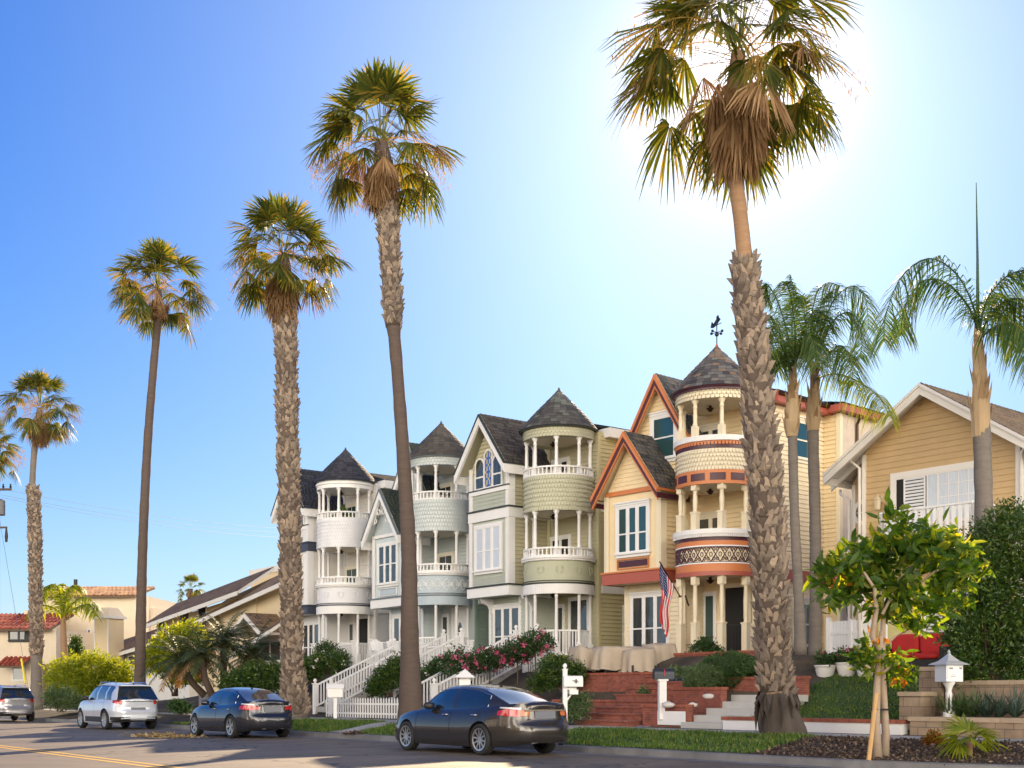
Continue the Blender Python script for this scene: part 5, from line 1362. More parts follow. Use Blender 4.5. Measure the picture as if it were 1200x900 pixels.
rose_tree('pink rose tree tallest and rightmost, by the porch posts', 627, 757, 815, 38.2, .55, 4)
# ------------------------------------------------------------------ cars
def paint(name, col, metal=.5, rough=.28): return mat(name, col, rough, metal, coat=1.0)
CARGLASS = mat('car_glass', (.012, .02, .035), .02, ior=1.8, coat=1.0)
CHROME = mat('chrome', (.75, .75, .75), .12, 1.0)
ALLOY = mat('alloy_wheel', (.55, .55, .56), .28, .9)
BLKPL = mat('black_plastic', (.018, .018, .018), .5)
REDL = mat('tail_light', (.45, .012, .01), .12, coat=1.0)
CLEARL = mat('clear_lens', (.65, .62, .62), .1, coat=1.0)
AMBER = mat('amber_lens', (.55, .14, .02), .15, coat=1.0)
PLATE = mat('number_plate', (.16, .17, .20), .4)
def interp(tab, x):
    if x <= tab[0][0]: return tab[0][1]
    for (a, b), (c, d) in zip(tab, tab[1:]):
        if x <= c: 
            t = (x-a)/(c-a); return b+(d-b)*t
    return tab[-1][1]
def sinterp(tab, x):
    """smooth interpolation"""
    n = len(tab)
    if x <= tab[0][0]: return tab[0][1]
    if x >= tab[-1][0]: return tab[-1][1]
    for i in range(n-1):
        if x <= tab[i+1][0]:
            x0, y0 = tab[i]; x1, y1 = tab[i+1]; h = x1-x0; t = (x-x0)/h
            m0 = (y1 - tab[max(i-1,0)][1])/(x1 - tab[max(i-1,0)][0]); m1 = (tab[min(i+2,n-1)][1]-y0)/(tab[min(i+2,n-1)][0]-x0)
            return (2*t**3-3*t*t+1)*y0+(t**3-2*t*t+t)*h*m0+(-2*t**3+3*t*t)*y1+(t**3-t*t)*h*m1
class Car:
    def __init__(c, S): c.S = S
    def ang(c, x=None, y=None):
        S = c.S; n = S['n']
        if x is not None:
            v = abs(x)/(S['L']/2); a = math.acos(min(1, v**(n/2))); return a if x > 0 else PI-a
        return None
    def surf(c, th, z=None, v=None):
        S = c.S; n = S['n']; Lh, Wh = S['L']/2, S['W']/2
        ct, st = math.cos(th), math.sin(th)
        x0 = Lh*math.copysign(abs(ct)**(2/n), ct); y0 = Wh*math.copysign(abs(st)**(2/n), st)
        zl = sinterp(S['zlow'], x0); zs = sinterp(S['ztop'], x0)
        if v is None: v = (z-zl)/(zs-zl)
        v = max(0, min(1, v)); z = zl+(zs-zl)*v
        wx = max(0, (abs(x0)-(Lh-.55))/.55)**1.6; wy = 1
        ix = sinterp(S['rear'] if x0 < 0 else S['front'], z)*wx
        iy = sinterp(S['side'], v)
        pl = sinterp(S['plan'], x0)
        x = x0-math.copysign(ix, x0); y = (y0*pl)
        y = y - math.copysign(min(abs(y), iy), y)
        return Vector((x, y, z))
    def nrm(c, th, z):
        e = .02; a = c.surf(th+e, z); b = c.surf(th-e, z); u = c.surf(th, z+.02); d = c.surf(th, z-.02)
        n = (a-b).cross(u-d); n.normalize(); return n
    def patch(c, mb, th0, th1, z0, z1, off=.008, nu=10, nv=4, zf=None, mi=0):
        for sg in (1, -1):
            V = []
            for i in range(nu+1):
                th = th0+(th1-th0)*i/nu
                za, zb = (z0, z1) if zf is None else zf(i/nu)
                for j in range(nv+1):
                    z = za+(zb-za)*j/nv; p = c.surf(th, z); n = c.nrm(th, z); p = p+n*off
                    V.append(Vector((p.x, p.y*sg, p.z)))
            Fq = []
            for i in range(nu):
                for j in range(nv):
                    a = i*(nv+1)+j; f = (a, a+nv+1, a+nv+2, a+1); Fq.append(f if sg > 0 else f[::-1])
            mb.add(V, Fq, mi)
def make_car(S, label, tq, rz=None, group=None, name='parked_car'):
    c = Car(S); loc = TQ(*tq, 0.0)
    e = empty(name, tuple(loc), rz if rz is not None else math.atan2(UY, UX), label, S['cat'], 'cars parked along the kerb')
    Lh, Wh = S['L']/2, S['W']/2; N_ = 112; M_ = 12
    # arc-length distributed angles
    th = [PI*(i+.5)/600 for i in range(600)]; P = [c.surf(t, v=.5) for t in th]; cum = [0]
    for a, b in zip(P, P[1:]): cum.append(cum[-1]+(b-a).length)
    half = N_//2; ths = []
    for i in range(half):
        t = cum[-1]*(i)/(half-1); j = min(598, max(0, next((q for q in range(599) if cum[q+1] >= t), 598))); ths.append(th[j]+(th[j+1]-th[j])*((t-cum[j])/max(1e-6, cum[j+1]-cum[j])))
    ths = ths + [-t for t in ths[::-1]]
    mb = MB(); V = []
    for t in ths:
        for j in range(M_+1): V.append(c.surf(t, v=j/M_))
    Fq = []
    for i in range(N_):
        k = (i+1) % N_
        for j in range(M_): a = i*(M_+1)+j; b = k*(M_+1)+j; Fq.append((a, b, b+1, a+1))
    Fq.append(tuple(i*(M_+1) for i in range(N_))[::-1])
    # cap
    def top(i): return i*(M_+1)+M_
    rows = []; K = 5
    for i in range(half):
        a, b = V[top(i)], V[top(N_-1-i)]; row = [top(i)]
        if 0 < i < half-1:
            cr = .05*min(1, abs(a.y)/.5)
            for q in range(1, K):
                f = q/K; p = a.lerp(b, f); p.z += cr*(1-(2*f-1)**2)*1.0; V.append(p); row.append(len(V)-1)
        row.append(top(N_-1-i)); rows.append(row)
    for i in range(half-1):
        r0, r1 = rows[i], rows[i+1]
        if len(r0) == len(r1):
            for q in range(len(r0)-1): Fq.append((r0[q], r1[q], r1[q+1], r0[q+1]))
        else: Fq.append(tuple(r0[::-1]+r1) if len(r0) < len(r1) else tuple(r0[::-1]+r1))
    mb.add(V, Fq)
    body = mb.build('body', [S['paint'], BLKPL], e)
    # wheel arch cut
    cut = MB()
    for wx in (S['wf'], S['wr']):
        for sg in (-1, 1):
            y0 = sg*(Wh-.30); y1 = sg*(Wh+.2); n = 28; base = len(cut.v); rr = S['ra']
            for y in (y0, y1):
                for q in range(n): cut.v.append((wx+rr*math.cos(2*PI*q/n), y, S['rw']+rr*math.sin(2*PI*q/n)*.98))
            for q in range(n): cut.f.append((base+q, base+(q+1) % n, base+n+(q+1) % n, base+n+q)); cut.m.append(0)
            cut.f.append(tuple(base+q for q in range(n))[::-1]); cut.f.append(tuple(base+n+q for q in range(n))); cut.m += [0, 0]
    cm = bpy.data.meshes.new('cut'); cm.from_pydata(cut.v, [], cut.f); cm.materials.append(S['paint']); cm.materials.append(BLKPL)
    cm.polygons.foreach_set('material_index', [1]*len(cut.f)); 
    import bmesh
    for me in (cm, body.data):
        bm = bmesh.new(); bm.from_mesh(me); bmesh.ops.recalc_face_normals(bm, faces=bm.faces); bm.to_mesh(me); bm.free()
    co_ = bpy.data.objects.new('cut', cm); COL.objects.link(co_)
    md = body.modifiers.new('b', 'BOOLEAN'); md.object = co_; md.operation = 'DIFFERENCE'; md.solver = 'EXACT'
    e.location = (0, 0, 0); rzs = e.rotation_euler.z; e.rotation_euler.z = 0
    bpy.context.view_layer.update()
    dg = bpy.context.evaluated_depsgraph_get(); nm = bpy.data.meshes.new_from_object(body.evaluated_get(dg))
    body.modifiers.clear(); body.data = nm; bpy.data.objects.remove(co_)
    e.location = loc; e.rotation_euler.z = rzs
    shade_auto(body, 32)
    # greenhouse
    G = S['gh']; st = []
    x = G['x1']
    xs = [G['x1']+(G['xw']-G['x1'])*i/7 for i in range(7)] + [G['xw']+(G['xr']-G['xw'])*i/20 for i in range(20)] + [G['xr']+(G['x0']-G['xr'])*i/7 for i in range(8)]
    def sect(x):
        zb = sinterp(S['ztop'], x)-.02; zr = sinterp(G['roof'], x); h = max(.002, zr-zb)
        hb = Wh*sinterp(S['plan'], x) - sinterp(S['side'], 1) - .015
        wb = min(hb, sinterp(G['wid'], x)); H_ = G['H']
        tum = G['tumb']
        ptsy = [(wb, zb), (wb-tum*.5*(h*.5/H_)**1.0*.9, zb+h*.45), (wb-tum*(h/H_)*.92, zb+h*.84), (wb-tum*(h/H_)*1.15-.02, zb+h*.94), (wb*.72-tum*(h/H_)*.7, zb+h*.985), (wb*.36, zb+h*1.0+.012), (0, zb+h+.018)]
        return ptsy
    half_n = 7; Vg = []
    for x in xs:
        s_ = sect(x)
        row = [(x, y, z) for y, z in s_] + [(x, -y, z) for y, z in s_[:-1][::-1]]
        Vg.append(row)
    W_ = len(Vg[0]); gl = MB(); pa = MB(); 
    for mb_ in (gl, pa): mb_.v = [p for r in Vg for p in r]
    for i in range(len(xs)-1):
        xm = (xs[i]+xs[i+1])/2
        for j in range(W_-1):
            jj = min(j, W_-2-j)
            a = i*W_+j; f = (a, a+W_, a+W_+1, a+1)
            if jj <= 1: g = G['q0'] < xm < G['x1'] - .12 and not any(abs(xm-b) < .06 for b in G['pillars'])
            elif jj == 2: g = False
            else: g = xm > G['xw'] or xm < G['xr']
            (gl if g else pa).f.append(f); (gl if g else pa).m.append(0)
    o = gl.build('windows', CARGLASS, e); shade_auto(o, 30)
    o = pa.build('roof', S['paint'], e); shade_auto(o, 30)
    for side in (1, -1):
        mb = MB(); pts = []; pts2 = []
        for x in xs:
            if x < G['q0']-.02 or x > G['x1']-.1: continue
            s_ = sect(x); pts.append((x, side*(s_[0][0]+.006), s_[0][1]+.014)); pts2.append((x, side*(s_[2][0]+.008), s_[2][1]+.004))
        mb.tube(pts, .010, 5); mb.tube(pts2, .008, 5)
        mb.tube([pts[-1], pts2[-1]], .008, 5)
        mb.build('window_trim', CHROME if S['cat'] == 'car' else BLKPL, e)
        mb = MB(); xq = G['xw']+.12 if S['cat'] == 'car' else G['xw']+.25
        zb = sinterp(S['ztop'], xq); yb = side*(sect(xq)[0][0])
        mb.lathe(0, 0, [(.02,-.075),(.10,-.06),(.125,-.01),(.12,.05),(.07,.08),(.01,.085)], 12)
        mb.v = [(xq+v[0]*.9, yb+side*.13+v[1]*1.0, zb+.075+v[2]) for v in mb.v]
        mb.obox((xq-.03, yb-side*.02, zb+.0), (.06,0,0), (0,side*.12,.03), (0,0,.03)); o = mb.build('wing_mirror', S['mirror'], e, smooth=True)
    # lights and fittings
    A = c.ang
    for nm, m, t0, t1, z0, z1, zf in S['patches']:
        mb = MB(); c.patch(mb, t0, t1, z0, z1, .010, 14, 5, zf)
        k = len(mb.v)//2
        for h_ in range(2):   # left / right as separate parts
            q = MB(); q.v = mb.v[h_*k:(h_+1)*k]; nf = len(mb.f)//2; q.f = [tuple(i-h_*k for i in f) for f in mb.f[h_*nf:(h_+1)*nf]]; q.m = [0]*len(q.f); q.build(nm, m, e, smooth=True)
    mb = MB(); c.patch(mb, PI*.02, PI*.98, S['zskirt0'], S['zskirt1'], .006, 60, 2)
    # drop skirt faces inside the wheel openings
    keep = [f for f in mb.f if not any(math.hypot(mb.v[f[0]][0]-wx, mb.v[f[0]][2]-S['rw']) < S['ra']+.05 and abs(mb.v[f[0]][1]) > Wh*.7 for wx in (S['wf'], S['wr']))]
    mb.f = keep; mb.m = [0]*len(keep); mb.build('lower_cladding', BLKPL if S['cat'] != 'car' else S.get('skirt', BLKPL), e, smooth=True)
    mb = MB(); dz = interp(S['ztop'], 0)
    for xx in S['seams']:
        for sg in (1,): c.patch(mb, A(x=xx-.005) if abs(xx) > .005 else 1.5, A(x=xx+.005), S['zskirt1']+.02, interp(S['ztop'], xx)-.03, .0025, 1, 14)
    mb.build('door_seams', DARKIN, e)
    for xx in S['handles']:
        for sg in (1, -1):
            z = S['hz']; p = c.surf(A(x=xx), z); mb = MB(); mb.tube([(xx-.10, sg*(p.y+.005), z), (xx-.07, sg*(p.y+.032), z), (xx+.07, sg*(p.y+.032), z), (xx+.10, sg*(p.y+.005), z)], .014, 6); mb.build('door_handle', CHROME if S['cat'] == 'car' else S['paint'], e, smooth=True)
    # rear plate, trim bar, reflectors, badge
    def rearx(z): return c.surf(PI, z).x
    mb = MB(); z = S['platez']; mb.box(rearx(z)-.02, rearx(z)+.05, -.26, .26, z-.075, z+.075); mb.build('number_plate', PLATE, e)
    mb = MB(); z = S['barz']; mb.beam((rearx(z)-.016, -.5, z), (rearx(z)-.016, .5, z), .03, .028); mb.build('boot_trim', CHROME, e)
    for sg in (1, -1):
        mb = MB(); z = S['refz']; p = c.surf(PI-.28, z); mb.obox((p.x-.012, sg*(p.y-.16), z-.018), (.03, sg*.0, 0), (.03, sg*.18, 0), (0, 0, .036)); mb.build('reflector', REDL, e)
    if S.get('fin'):
        fx, fz = S['fin']; mb = MB(); mb.poly_extrude([(fx+.09, -.015, fz), (fx-.06, -.015, fz+.055), (fx-.08, -.015, fz)], (0, .03, 0)); mb.build('roof_aerial', BLKPL, e)
    if S['cat'] != 'car':
        for sg in (1, -1):
            mb = MB(); y = sg*(sect(-.5)[3][0]-.02); mb.tube([(.3, y, sinterp(G['roof'], .3)-.0), (.15, y, sinterp(G['roof'], .1)+.05), (-1.4, y, sinterp(G['roof'], -1.4)+.05), (-1.6, y, sinterp(G['roof'], -1.6)+.0)], .018, 6); mb.build('roof_rail', CHROME, e)
        mb = MB(); mb.obox((G['xr']+.05, -.56, sinterp(G['roof'], G['xr'])+.005), (-.24, 0, -.02), (0, 1.12, 0), (0, 0, .03)); mb.build('rear_spoiler', S['paint'], e)
    # wheels
    for wx in (S['wf'], S['wr']):
        for sg in (1, -1):
            w = bpy.data.objects.new('wheel', None); COL.objects.link(w); w.parent = e; w.location = (wx, sg*(Wh-.12), S['rw'])
            rw = S['rw']; rr = S['rr']
            mb = MB(); mb.lathe(0, 0, [(rr, -.10), (rw-.03, -.11), (rw-.005, -.085), (rw, -.05), (rw, .05), (rw-.005, .085), (rw-.03, .11), (rr+.01, .10), (rr-.01, .06), (rr-.01, -.09)], 36, cap=False)
            mb.v = [(v[0], v[2]*sg, v[1]) for v in mb.v]; mb.build('tyre', RUBBER, w, smooth=True)
            mb = MB(); mb.lathe(0, 0, [(.01, .02), (rr-.02, .02), (rr-.01, .09)], 30, cap=False); mb.v = [(v[0], v[2]*sg, v[1]) for v in mb.v]; mb.build('wheel_disc', BLKPL, w)
            mb = MB(); ns = S['spokes']
            mb.lathe(0, 0, [(rr-.03, .075), (rr-.03, .095), (rr+.002, .10), (rr+.002, .085)], 36, cap=False); mb.lathe(0, 0, [(.01, .085), (.045, .085), (.06, .06)], 14)
            for k in range(ns):
                a = 2*PI*k/ns+.2
                for dlt in ((-1, 1) if S.get('twin') else (0,)):
                    a2 = a+dlt*S['twin']*.5 if dlt else a
                    ca, sa = math.cos(a), math.sin(a); cb, sb = math.cos(a2+dlt*.06), math.sin(a2+dlt*.06); w0, w1 = S['sw']
                    mb.add([(ca*.04+sa*w0, sa*.04-ca*w0, .085), (ca*.04-sa*w0, sa*.04+ca*w0, .085), (cb*(rr-.02)-sb*w1, sb*(rr-.02)+cb*w1, .09), (cb*(rr-.02)+sb*w1, sb*(rr-.02)-cb*w1, .09),
                            (ca*.04+sa*w0, sa*.04-ca*w0, .05), (ca*.04-sa*w0, sa*.04+ca*w0, .05), (cb*(rr-.02)-sb*w1, sb*(rr-.02)+cb*w1, .05), (cb*(rr-.02)+sb*w1, sb*(rr-.02)-cb*w1, .05)], [(0,1,2,3), (0,3,7,4), (1,5,6,2)])
            mb.v = [(v[0], v[2]*sg, v[1]) for v in mb.v]; mb.build('rim', ALLOY, w)
    return e
def sedan_spec(pt, lex=False):
    L_, W_ = (4.98, 1.86) if not lex else (4.58, 1.80)
    k = L_/4.88
    S = dict(cat='car', L=L_, W=W_, n=5.0, paint=pt, mirror=BLKPL if not lex else pt, rw=.33, rr=.235, ra=.385, wf=1.45*k, wr=-1.33*k,
        ztop=[(x*k, z) for x, z in [(-2.44,1.02),(-2.3,1.065),(-2.0,1.055),(-1.5,1.0),(-.8,.955),(0,.935),(.8,.925),(1.2,.90),(1.7,.83),(2.1,.74),(2.44,.62)]],
        zlow=[(-2.44*k,.27),(-2.0*k,.2),(-1,.17),(1,.17),(2*k,.18),(2.44*k,.22)],
        rear=[(.2,.10),(.32,.02),(.45,0),(.62,.015),(.68,.07),(.8,.09),(1.0,.10),(1.07,.05)], front=[(.2,.08),(.35,0),(.5,.02),(.62,.09),(.7,.2)],
        side=[(0,.07),(.08,.025),(.3,.008),(.52,0),(.66,.012),(.8,.035),(.93,.07),(1,.12)], plan=[(-2.44*k,.93),(-1.6,.985),(-.5,1),(1.0,1),(1.8,.975),(2.44*k,.90)],
        gh=dict(x1=1.12*k, xw=.38*k, xr=-1.12*k, x0=-1.98*k, H=.52, tumb=.20, q0=-1.42*k, pillars=[-.28*k], wid=[(-2,.55),(-1.6,.66),(-1.1,.74),(0,.80),(1.2,.72)],
            roof=[(-1.98*k,1.03),(-1.7*k,1.14),(-1.12*k,1.36),(-.7*k,1.43),(-.2,1.455),(.38*k,1.405),(.8*k,1.16),(1.12*k,.93)]),
        zskirt0=.19, zskirt1=.30, seams=[1.02*k,-.28*k,-1.28*k], handles=[-.08*k,-1.12*k], hz=.83, platez=.84, barz=.93, refz=.40, spokes=10 if not lex else 5, sw=(.020,.014) if not lex else (.03,.02), fin=(-.85*k,1.41), twin=None if not lex else .32)
    P = []
    P.append(('tail_light', REDL, PI-.42, PI-1.05, .80, .95, lambda f: (.80+.03*f, .935+.03*f-.10*max(0,f-.75)*2)))
    P.append(('tail_light_clear', CLEARL, PI-.42, PI-1.02, .935, .985, lambda f: (.94+.03*f, .985+.03*f-.02*f)))
    P.append(('boot_light', AMBER if not lex else REDL, PI-.18, PI-.40, .82, .93, None))
    P.append(('head_light', CLEARL, .40, .95, .58, .68, lambda f: (.55+.06*f, .64+.10*f)))
    S['patches'] = P; S['skirt'] = pt
    return S
def suv_spec(pt):
    S = dict(cat='suv', L=4.60, W=1.855, n=5.5, paint=pt, mirror=BLKPL, rw=.355, rr=.245, ra=.42, wf=1.38, wr=-1.29,
        ztop=[(-2.3,1.05),(-2.0,1.08),(-1.2,1.09),(-.2,1.06),(.8,1.04),(1.2,1.02),(1.6,.97),(2.0,.88),(2.3,.72)],
        zlow=[(-2.3,.34),(-1.9,.26),(-1,.22),(1,.22),(1.9,.24),(2.3,.28)],
        rear=[(.3,.10),(.42,.0),(.66,0),(.72,.06),(.9,.06),(1.08,.05)], front=[(.25,.08),(.4,0),(.7,.03),(.8,.12),(.9,.2)],
        side=[(0,.05),(.08,.02),(.28,.02),(.5,0),(.7,.01),(.85,.03),(1,.085)], plan=[(-2.3,.95),(-1.6,.99),(-.5,1),(1.0,1),(1.8,.975),(2.3,.90)],
        gh=dict(x1=1.22, xw=.50, xr=-1.85, x0=-2.20, H=.60, tumb=.21, q0=-1.72, pillars=[-.22,-1.22], wid=[(-2.2,.78),(-1.5,.82),(0,.83),(1.3,.74)],
            roof=[(-2.20,1.07),(-2.05,1.30),(-1.85,1.57),(-1.3,1.64),(-.5,1.68),(.0,1.665),(.50,1.58),(.9,1.30),(1.22,1.03)]),
        zskirt0=.27, zskirt1=.46, seams=[1.0,-.22,-1.2], handles=[-.05,-1.05], hz=.98, platez=.72, barz=1.02, refz=.55, spokes=5, sw=(.045,.03), fin=(-1.7,1.615), twin=.4)
    S['patches'] = [('tail_light', REDL, PI-.34, PI-.95, .92, 1.07, lambda f: (.90+.06*f, 1.03+.03*f)), ('head_light', CLEARL, .40, .95, .75, .86, lambda f: (.74+.05*f, .82+.09*f))]
    return S
make_car(sedan_spec(paint('charcoal_car_paint', (.045, .040, .038), .5, .22)), 'dark grey sedan with ten spoke wheels, nearest car at the kerb', (21.95, -1.5))
make_car(sedan_spec(paint('dark_blue_car_paint', (.026, .028, .04), .5, .22), True), 'dark blue sedan with red tail lights parked before the date palm', (34.3, -1.45))
make_car(suv_spec(paint('silver_white_car_paint', (.60, .64, .72), .3, .3)), 'pale silver blue suv parked before the yellow green bush', (45.2, -1.4))
make_car(suv_spec(paint('silver_grey_car_paint', (.34, .34, .37), .6, .28)), 'silver grey suv farthest left, cut by the picture edge', (60.6, -1.4))
# ------------------------------------------------------------------ garden walls, stairs, fences  (street frame objects)
STREET_RZ = math.atan2(-UY, -UX)         # local x runs along the street to the right, local y towards the houses
def street_empty(name, t, q, z, label, cat, group=None):
    p = TQ(t, q, z); return empty(name, tuple(p), STREET_RZ, label, cat, group)
def street_obj(mb, name, m, t, q, z, label, cat, group=None, smooth=False):
    o = mb.build(name, m, None, smooth); p = TQ(t, q, z); o.location = p; o.rotation_euler = (0, 0, STREET_RZ); return tagp(o, label, cat, group)
BRICKCAP = brickmat('brick_cap', (0.34, 0.10, 0.055), (0.24, 0.065, 0.04), (0.26, 0.19, 0.15), 6.0, .5, .5, vert=False)
# brick stair of the yellow house: (x to the right, y inwards)
e = street_empty('brick_stair', 24.2, 4.1, .42, 'red brick front steps climbing to the terrace of the yellow house', 'steps')
for i in range(8):
    z1 = .17*(i+1); mb = MB(); w0 = -1.1 + (.0 if i < 7 else -.0); w1 = 1.1
    mb.box(w0, w1, i*.36, 3.6, -.4 if i == 0 else z1-.17-.02*0, z1-.045); mb.box(w0-.03, w1+.03, i*.36-.035, i*.36+.40 if i < 7 else 3.62, z1-.044, z1)
    mb.build('step', [BRICK], e)
def wallobj(name, label, t, q, z0, x0, x1, y0, y1, h, m, capm, caph=.07, ov=.03, cat='wall', group=None):
    e = street_empty(name, t, q, z0, label, cat, group); mb = MB(); mb.box(x0, x1, y0, y1, -.5, h); mb.build('wall_body', m, e)
    mb = MB(); L_ = x1-x0; n = max(1, int(round(L_/.5)))
    for i in range(n): mb.box(x0-ov+(L_+2*ov)*i/n+.003, x0-ov+(L_+2*ov)*(i+1)/n-.003, y0-ov, y1+ov, h+.001, h+caph)
    mb.build('cap', capm, e); return e
G_ = 'brick terrace walls of the yellow house'
wallobj('brick_wall', 'lower brick terrace wall left of the brick steps', 25.4, 5.5, .42, -2.6, .02, 0, .22, .62, BRICK, BRICKCAP, group=G_)
wallobj('brick_wall', 'upper brick terrace wall left of the brick steps, under the covered furniture', 25.4, 6.75, .42, -3.4, .02, 0, .22, 1.40, BRICK, BRICKCAP, group=G_)
wallobj('brick_wall', 'brick planter wall between the brick steps and the concrete steps, with white panel', 21.4, 4.35, .42, -1.55, .0, 0, .22, .52, BRICK, BRICKCAP, group=G_)
wallobj('brick_wall', 'stepped brick planter wall behind the black mailbox', 21.4, 5.4, .42, -1.55, .15, 0, .22, .95, BRICK, BRICKCAP, group=G_)
wallobj('brick_wall', 'brick edging wall at the foot of the round bushes', 21.0, 6.9, .42, -1.6, 1.1, 0, .22, 1.22, BRICK, BRICKCAP, group=G_)
wallobj('brick_wall', 'brick porch wall below the entry of the yellow house', 25.5, 8.9, .42, -2.2, 2.4, 0, .22, 2.0, BRICK, BRICKCAP, group=G_)
mb = MB(); mb.box(0, .95, 0, .03, .08, .42); street_obj(mb, 'whitewashed_plaque', WHITE, 22.35, 4.30, .42, 'small white painted panel on the brick planter by the steps', 'plaque')
# terrace slab
tagp(sheet('terrace', 21.8, 28.7, 6.9, 9.4, 1, 1, lambda t, q: 1.80, CONC), kind='structure')
# concrete steps to the right
e = street_empty('concrete_stair', 20.75, 4.2, .42, 'pale concrete steps between the brick planter and the lawn', 'steps')
for i in range(5):
    z1 = .165*(i+1); mb = MB(); mb.box(-.68+i*.02, .68+i*.12, i*.42, 2.5, -.3 if i == 0 else z1-.165, z1); o = mb.build('step', CONCW, e)
# low white wall with brick cap along the pavement
wallobj('low_white_wall', 'low white garden wall with brick cap along the pavement below the lawn', 20.0, 4.15, .42, 0, 4.9, 0, .2, .24, WHITE, BRICKCAP, .08)
# tan block walls at the right
wallobj('block_wall', 'front tan block retaining wall by the pavement at the right', 14.95, 4.2, .40, 0, 9.0, 0, .28, .32, BLOCK, BLOCKCAP, .09)
wallobj('block_wall', 'rear tan block retaining wall behind the agaves at the right', 15.7, 5.75, .40, .52, 10.0, 0, .28, 1.05, BLOCK, BLOCKCAP, .09)
wallobj('block_pillar', 'tall tan block pillar at the end of the rear block wall', 15.7, 5.7, .40, -.05, .48, -.05, .5, 1.35, BLOCK, BLOCKCAP, .09, cat='pillar', group='tan block pillars')
wallobj('block_pillar', 'short tan block pillar at the foot of the lawn, lower of the two', 15.6, 4.9, .40, -.1, .42, 0, .5, .82, BLOCK, BLOCKCAP, .09, cat='pillar', group='tan block pillars')
# soil between the block walls
tagp(sheet('planter_bed', 6, 14.95, 4.45, 5.8, 1, .4, lambda t, q: .78, MULCH), kind='structure')
wallobj('grey_block_wall', 'grey block garden wall under the date palm', 51.5, 4.4, .35, 0, 5.2, 0, .25, .85, GBLOCK, CONC, .06)
# white picket fence
e = street_empty('picket_fence', 39.7, 4.35, .42, 'low white picket fence by the pavement before the smooth palm', 'fence'); n = 31; L_ = 5.4
mb = MB(); mb.box(0, L_, .01, .05, .15, .21); mb.box(0, L_, .01, .05, .48, .54); mb.build('rail', WHITE, e)
pk = MB(); pk.poly_extrude([(0,-.012,.03),(.075,-.012,.03),(.075,-.012,.66),(.0375,-.012,.73),(0,-.012,.66)], (0,.02,0)); pm = pk.build('picket', WHITE, e)
for i in range(1, n): 
    o = pm.copy(); COL.objects.link(o); o.parent = e; o.location = (i*L_/n, 0, 0)
# white stairs with balustrades
def stair(name, label, t, q, z0, wid, run, rise, tread=None, rails=(0, 1), risers=9, hz=.86, tm=CONC, post_top=.3):
    e = street_empty(name, t, q, z0, label, 'stairs', 'front stairs with white balustrades')
    st = MB()
    for i in range(risers): st.box(0, wid, run*i/risers, run+.6, rise*i/risers-.03, rise*(i+1)/risers)
    st.build('steps', tm, e)
    for side in rails:
        x = side*wid
        mb = MB(); p0 = Vector((x, 0, .10)); p1 = Vector((x, run, rise+.10)); up = Vector((0, 0, hz))
        mb.beam(p0+up, p1+up, .08, .06); mb.beam(p0+Vector((0,0,.08)), p1+Vector((0,0,.08)), .06, .06)
        n = int(run/.125)
        for i in range(1, n): c = p0.lerp(p1, i/n); mb.box(x-.02, x+.02, c.y-.02, c.y+.02, c.z+.08, c.z+hz-.0)
        mb.build('balustrade', WHITE, e)
        for (y, z) in ((0, 0), (run, rise)):
            mb = MB(); mb.box(x-.07, x+.07, y-.07, y+.07, z-.35, z+hz+.16); mb.box(x-.095, x+.095, y-.095, y+.095, z+hz+.161, z+hz+.20)
            mb.lathe(x, y, [(.06, z+hz+.2), (.03, z+hz+.23), (.075, z+hz+.29), (.06, z+hz+.34), (.01, z+hz+.38)], 10); mb.build('newel_post', WHITE, e)
    return e
def flat_rail(name, label, t, q, z0, dx, dy, hz=.92, group='white porch balustrades'):
    e = street_empty(name, t, q, z0, label, 'railing', group); mb = MB(); a = Vector((0,0,0)); b = Vector((dx, dy, 0)); L_ = b.length
    mb.beam(a+Vector((0,0,hz)), b+Vector((0,0,hz)), .08, .06); mb.beam(a+Vector((0,0,.10)), b+Vector((0,0,.10)), .06, .06)
    n = int(L_/.115)
    for i in range(1, n): c = a.lerp(b, i/n); mb.box(c.x-.018, c.x+.018, c.y-.018, c.y+.018, .10, hz)
    mb.build('balusters', WHITE, e)
    for p in (a, b):
        mb = MB(); mb.box(p.x-.07, p.x+.07, p.y-.07, p.y+.07, -.3, hz+.12); mb.box(p.x-.1, p.x+.1, p.y-.1, p.y+.1, hz+.121, hz+.17); mb.build('post', WHITE, e)
    return e
stair('front_stair', 'white balustraded stair left of the picket fence, rising to the white house', 41.6, 4.9, .62, 1.25, 3.5, 1.62)
stair('front_stair', 'white balustraded stair rising to the pale blue green house, behind the smooth palm', 39.6, 6.4, 1.2, 1.2, 3.0, 1.35)
stair('front_stair', 'white balustraded stair rising behind the rose trees to the olive house', 34.3, 4.7, .55, 1.2, 4.2, 1.9)
flat_rail('porch_balustrade', 'white balustrade at the head of the stair before the white house porch', 44.2, 8.9, 2.45, 2.6, 0)
flat_rail('porch_balustrade', 'white balustrade left of the white house porch columns', 49.2, 8.8, 2.45, 3.6, 0)
flat_rail('porch_balustrade', 'white balustrade before the pale blue green porch, right of the smooth palm', 40.0, 8.7, 2.15, 3.2, 0)
flat_rail('porch_balustrade', 'short white balustrade at the foot of the olive house porch', 34.6, 8.3, 1.75, 2.2, 0)
flat_rail('porch_balustrade', 'white balustrade right of the olive house stair, beside the brick terrace', 32.6, 8.0, 1.75, 1.6, 0)
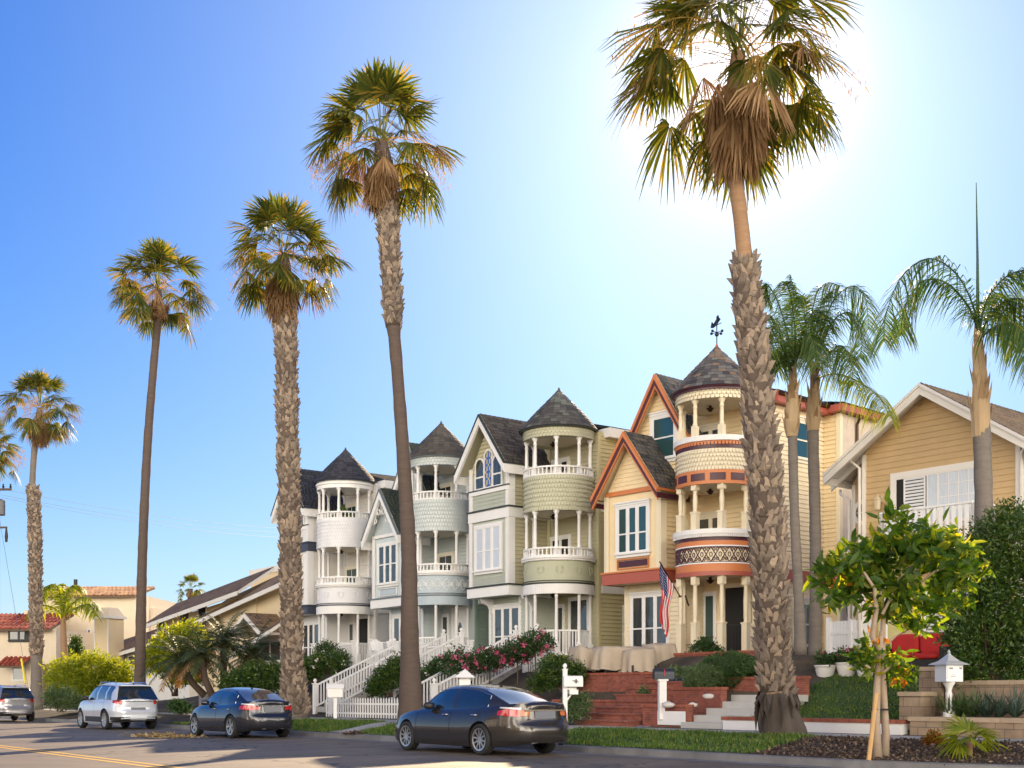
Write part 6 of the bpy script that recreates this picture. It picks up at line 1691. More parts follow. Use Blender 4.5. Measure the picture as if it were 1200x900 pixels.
# white lattice fence seen left of the rough trunk
def fence_panel(name, label, t, q, z0, w, h, group=None):
    e = street_empty(name, t, q, z0, label, 'fence', group); mb = MB(); n = int(w/.14)
    for i in range(n): mb.box(i*w/n+.006, (i+1)*w/n-.006, 0, .025, .05, h-.1)
    mb.build('boards', WHITE, e); mb = MB(); mb.box(-.03, w+.03, -.02, .05, h-.1, h); mb.box(-.03, w+.03, -.015, .045, .6*h, .6*h+.09); mb.box(-.05, .03, -.03, .06, -.4, h+.05); mb.box(w-.03, w+.05, -.03, .06, -.4, h+.05); mb.build('frame', WHITE, e)
fence_panel('white_fence', 'white board fence section between the rough palm trunk and the date palm', 51.5, 6.5, 1.2, 4.6, 1.2)
p = at(973, 786, 34.5); e = empty('side_gate', tuple(p), STREET_RZ, 'white board side gate between the yellow house and the tan house', 'gate')
mb = MB(); 
for i in range(12): mb.box(i*.115, i*.115+.105, 0, .03, .06, 1.38)
mb.build('boards', WHITE, e); mb = MB(); mb.box(-.06, 1.44, -.02, .05, 1.0, 1.1); mb.box(-.06, 1.44, -.02, .05, .2, .3); mb.box(-.12, -.0, -.04, .08, -.3, 1.5); mb.box(.66, .74, -.03, .06, -.2, 1.42); mb.build('frame', WHITE, e)

# ------------------------------------------------------------------ mailboxes
def arch_box(mb, L_, w, h, z):
    n = 10; pts = [(-w/2, z), (w/2, z), (w/2, z+h*.5)] + [(w/2*math.cos(PI*i/n), z+h*.5+h*.5*math.sin(PI*i/n)) for i in range(1, n)] + [(-w/2, z+h*.5)]
    mb.poly_extrude([(0, a, b) for a, b in pts], (L_, 0, 0))
p = at(776, 829, 30.6); e = empty('mailbox', tuple(p), R(8), 'black mailbox on a fluted white post beside the brick planter', 'mailbox', 'mailboxes')
mb = MB(); mb.box(-.09, .09, -.09, .09, -.3, .66)
for i in range(4): mb.box(-.075+i*.042, -.052+i*.042, -.098, -.09, .0, .64)
mb.box(-.13, .13, -.12, .12, .66, .70); mb.build('post', WHITE, e)
mb = MB(); arch_box(mb, .50, .22, .27, .70); mb.v = [(v[0]-.22, v[1], v[2]) for v in mb.v]; mb.build('box', mat('dark_grey_metal', (.05,.055,.07), .4, .6), e)
mb = MB(); mb.box(.02, .04, -.125, -.112, .78, .95); mb.build('flag', mat('red_flag', (.4,.02,.01), .5), e)
p = at(662, 832, 31.6); e = empty('mailbox', tuple(p), R(10), 'white mailbox with newspaper holder on a white finial post, behind the sedan boot', 'mailbox', 'mailboxes')
mb = MB(); mb.box(-.055, .055, -.055, .055, -.3, 1.02); mb.lathe(0, 0, [(.08,1.02),(.08,1.05),(.03,1.07),(.06,1.12),(.05,1.17),(.01,1.2)], 10); mb.box(.055, .3, -.03, .03, .52, .58); mb.beam((.05,0,.25), (.24,0,.5), .04, .04); mb.build('post', WHITE, e)
mb = MB(); arch_box(mb, .50, .2, .28, .60); mb.v = [(v[0]-.06, v[1]-.07, v[2]) for v in mb.v]; mb.build('box', WHITE, e)
mb = MB(); mb.box(.1, .32, -.14, .06, .4, .52); mb.build('newspaper_holder', WHITE, e)
mb = MB(); mb.box(.16, .30, -.173, -.171, .74, .76); mb.box(.20, .32, -.173, -.171, .71, .73); mb.box(.24, .27, -.173, -.171, .68, .80); mb.build('emblem', BLKPL, e)
p = at(1112, 838, 25.0); e = empty('mailbox', tuple(p), R(24), 'white mailbox with pagoda roof on a carved white pedestal among agaves', 'mailbox', 'mailboxes')
mb = MB(); mb.lathe(0, 0, [(.12,-.2),(.12,.05),(.07,.12),(.055,.3),(.07,.42),(.05,.5),(.09,.6),(.13,.66),(.13,.68)], 14); mb.build('pedestal', WHITE, e, smooth=True)
mb = MB(); mb.box(-.22, .22, -.16, .16, .68, 1.02); mb.build('box', mat('silver_white_paint', (.62,.63,.66), .35, .2), e)
mb = MB(); mb.box(-.18, .10, -.172, -.161, .74, .98); mb.build('front_plate', WHITE, e)
mb = MB(); mb.box(-.12, .02, -.178, -.1725, .78, .79); mb.box(-.10, .0, -.178, -.1725, .81, .818); mb.box(-.15, -.06, -.178, -.1725, .93, .965); mb.box(.13, .19, -.166, -.161, .93, .97); mb.build('address_plate', mat('grey_lettering', (.2,.2,.22), .5), e)
mb = MB(); n = 4
ringz = [(.38, 1.02), (.33, 1.05), (.2, 1.10), (.11, 1.17), (.05, 1.22), (.03, 1.25)]
base = [[(r*a*.82, r*b*.62*1.1, z) for a, b in ((-1,-1),(1,-1),(1,1),(-1,1))] for r, z in ringz]
mb.v = [q for r_ in base for q in r_]; 
for i in range(len(ringz)-1):
    for j in range(4): mb.f.append((i*4+j, i*4+(j+1) % 4, (i+1)*4+(j+1) % 4, (i+1)*4+j)); mb.m.append(0)
mb.f.append((3,2,1,0)); mb.m.append(0); k = len(mb.v)-4; mb.f.append((k,k+1,k+2,k+3)); mb.m.append(0); mb.lathe(0, 0, [(.02,1.25),(.035,1.28),(.01,1.33)], 8); mb.build('pagoda_roof', mat('silver_roof_paint', (.55,.56,.58), .3, .3), e)
p = at(393, 838, 42.5); e = empty('mailbox', tuple(p), R(5), 'white house shaped mailbox standing behind the picket fence', 'mailbox', 'mailboxes')
mb = MB(); mb.box(-.06, .06, -.06, .06, -.3, .62); mb.build('post', WHITE, e); mb = MB(); mb.box(-.26, .26, -.14, .14, .62, .92); mb.build('box', WHITE, e); mb = MB(); mb.poly_extrude([(-.30,-.18,.92),(.30,-.18,.92),(.30,0,1.05),(-.30,0,1.05)], (0,.0,.02)); mb.poly_extrude([(-.30,.18,.92),(.30,.18,.92),(.30,0,1.05),(-.30,0,1.05)], (0,.0,.02)); mb.lathe(0,0,[(.03,1.05),(.04,1.1),(.01,1.16)],8); mb.build('roof', WHITE, e)
mb = MB(); 
p = at(545, 803, 36.0); e = empty('garden_lantern', tuple(p), 0, 'white pyramid capped lantern just above the sedan roof', 'lantern'); mb.box(-.16,.16,-.16,.16,-.5,.22); mb.build('body', WHITE, e); mb = MB(); mb.add([(-.3,-.3,.221),(.3,-.3,.221),(.3,.3,.221),(-.3,.3,.221),(0,0,.48)], [(3,2,1,0),(0,1,4),(1,2,4),(2,3,4),(3,0,4)]); mb.build('cap', WHITE, e)

# ------------------------------------------------------------------ flag, covered furniture, pots, sofa, chairs, wall lamps
FL = MB(); p0 = Vector((0,0,0)); 
FA = at(797, 699, 36.4); FB = at(773, 658, 35.6)   # pole foot at the wall, tip over the walk
e = empty('flagpole', tuple(FA), 0, 'slanting pole with the american flag on the yellow house', 'flagpole')
mb = MB(); mb.tube([(0,0,0), FB-FA], .018, 8); mb.lathe(0,0,[(.05,-.03),(.05,.03)],8); mb.build('pole', BRONZE, e)
NAVY = mat('flag_navy', (.02,.03,.14), .7, trans=.25, tcol=(1.5,1.5,1.5)); RED = mat('flag_red', (.60,.03,.03), .7, trans=.3, tcol=(1.6,1,1)); FWH = mat('flag_white', (.85,.82,.80), .7, trans=.3)
d = (FA-FB); hoist = 1.12; Lp = d.length; fl_len = 1.9
cells = {0: MB(), 1: MB(), 2: MB()}
NU, NV = 24, 26
def flagpt(u, v):
    # u along the fly (0..1), v across the hoist (0 top..1), hanging down from the pole
    top = (FB-FA) - (FB-FA)*(.04+.62*v)
    sag = Vector((.02*u - .03*math.sin(u*9+v*4), .05*math.sin(v*11+u*3)*(.3+u), -fl_len*u*(.92-.10*v) ))
    squeeze = (.10*v*u)
    return top + sag + Vector((-.22*u*v + .04*math.sin(v*16)*u, .06*math.sin(v*18+u*2)*u, -.0))
for i in range(NU):
    for j in range(NV):
        u0, u1, v0, v1 = i/NU, (i+1)/NU, j/NV, (j+1)/NV; st = j//2
        mi = 0 if (st < 7 and i < NU*.4) else (1 if st % 2 == 0 else 2)
        cells[mi].add([flagpt(u0,v0), flagpt(u1,v0), flagpt(u1,v1), flagpt(u0,v1)], [(0,1,2,3)])
# stars
ST = MB()
for r_ in range(6):
    for c_ in range(7):
        u, v = .03+.058*c_ , (.04+.085*r_+(.04 if c_ % 2 else 0)); c = flagpt(u, v)+Vector((0,-.012,0)); a = flagpt(u+.01, v)-flagpt(u, v); b = flagpt(u, v+.02)-flagpt(u, v); a.normalize(); b.normalize()
        pts = [c + (a*math.cos(q*PI/5)+b*math.sin(q*PI/5))*(.03 if q % 2 == 0 else .012) for q in range(10)]; ST.add(pts, [tuple(range(10))])
fo = empty('american_flag', tuple(FA), 0, 'american flag with red and white stripes hanging from the slanting pole', 'flag')
for mi, m in ((1, RED), (2, FWH)): cells[mi].build('stripes', m, fo, smooth=True)
cells[0].build('canton', NAVY, fo, smooth=True); ST.build('stars', FWH, fo)
# empty pole bracket on the wall
p = at(803, 705, 37.0); mb = MB(); mb.tube([(0,0,.18), (.12,.1,-.12)], .025, 6); o = mb.build('wall_bracket', BRONZE); o.location = p; tagp(o, 'short dark bracket on the yellow house wall right of the flag', 'bracket')

TARP = mat('canvas_cover', (.42,.35,.27), .9, var=.12, nscale=2, bump=.5, bscale=3)
def tarp(label, x, y, D, w, dpt, h, seed, slope=0, rz=0.4):
    rs = random.Random(seed); NU, NV = 44, 16; b = at(x, y, D); mb = MB(); V = []
    for i in range(NU):
        a = 2*PI*i/NU; ca, sa = math.cos(a), math.sin(a); sq = 1/max(abs(ca), abs(sa)); sq = sq**.8
        fold = .035*math.sin(a*9+seed)+.02*math.sin(a*17+seed*2)
        for j in range(NV+1):
            f = j/NV
            if f < .5: r = f/.5*.9; z = h*(1-.02*r*r)-abs(.09*math.sin(a*2+seed))*r
            else: g = (f-.5)/.5; r = .9+.10*min(1,g*3)+(.05+fold*3.2)*g + .05*math.sin(a*3+seed)*g; z = h*(1-g)*.97
            x_ = ca*sq*r*w/2; y_ = sa*sq*r*dpt/2; zz = z + (slope*x_*(z/h)) + .012*math.sin(x_*9+y_*7+seed)
            V.append((x_, y_, max(.04+.05*math.sin(a*5+seed)**2, zz)))
    Fq = []
    for i in range(NU):
        k = (i+1) % NU
        for j in range(NV): Fq.append((i*(NV+1)+j, k*(NV+1)+j, k*(NV+1)+j+1, i*(NV+1)+j+1))
    mb.add(V, Fq); e = empty('covered_furniture', tuple(b), rz, label, 'covered furniture', 'canvas covered patio furniture'); o = mb.build('canvas_cover', TARP, e, smooth=True)
    mb = MB()
    for sx in (-1, 1):
        for sy in (-1, 1): mb.box(sx*w*.42-.03, sx*w*.42+.03, sy*dpt*.42-.03, sy*dpt*.42+.03, -.12, .25)
    mb.box(-w*.42, w*.42, -dpt*.4, dpt*.4, .02, .2)
    mb.build('furniture_frame', BLACKM, e)
tarp('small sloping canvas covered chair, leftmost of the covered furniture', 689, 789, 37.2, 1.05, .95, .75, 2, -.18)
tarp('long flat canvas covered table, middle of the covered furniture', 725, 788, 36.8, 1.6, 1.0, .78, 4)
tarp('canvas covered chair in front of the long covered table', 748, 790, 36.2, .9, .8, .76, 6, .1)
tarp('tall canvas covered piece nearest the flag, rightmost of the covered furniture', 772, 787, 37.0, .9, .9, .85, 9)
POTW = mat('white_ceramic', (.72,.70,.68), .35, bump=.3, bscale=12); POTB = mat('blue_ceramic', (.03,.06,.10), .25)
def pot(label, x, y, D, r, h, m, leafm, flow, seed, grp_):
    b = at(x, y, D); e = empty('plant_pot', tuple(b), 0, label, 'potted plant', grp_); mb = MB()
    mb.lathe(0,0,[(r*.62,0),(r*.72,h*.1),(r*.95,h*.75),(r,h*.9),(r*1.06,h*.92),(r*1.06,h),(r*.9,h),(r*.88,h*.9)], 20, cap=False); mb.lathe(0,0,[(.001,h*.9),(r*.9,h*.9)],20,cap=False); mb.lathe(0,0,[(.001,.002),(r*.62,.002)],20,cap=False); o = mb.build('pot', m, e, smooth=True)
    P, Dv, S = clump_leaves([(b.x, b.y, b.z+h+r*.55, r*1.0, r*1.0, r*.75)], 60, 8, .05, .10, .05, .3, .4); leaves_obj('plant', [(P, Dv, S)], leafm, e)
    if flow: P, Dv, S = clump_leaves([(b.x, b.y, b.z+h+r*.8, r*.9, r*.9, r*.5)], 7, 12, .03, .06, .05, .8, .4); leaves_obj('flowers', [(P, Dv, S)], flow, e)
GP = 'white flower pots at the top of the lawn'
pot('white pot with magenta flowers, leftmost on the lawn top', 967, 796, 31.6, .27, .36, POTW, LF_ROSE, PINK, 1, GP)
pot('white pot with sparse purple flowers, second on the lawn top', 992, 793, 31.4, .27, .36, POTW, LF_ROSE, PINK, 2, GP)
pot('white pot half hidden by low leaves of the young tree, third on the lawn top', 1014, 793, 31.0, .25, .34, POTW, LF_HEDGE, None, 3, GP)
pot('dark blue pot with small greens, left one beside the round bushes', 790, 808, 33.6, .19, .32, POTB, LF_BUSHL, None, 4, 'dark blue glazed pots')
pot('dark blue pot with small greens, right one beside the round bushes', 799, 808, 33.3, .2, .32, POTB, LF_BUSHL, None, 5, 'dark blue glazed pots')
# white rocks
ROCK = mat('white_rock', (.55,.52,.48), .8, var=.2, nscale=6, bump=.5, bscale=20)
for i, (x, y, r_, lb) in enumerate([(830, 816, .10, 'white rock on the brick pier by the concrete steps'), (783, 826, .12, 'rounded brownish rock at the foot of the black mailbox'), (812, 826, .09, 'pale rock lying in the brick planter')]):
    mb = MB(); rs = random.Random(i+3); prof = [(.001,-.6),(.7,-.5),(1,-.05),(.85,.35),(.4,.62),(.001,.7)]; mb.lathe(0,0,[(a*r_, b_*r_) for a, b_ in prof], 9, cap=False)
    mb.v = [(v[0]*1.4*(1+rs.uniform(-.15,.15)), v[1]*(1+rs.uniform(-.15,.15)), v[2]*(1+rs.uniform(-.12,.12))) for v in mb.v]; o = mb.build('rock', ROCK, smooth=True); o.location = at(x, y, 30.2); tagp(o, lb, 'rock', 'garden rocks')
# red sofa on the tan house terrace
p = at(1074, 787, 29.6); e = empty('patio_sofa', tuple(p), R(-44), 'black wicker patio sofa with bright red cushions before the tan house', 'sofa')
REDC = mat('red_cushion', (.45,.015,.012), .75, var=.1, nscale=6, bump=.3, bscale=8)
mb = MB(); mb.box(-.75,.75,-.35,.35,.0,.28); mb.box(-.75,.75,.30,.38,.28,.62); 
for sx in (-1,1): mb.box(sx*.80-.06, sx*.80+.06,-.38,.38,0,.58)
mb.build('frame', mat('black_wicker',(.015,.013,.012),.6,bump=.8,bscale=30), e)
def cushion(mb, x0,x1,y0,y1,z0,z1):
    n=6
    vs=[];
    cx,cy,cz=(x0+x1)/2,(y0+y1)/2,(z0+z1)/2; hx,hy,hz_=(x1-x0)/2,(y1-y0)/2,(z1-z0)/2
    N1,N2=24,12
    base=len(mb.v)
    for i in range(N2+1):
        ph=-PI/2+PI*i/N2
        for j in range(N1):
            th=2*PI*j/N1
            f=lambda c,e_: math.copysign(abs(c)**e_,c)
            mb.v.append((cx+hx*f(math.cos(ph),.35)*f(math.cos(th),.35),cy+hy*f(math.cos(ph),.35)*f(math.sin(th),.35),cz+hz_*f(math.sin(ph),.45)))
    for i in range(N2):
        for j in range(N1): mb.f.append((base+i*N1+j,base+i*N1+(j+1)%N1,base+(i+1)*N1+(j+1)%N1,base+(i+1)*N1+j)); mb.m.append(0)
for sx in (-1,1):
    mb=MB(); cushion(mb, -.73 if sx<0 else .01, -.01 if sx<0 else .73, -.36,.25,.28,.44); mb.build('seat_cushion', REDC, e, smooth=True)
    mb=MB(); cushion(mb, -.73 if sx<0 else .01, -.01 if sx<0 else .73, .12,.32,.40,.92); mb.build('back_cushion', REDC, e, smooth=True)
# adirondack chairs on the porch
def adirondack(label, x, y, D, rz):
    p = at(x, y, D); e = empty('adirondack_chair', tuple(p), rz, label, 'chair', 'white slatted porch chairs')
    mb = MB()
    for i in range(5): mb.obox((-.26+i*.107, .12, .32), (.095,0,0), (0,.32,.62+.05*(2-abs(i-2))), (0,.02,-.01))
    mb.build('backrest', WHITE, e); mb = MB()
    for i in range(5): mb.box(-.27,.27,-.32+i*.095,-.235+i*.095,.36-.015*i,.38-.015*i)
    mb.build('seat', WHITE, e)
    for sx in (-1,1): mb = MB(); mb.box(sx*.31-.06, sx*.31+.06,-.36,.22,.56,.58); mb.build('armrest', WHITE, e)
    for sx in (-1,1):
        for yy in (-.32,.2): mb = MB(); mb.box(sx*.29-.02, sx*.29+.02, yy-.03, yy+.03, 0, .56); mb.build('leg', WHITE, e)
adirondack('white slatted porch chair on the blue green porch, left of the smooth palm', 446, 779, 49.3, R(30))
adirondack('white slatted porch chair nearly behind the smooth palm trunk', 466, 779, 48.6, R(35))
# potted plant on the balcony of the white house
b = H4.matrix_world @ Vector((0,0,0)); b = Vector(H4.location) + Vector((0,0,9.0-2.45)); e = empty('balcony_plant', tuple(b), 0, 'dark leafy potted plant on the top balcony of the white house', 'potted plant'); mb = MB(); mb.lathe(0,0,[(.15,-.9),(.2,-.45),(.22,-.42)],14); mb.build('pot', POTW, e)
P, Dv, S = clump_leaves([(b.x-.1, b.y-.1, b.z+.35, .5, .5, .42)], 90, 8, .08, .2, .08, .3, .3); leaves_obj('plant', [(P, Dv, S)], LF_HEDGE, e)

# ------------------------------------------------------------------ tan house at the right
TAN = mat('tan_siding', (.56,.385,.19), .6, var=.06, nscale=2.5, dirt=.1); TANT = mat('cream_white_trim', (.78,.74,.68), .5, dirt=.06)
TROOF = mat('weathered_brown_shingle', (0,0,0), .9, ramp=[(0,(.09,.06,.04)),(1,(.22,.15,.09))], var=.2, nscale=12)
def tan_house():
    D = 32.0; C = at(1097, HORIZ, D); zb = 1.5; phi = 40
    e = empty('tan_house', (C.x, C.y, zb), R(phi-90), 'tan clapboard house with white trimmed gable and round window at the right', 'house'); ZBASE[e.name] = zb
    pk = -.17; half = 2.95; ze, zp = 7.35, 9.28; wl, wr = -2.2, 2.28
    def zr(a): return zp-(zp-ze)*abs(a-pk)/half
    f = Fr((wl, 0), (1,0), (0,-1)); W = wr-wl
    mb = MB(); lap_wall(mb, f, [(0,1.6),(W,1.6),(W,zr(wr)-.1),(pk-wl,zp-.1),(0,zr(wl)-.1)], .155, .02); mb.build('wall', TAN, e)
    mb = MB(); mb.poly_extrude([(wl+.02,.03,1.6),(wr-.02,.03,1.6),(wr-.02,.03,zr(wr)-.12),(pk,.03,zp-.12),(wl+.02,.03,zr(wl)-.12)], (0,9,0)); mb.build('wall', TAN, e)
    # set-back wing at the left
    f2 = Fr((-2.95,.62),(1,0),(0,-1)); mb = MB(); lap_wall(mb, f2, [(0,1.6),(.8,1.6),(.8,zr(-2.2)+.15),(0,ze-.25+.15)], .155, .02); mb.box(-2.93,-2.1,.65,9,1.6,ze-.1); mb.build('wall', TAN, e)
    fR = Fr((wr,0),(0,1),(1,0)); mb = MB(); lap_wall(mb, fR, [(0,1.6),(9,1.6),(9,ze),(0,ze)], .155, .02); mb.build('wall', TAN, e)
    mb = MB()
    f.slab(mb,-.02,.10,1.6,zr(wl)-.15,0,.04); f.slab(mb,W-.10,W+.02,1.6,zr(wr)-.15,0,.04); f2.slab(mb,-.02,.1,1.6,ze-.2,0,.04); fR.slab(mb,-.04,.1,1.6,ze-.1,0,.035); mb.build_each('corner_board', TANT, e)
    gable_roof(e, pk-half, pk+half, -.45, 9.2, ze, zp, TROOF, [(.07,.10,TANT),(.17,.06,TANT)], TANT, rowh=.14)
    # second rake of the set-back wing
    mb = MB(); a0,a1 = -3.35,-1.2
    def zq(a): return zr(a)+.02
    mb.poly_extrude([(a0,.12,zq(a0)+.0),(a1,.12,zq(a1)+.0),(a1,.12,zq(a1)-.24),(a0,.12,zq(a0)-.24)], (0,.06,0)); mb.build('rake_board', TANT, e)
    mb = MB(); o = Vector((a0,.1,zq(a0)+.04)); ey = Vector((a1-a0,0,zq(a1)-zq(a0))); nr = Vector((-ey.z,0,ey.x)).normalized(); shingle_plane(mb,o,(0,1,0),ey,nr,9,ey.length,.14,.22); solid_plane(mb,o,(0,1,0),ey,nr,9,ey.length,.08); mb.build('wing_roof', TROOF, e)
    # window group, shutters
    u0,u1 = -1.18-wl, 1.25-wl; z0,z1 = 5.72,7.02
    w = window(e, f, u0, u1, z0, z1, TANT, PANE, 1, .14, 0, depth=.06, header=False, sill=True)
    mb = MB(); f.slab(mb,u0+.04,u0+.24,z0+.04,z1-.04,.028,.042); mb.build('dark_opening', DARKIN, w)
    sh = MB(); f.slab(sh,u0+.26,u0+.30,z0+.04,z1-.04,.03,.06); f.slab(sh,u0+.86,u0+.90,z0+.04,z1-.04,.03,.06)
    for i in range(14): zz = z0+.06+i*.087; sh.obox(f.p(u0+.30,zz,.03), f.d*.56, f.w*.02+Vector((0,0,.06)), Vector((0,0,.012)))
    sh.build('shutter', WHITE, w)
    mb = MB(); f.slab(mb,u0+.94,u0+.97,z0+.03,z1-.03,.03,.058); f.slab(mb,u0+1.24,u0+1.28,z0+.03,z1-.03,.03,.058); mb.build('mullion', TANT, w)
    mb = MB(); f.slab(mb,u0+.97,u0+1.24,z0+.03,z1-.03,.0,.044); f.slab(mb,u0+1.28,u1-.03,z0+.03,z1-.03,.0,.044); mb.build('curtain', CURTAIN, w)
    mb = MB()
    for i in range(1,4): u = u0+1.28+(u1-u0-1.31)*i/4; f.slab(mb,u-.008,u+.008,z0+.03,z1-.03,.044,.050)
    for i in range(1,4): zz = z0+(z1-z0)*i/4; f.slab(mb,u0+1.28,u1-.03,zz-.008,zz+.008,.044,.051)
    mb.build('glazing_bars', TANT, w)
    # round window
    mb = MB(); c = f2.p(.37,6.35,0)
    def rp(r,a,t): v = f2.p(.37+r*math.cos(a),6.35+r*math.sin(a),t); return v
    for i in range(28):
        a,b = 2*PI*i/28,2*PI*(i+1)/28; mb.poly_extrude([rp(.25,a,0),rp(.36,a,0),rp(.36,b,0),rp(.25,b,0)], f2.w*.06)
    f2.slab(mb,.36,.38,6.1,6.6,.02,.05); f2.slab(mb,.12,.62,6.34,6.36,.02,.049); rw_ = mb.build('round_window', TANT, e)
    mb = MB(); mb.add([rp(.26,2*PI*i/28,.028) for i in range(28)], [tuple(range(28))]); mb.build('pane', PANE, rw_)
    # wall lantern
    mb = MB(); u = -1.62-wl; f.slab(mb,u-.06,u+.06,6.45,6.62,.02,.05); mb.obox(f.p(u-.02,6.6,.03), f.d*.04, f.w*.16, Vector((0,0,.03))); x = f.p(u,6.3,.2)
    mb.lathe(x.x,x.y,[(.05,6.22),(.075,6.25),(.095,6.48),(.11,6.49),(.03,6.60),(.01,6.66)],6); mb.build('wall_lantern', mat('cream_metal',(.60,.50,.33),.4), e)
    # downspouts
    for x,y in ((wl-.06,-.09),(wr+.07,-.09)):
        mb = MB(); zt = zr(x)-.1; mb.tube([(x-.25 if x<0 else x+.3,y-.2,zt),(x-.22 if x<0 else x+.26,y-.14,zt-.14),(x,y,zt-.36),(x,y,1.6)],.045,8); mb.build('downspout', TANT, e, smooth=True)
    mb = MB(); mb.tube([(-3.3,.5,ze-.3),(-3.28,.5,ze-.42),(-3.0,.5,ze-.62),(-3.0,.5,1.6)],.045,8); mb.build('downspout', TANT, e, smooth=True)
    # balcony
    mb = MB(); x0,x1,y0 = -1.0,1.6,-1.0; zt = 5.98; zbm = 5.05
    for (pa,pb) in (((x0,0),(x0,y0)),((x0,y0),(x1,y0)),((x1,y0),(x1,0))):
        a = Vector((*pa,0)); b = Vector((*pb,0)); mb.beam(a+Vector((0,0,zt)),b+Vector((0,0,zt)),.09,.05); mb.beam(a+Vector((0,0,zbm+.06)),b+Vector((0,0,zbm+.06)),.06,.05); n = int((b-a).length/.17)
        for i in range(n+1): cc = a.lerp(b,i/n); mb.box(cc.x-.045,cc.x+.045,cc.y-.02,cc.y+.02,zbm+.06,zt-.02)
    mb.build('balcony_railing', WHITE, e); mb = MB(); mb.box(x0-.05,x1+.05,y0-.05,0,zbm-.25,zbm); mb.build('balcony_floor', TANT, e)
    for xx in (x0+.05,x1-.05): mb = MB(); mb.box(xx-.07,xx+.07,y0,y0+.14,1.5,zbm-.25); mb.build('balcony_post', WHITE, e)
    # ground floor
    window(e, f, 1.9, 3.6, 2.75, 3.9, WHITE, PANE, 2, .1, 0, header=False)
    mb = MB(); 
    for i in range(13): zz = 2.78+i*.085; mb.obox(f.p(1.95,zz,.03), f.d*1.6, f.w*.02+Vector((0,0,.055)), Vector((0,0,.012)))
    mb.build('shutter', WHITE, e)
    mb = MB(); f.slab(mb,.5,1.2,1.8,3.75,0.02,.05); mb.build('side_door', mat('pale_yellow_door',(.62,.55,.22),.5), e)
    mb = MB(); f.slab(mb,1.1,3.0,2.45,2.62,.1,.35); mb.build('window_box', TANT, e)
    P, Dv, S = clump_leaves([(*(Vector((0,0,0))),.1,.1,.1)], 1, 1, .1, .1, .05)
    mb = MB(); mb.box(-.3,3,-1.6,0,1.1,1.72); mb.build('terrace', CONC, e)
    mb = MB(); mb.lathe(1.9,3.5,[(.10,8.5),(.10,9.9),(.16,9.92),(.16,10.02)],10); mb.build('vent_pipe', BLACKM, e)
    return e
TANH = tan_house()
tagp(sheet('garden_path', 13.4, 21.2, 9.35, 10.2, 1, .4, lambda t, q: 1.80, CONC), kind='structure')

# ------------------------------------------------------------------ houses behind, at the left
CR = mat('cream_render', (.66,.56,.42), .85, var=.05, nscale=2, dirt=.12); BE = mat('beige_siding', (.62,.50,.32), .7, dirt=.1); WH2 = mat('white_render', (.66,.64,.60), .8, dirt=.1)
CLAY = mat('clay_roof_tile', (0,0,0), .85, ramp=[(0,(.24,.10,.05)),(1,(.48,.26,.12))], var=.2, nscale=4)
CLAYR = mat('red_clay_tile', (0,0,0), .85, ramp=[(0,(.20,.035,.025)),(1,(.36,.07,.04))], var=.2, nscale=4)
BROOF = mat('brown_shingle_roof', (0,0,0), .9, ramp=[(0,(.07,.045,.03)),(1,(.17,.11,.07))], var=.2, nscale=5)
SOLAR = mat('solar_panel', (.06,.07,.09), .25, .3, coat=1.0)
def frame_e(name, x, D, zb, label, phi=37, group='houses down the street'):
    C = at(x, HORIZ, D); e = empty(name, (C.x, C.y, zb), R(phi-90), label, 'house', group); ZBASE[e.name] = zb; return e
def barrel_roof(e, x0, x1, y0, y1, z0, z1, m, name='tile_roof'):
    """mono-pitch roof of round clay tiles rising in y"""
    mb = MB(); n = int((x1-x0)/.32); r = .13
    for i in range(n):
        x = x0+(x1-x0)*(i+.5)/n; rows = 5
        for k in range(rows):
            ya, yb = y0+(y1-y0)*k/rows, y0+(y1-y0)*(k+1.06)/rows; za, zb_ = z0+(z1-z0)*k/rows+.05, z0+(z1-z0)*(k+1.06)/rows+.02; V = []
            for j in range(5): a = PI*j/4; V += [(x-r*math.cos(a), ya, za+r*math.sin(a)), (x-r*.9*math.cos(a), yb, zb_+r*.9*math.sin(a))]
            mb.add(V, [(2*j, 2*j+2, 2*j+3, 2*j+1) for j in range(4)] + [(0,2,4,6,8)])
    r_ = mb.build(name, m, e); mb = MB(); mb.obox((x0,y0,z0-.12),(x1-x0,0,0),(0,y1-y0,z1-z0),(0,0,.13)); mb.build('roof_deck', BROOF, r_); return r_
def slope_roof(e, x0, x1, y0, y1, z0, z1, m, axis='x', name='roof', trim=WH2):
    """mono-pitch: rises along x (axis x) or y"""
    mb = MB()
    if axis == 'x':
        o = Vector((x0,y0,z0-.85)); ex = Vector((0,1,.66)); ey = Vector((x1-x0,0,z1-z0)); w = min(2.7, y1-y0); nr = ex.cross(ey)
    else: o = Vector((x0,y0,z0)); ex = (1,0,0); ey = Vector((0,y1-y0,z1-z0)); w = x1-x0; nr = Vector((0,-(z1-z0),y1-y0))
    if nr.z < 0: nr = -nr
    nr.normalize(); shingle_plane(mb,o+nr*.03,ex,ey,nr,w,ey.length,.3,.4,.03); r_ = mb.build(name, m, e)
    mb = MB(); solid_plane(mb,o+nr*.02,ex,ey,nr,w,ey.length,.16); 
    if axis == 'x': mb.obox(o-Vector((0,.04,.22)), ey, (0,.06,0), (0,0,.24))
    else: mb.obox(o-Vector((0,.04,.32)), Vector((w,0,0)), (0,.06,0), (0,0,.34))
    mb.build('fascia', trim, r_); return r_
def simple_win(e, y, x0, x1, z0, z1, n=2, pane=PANE, trim=WH2):
    f = Fr((0,y),(1,0),(0,-1)); return window(e, f, x0, x1, z0, z1, trim, pane, n, .09, 0, header=False)
def Zp(y, D): return 1.25+(814-y)/F*D
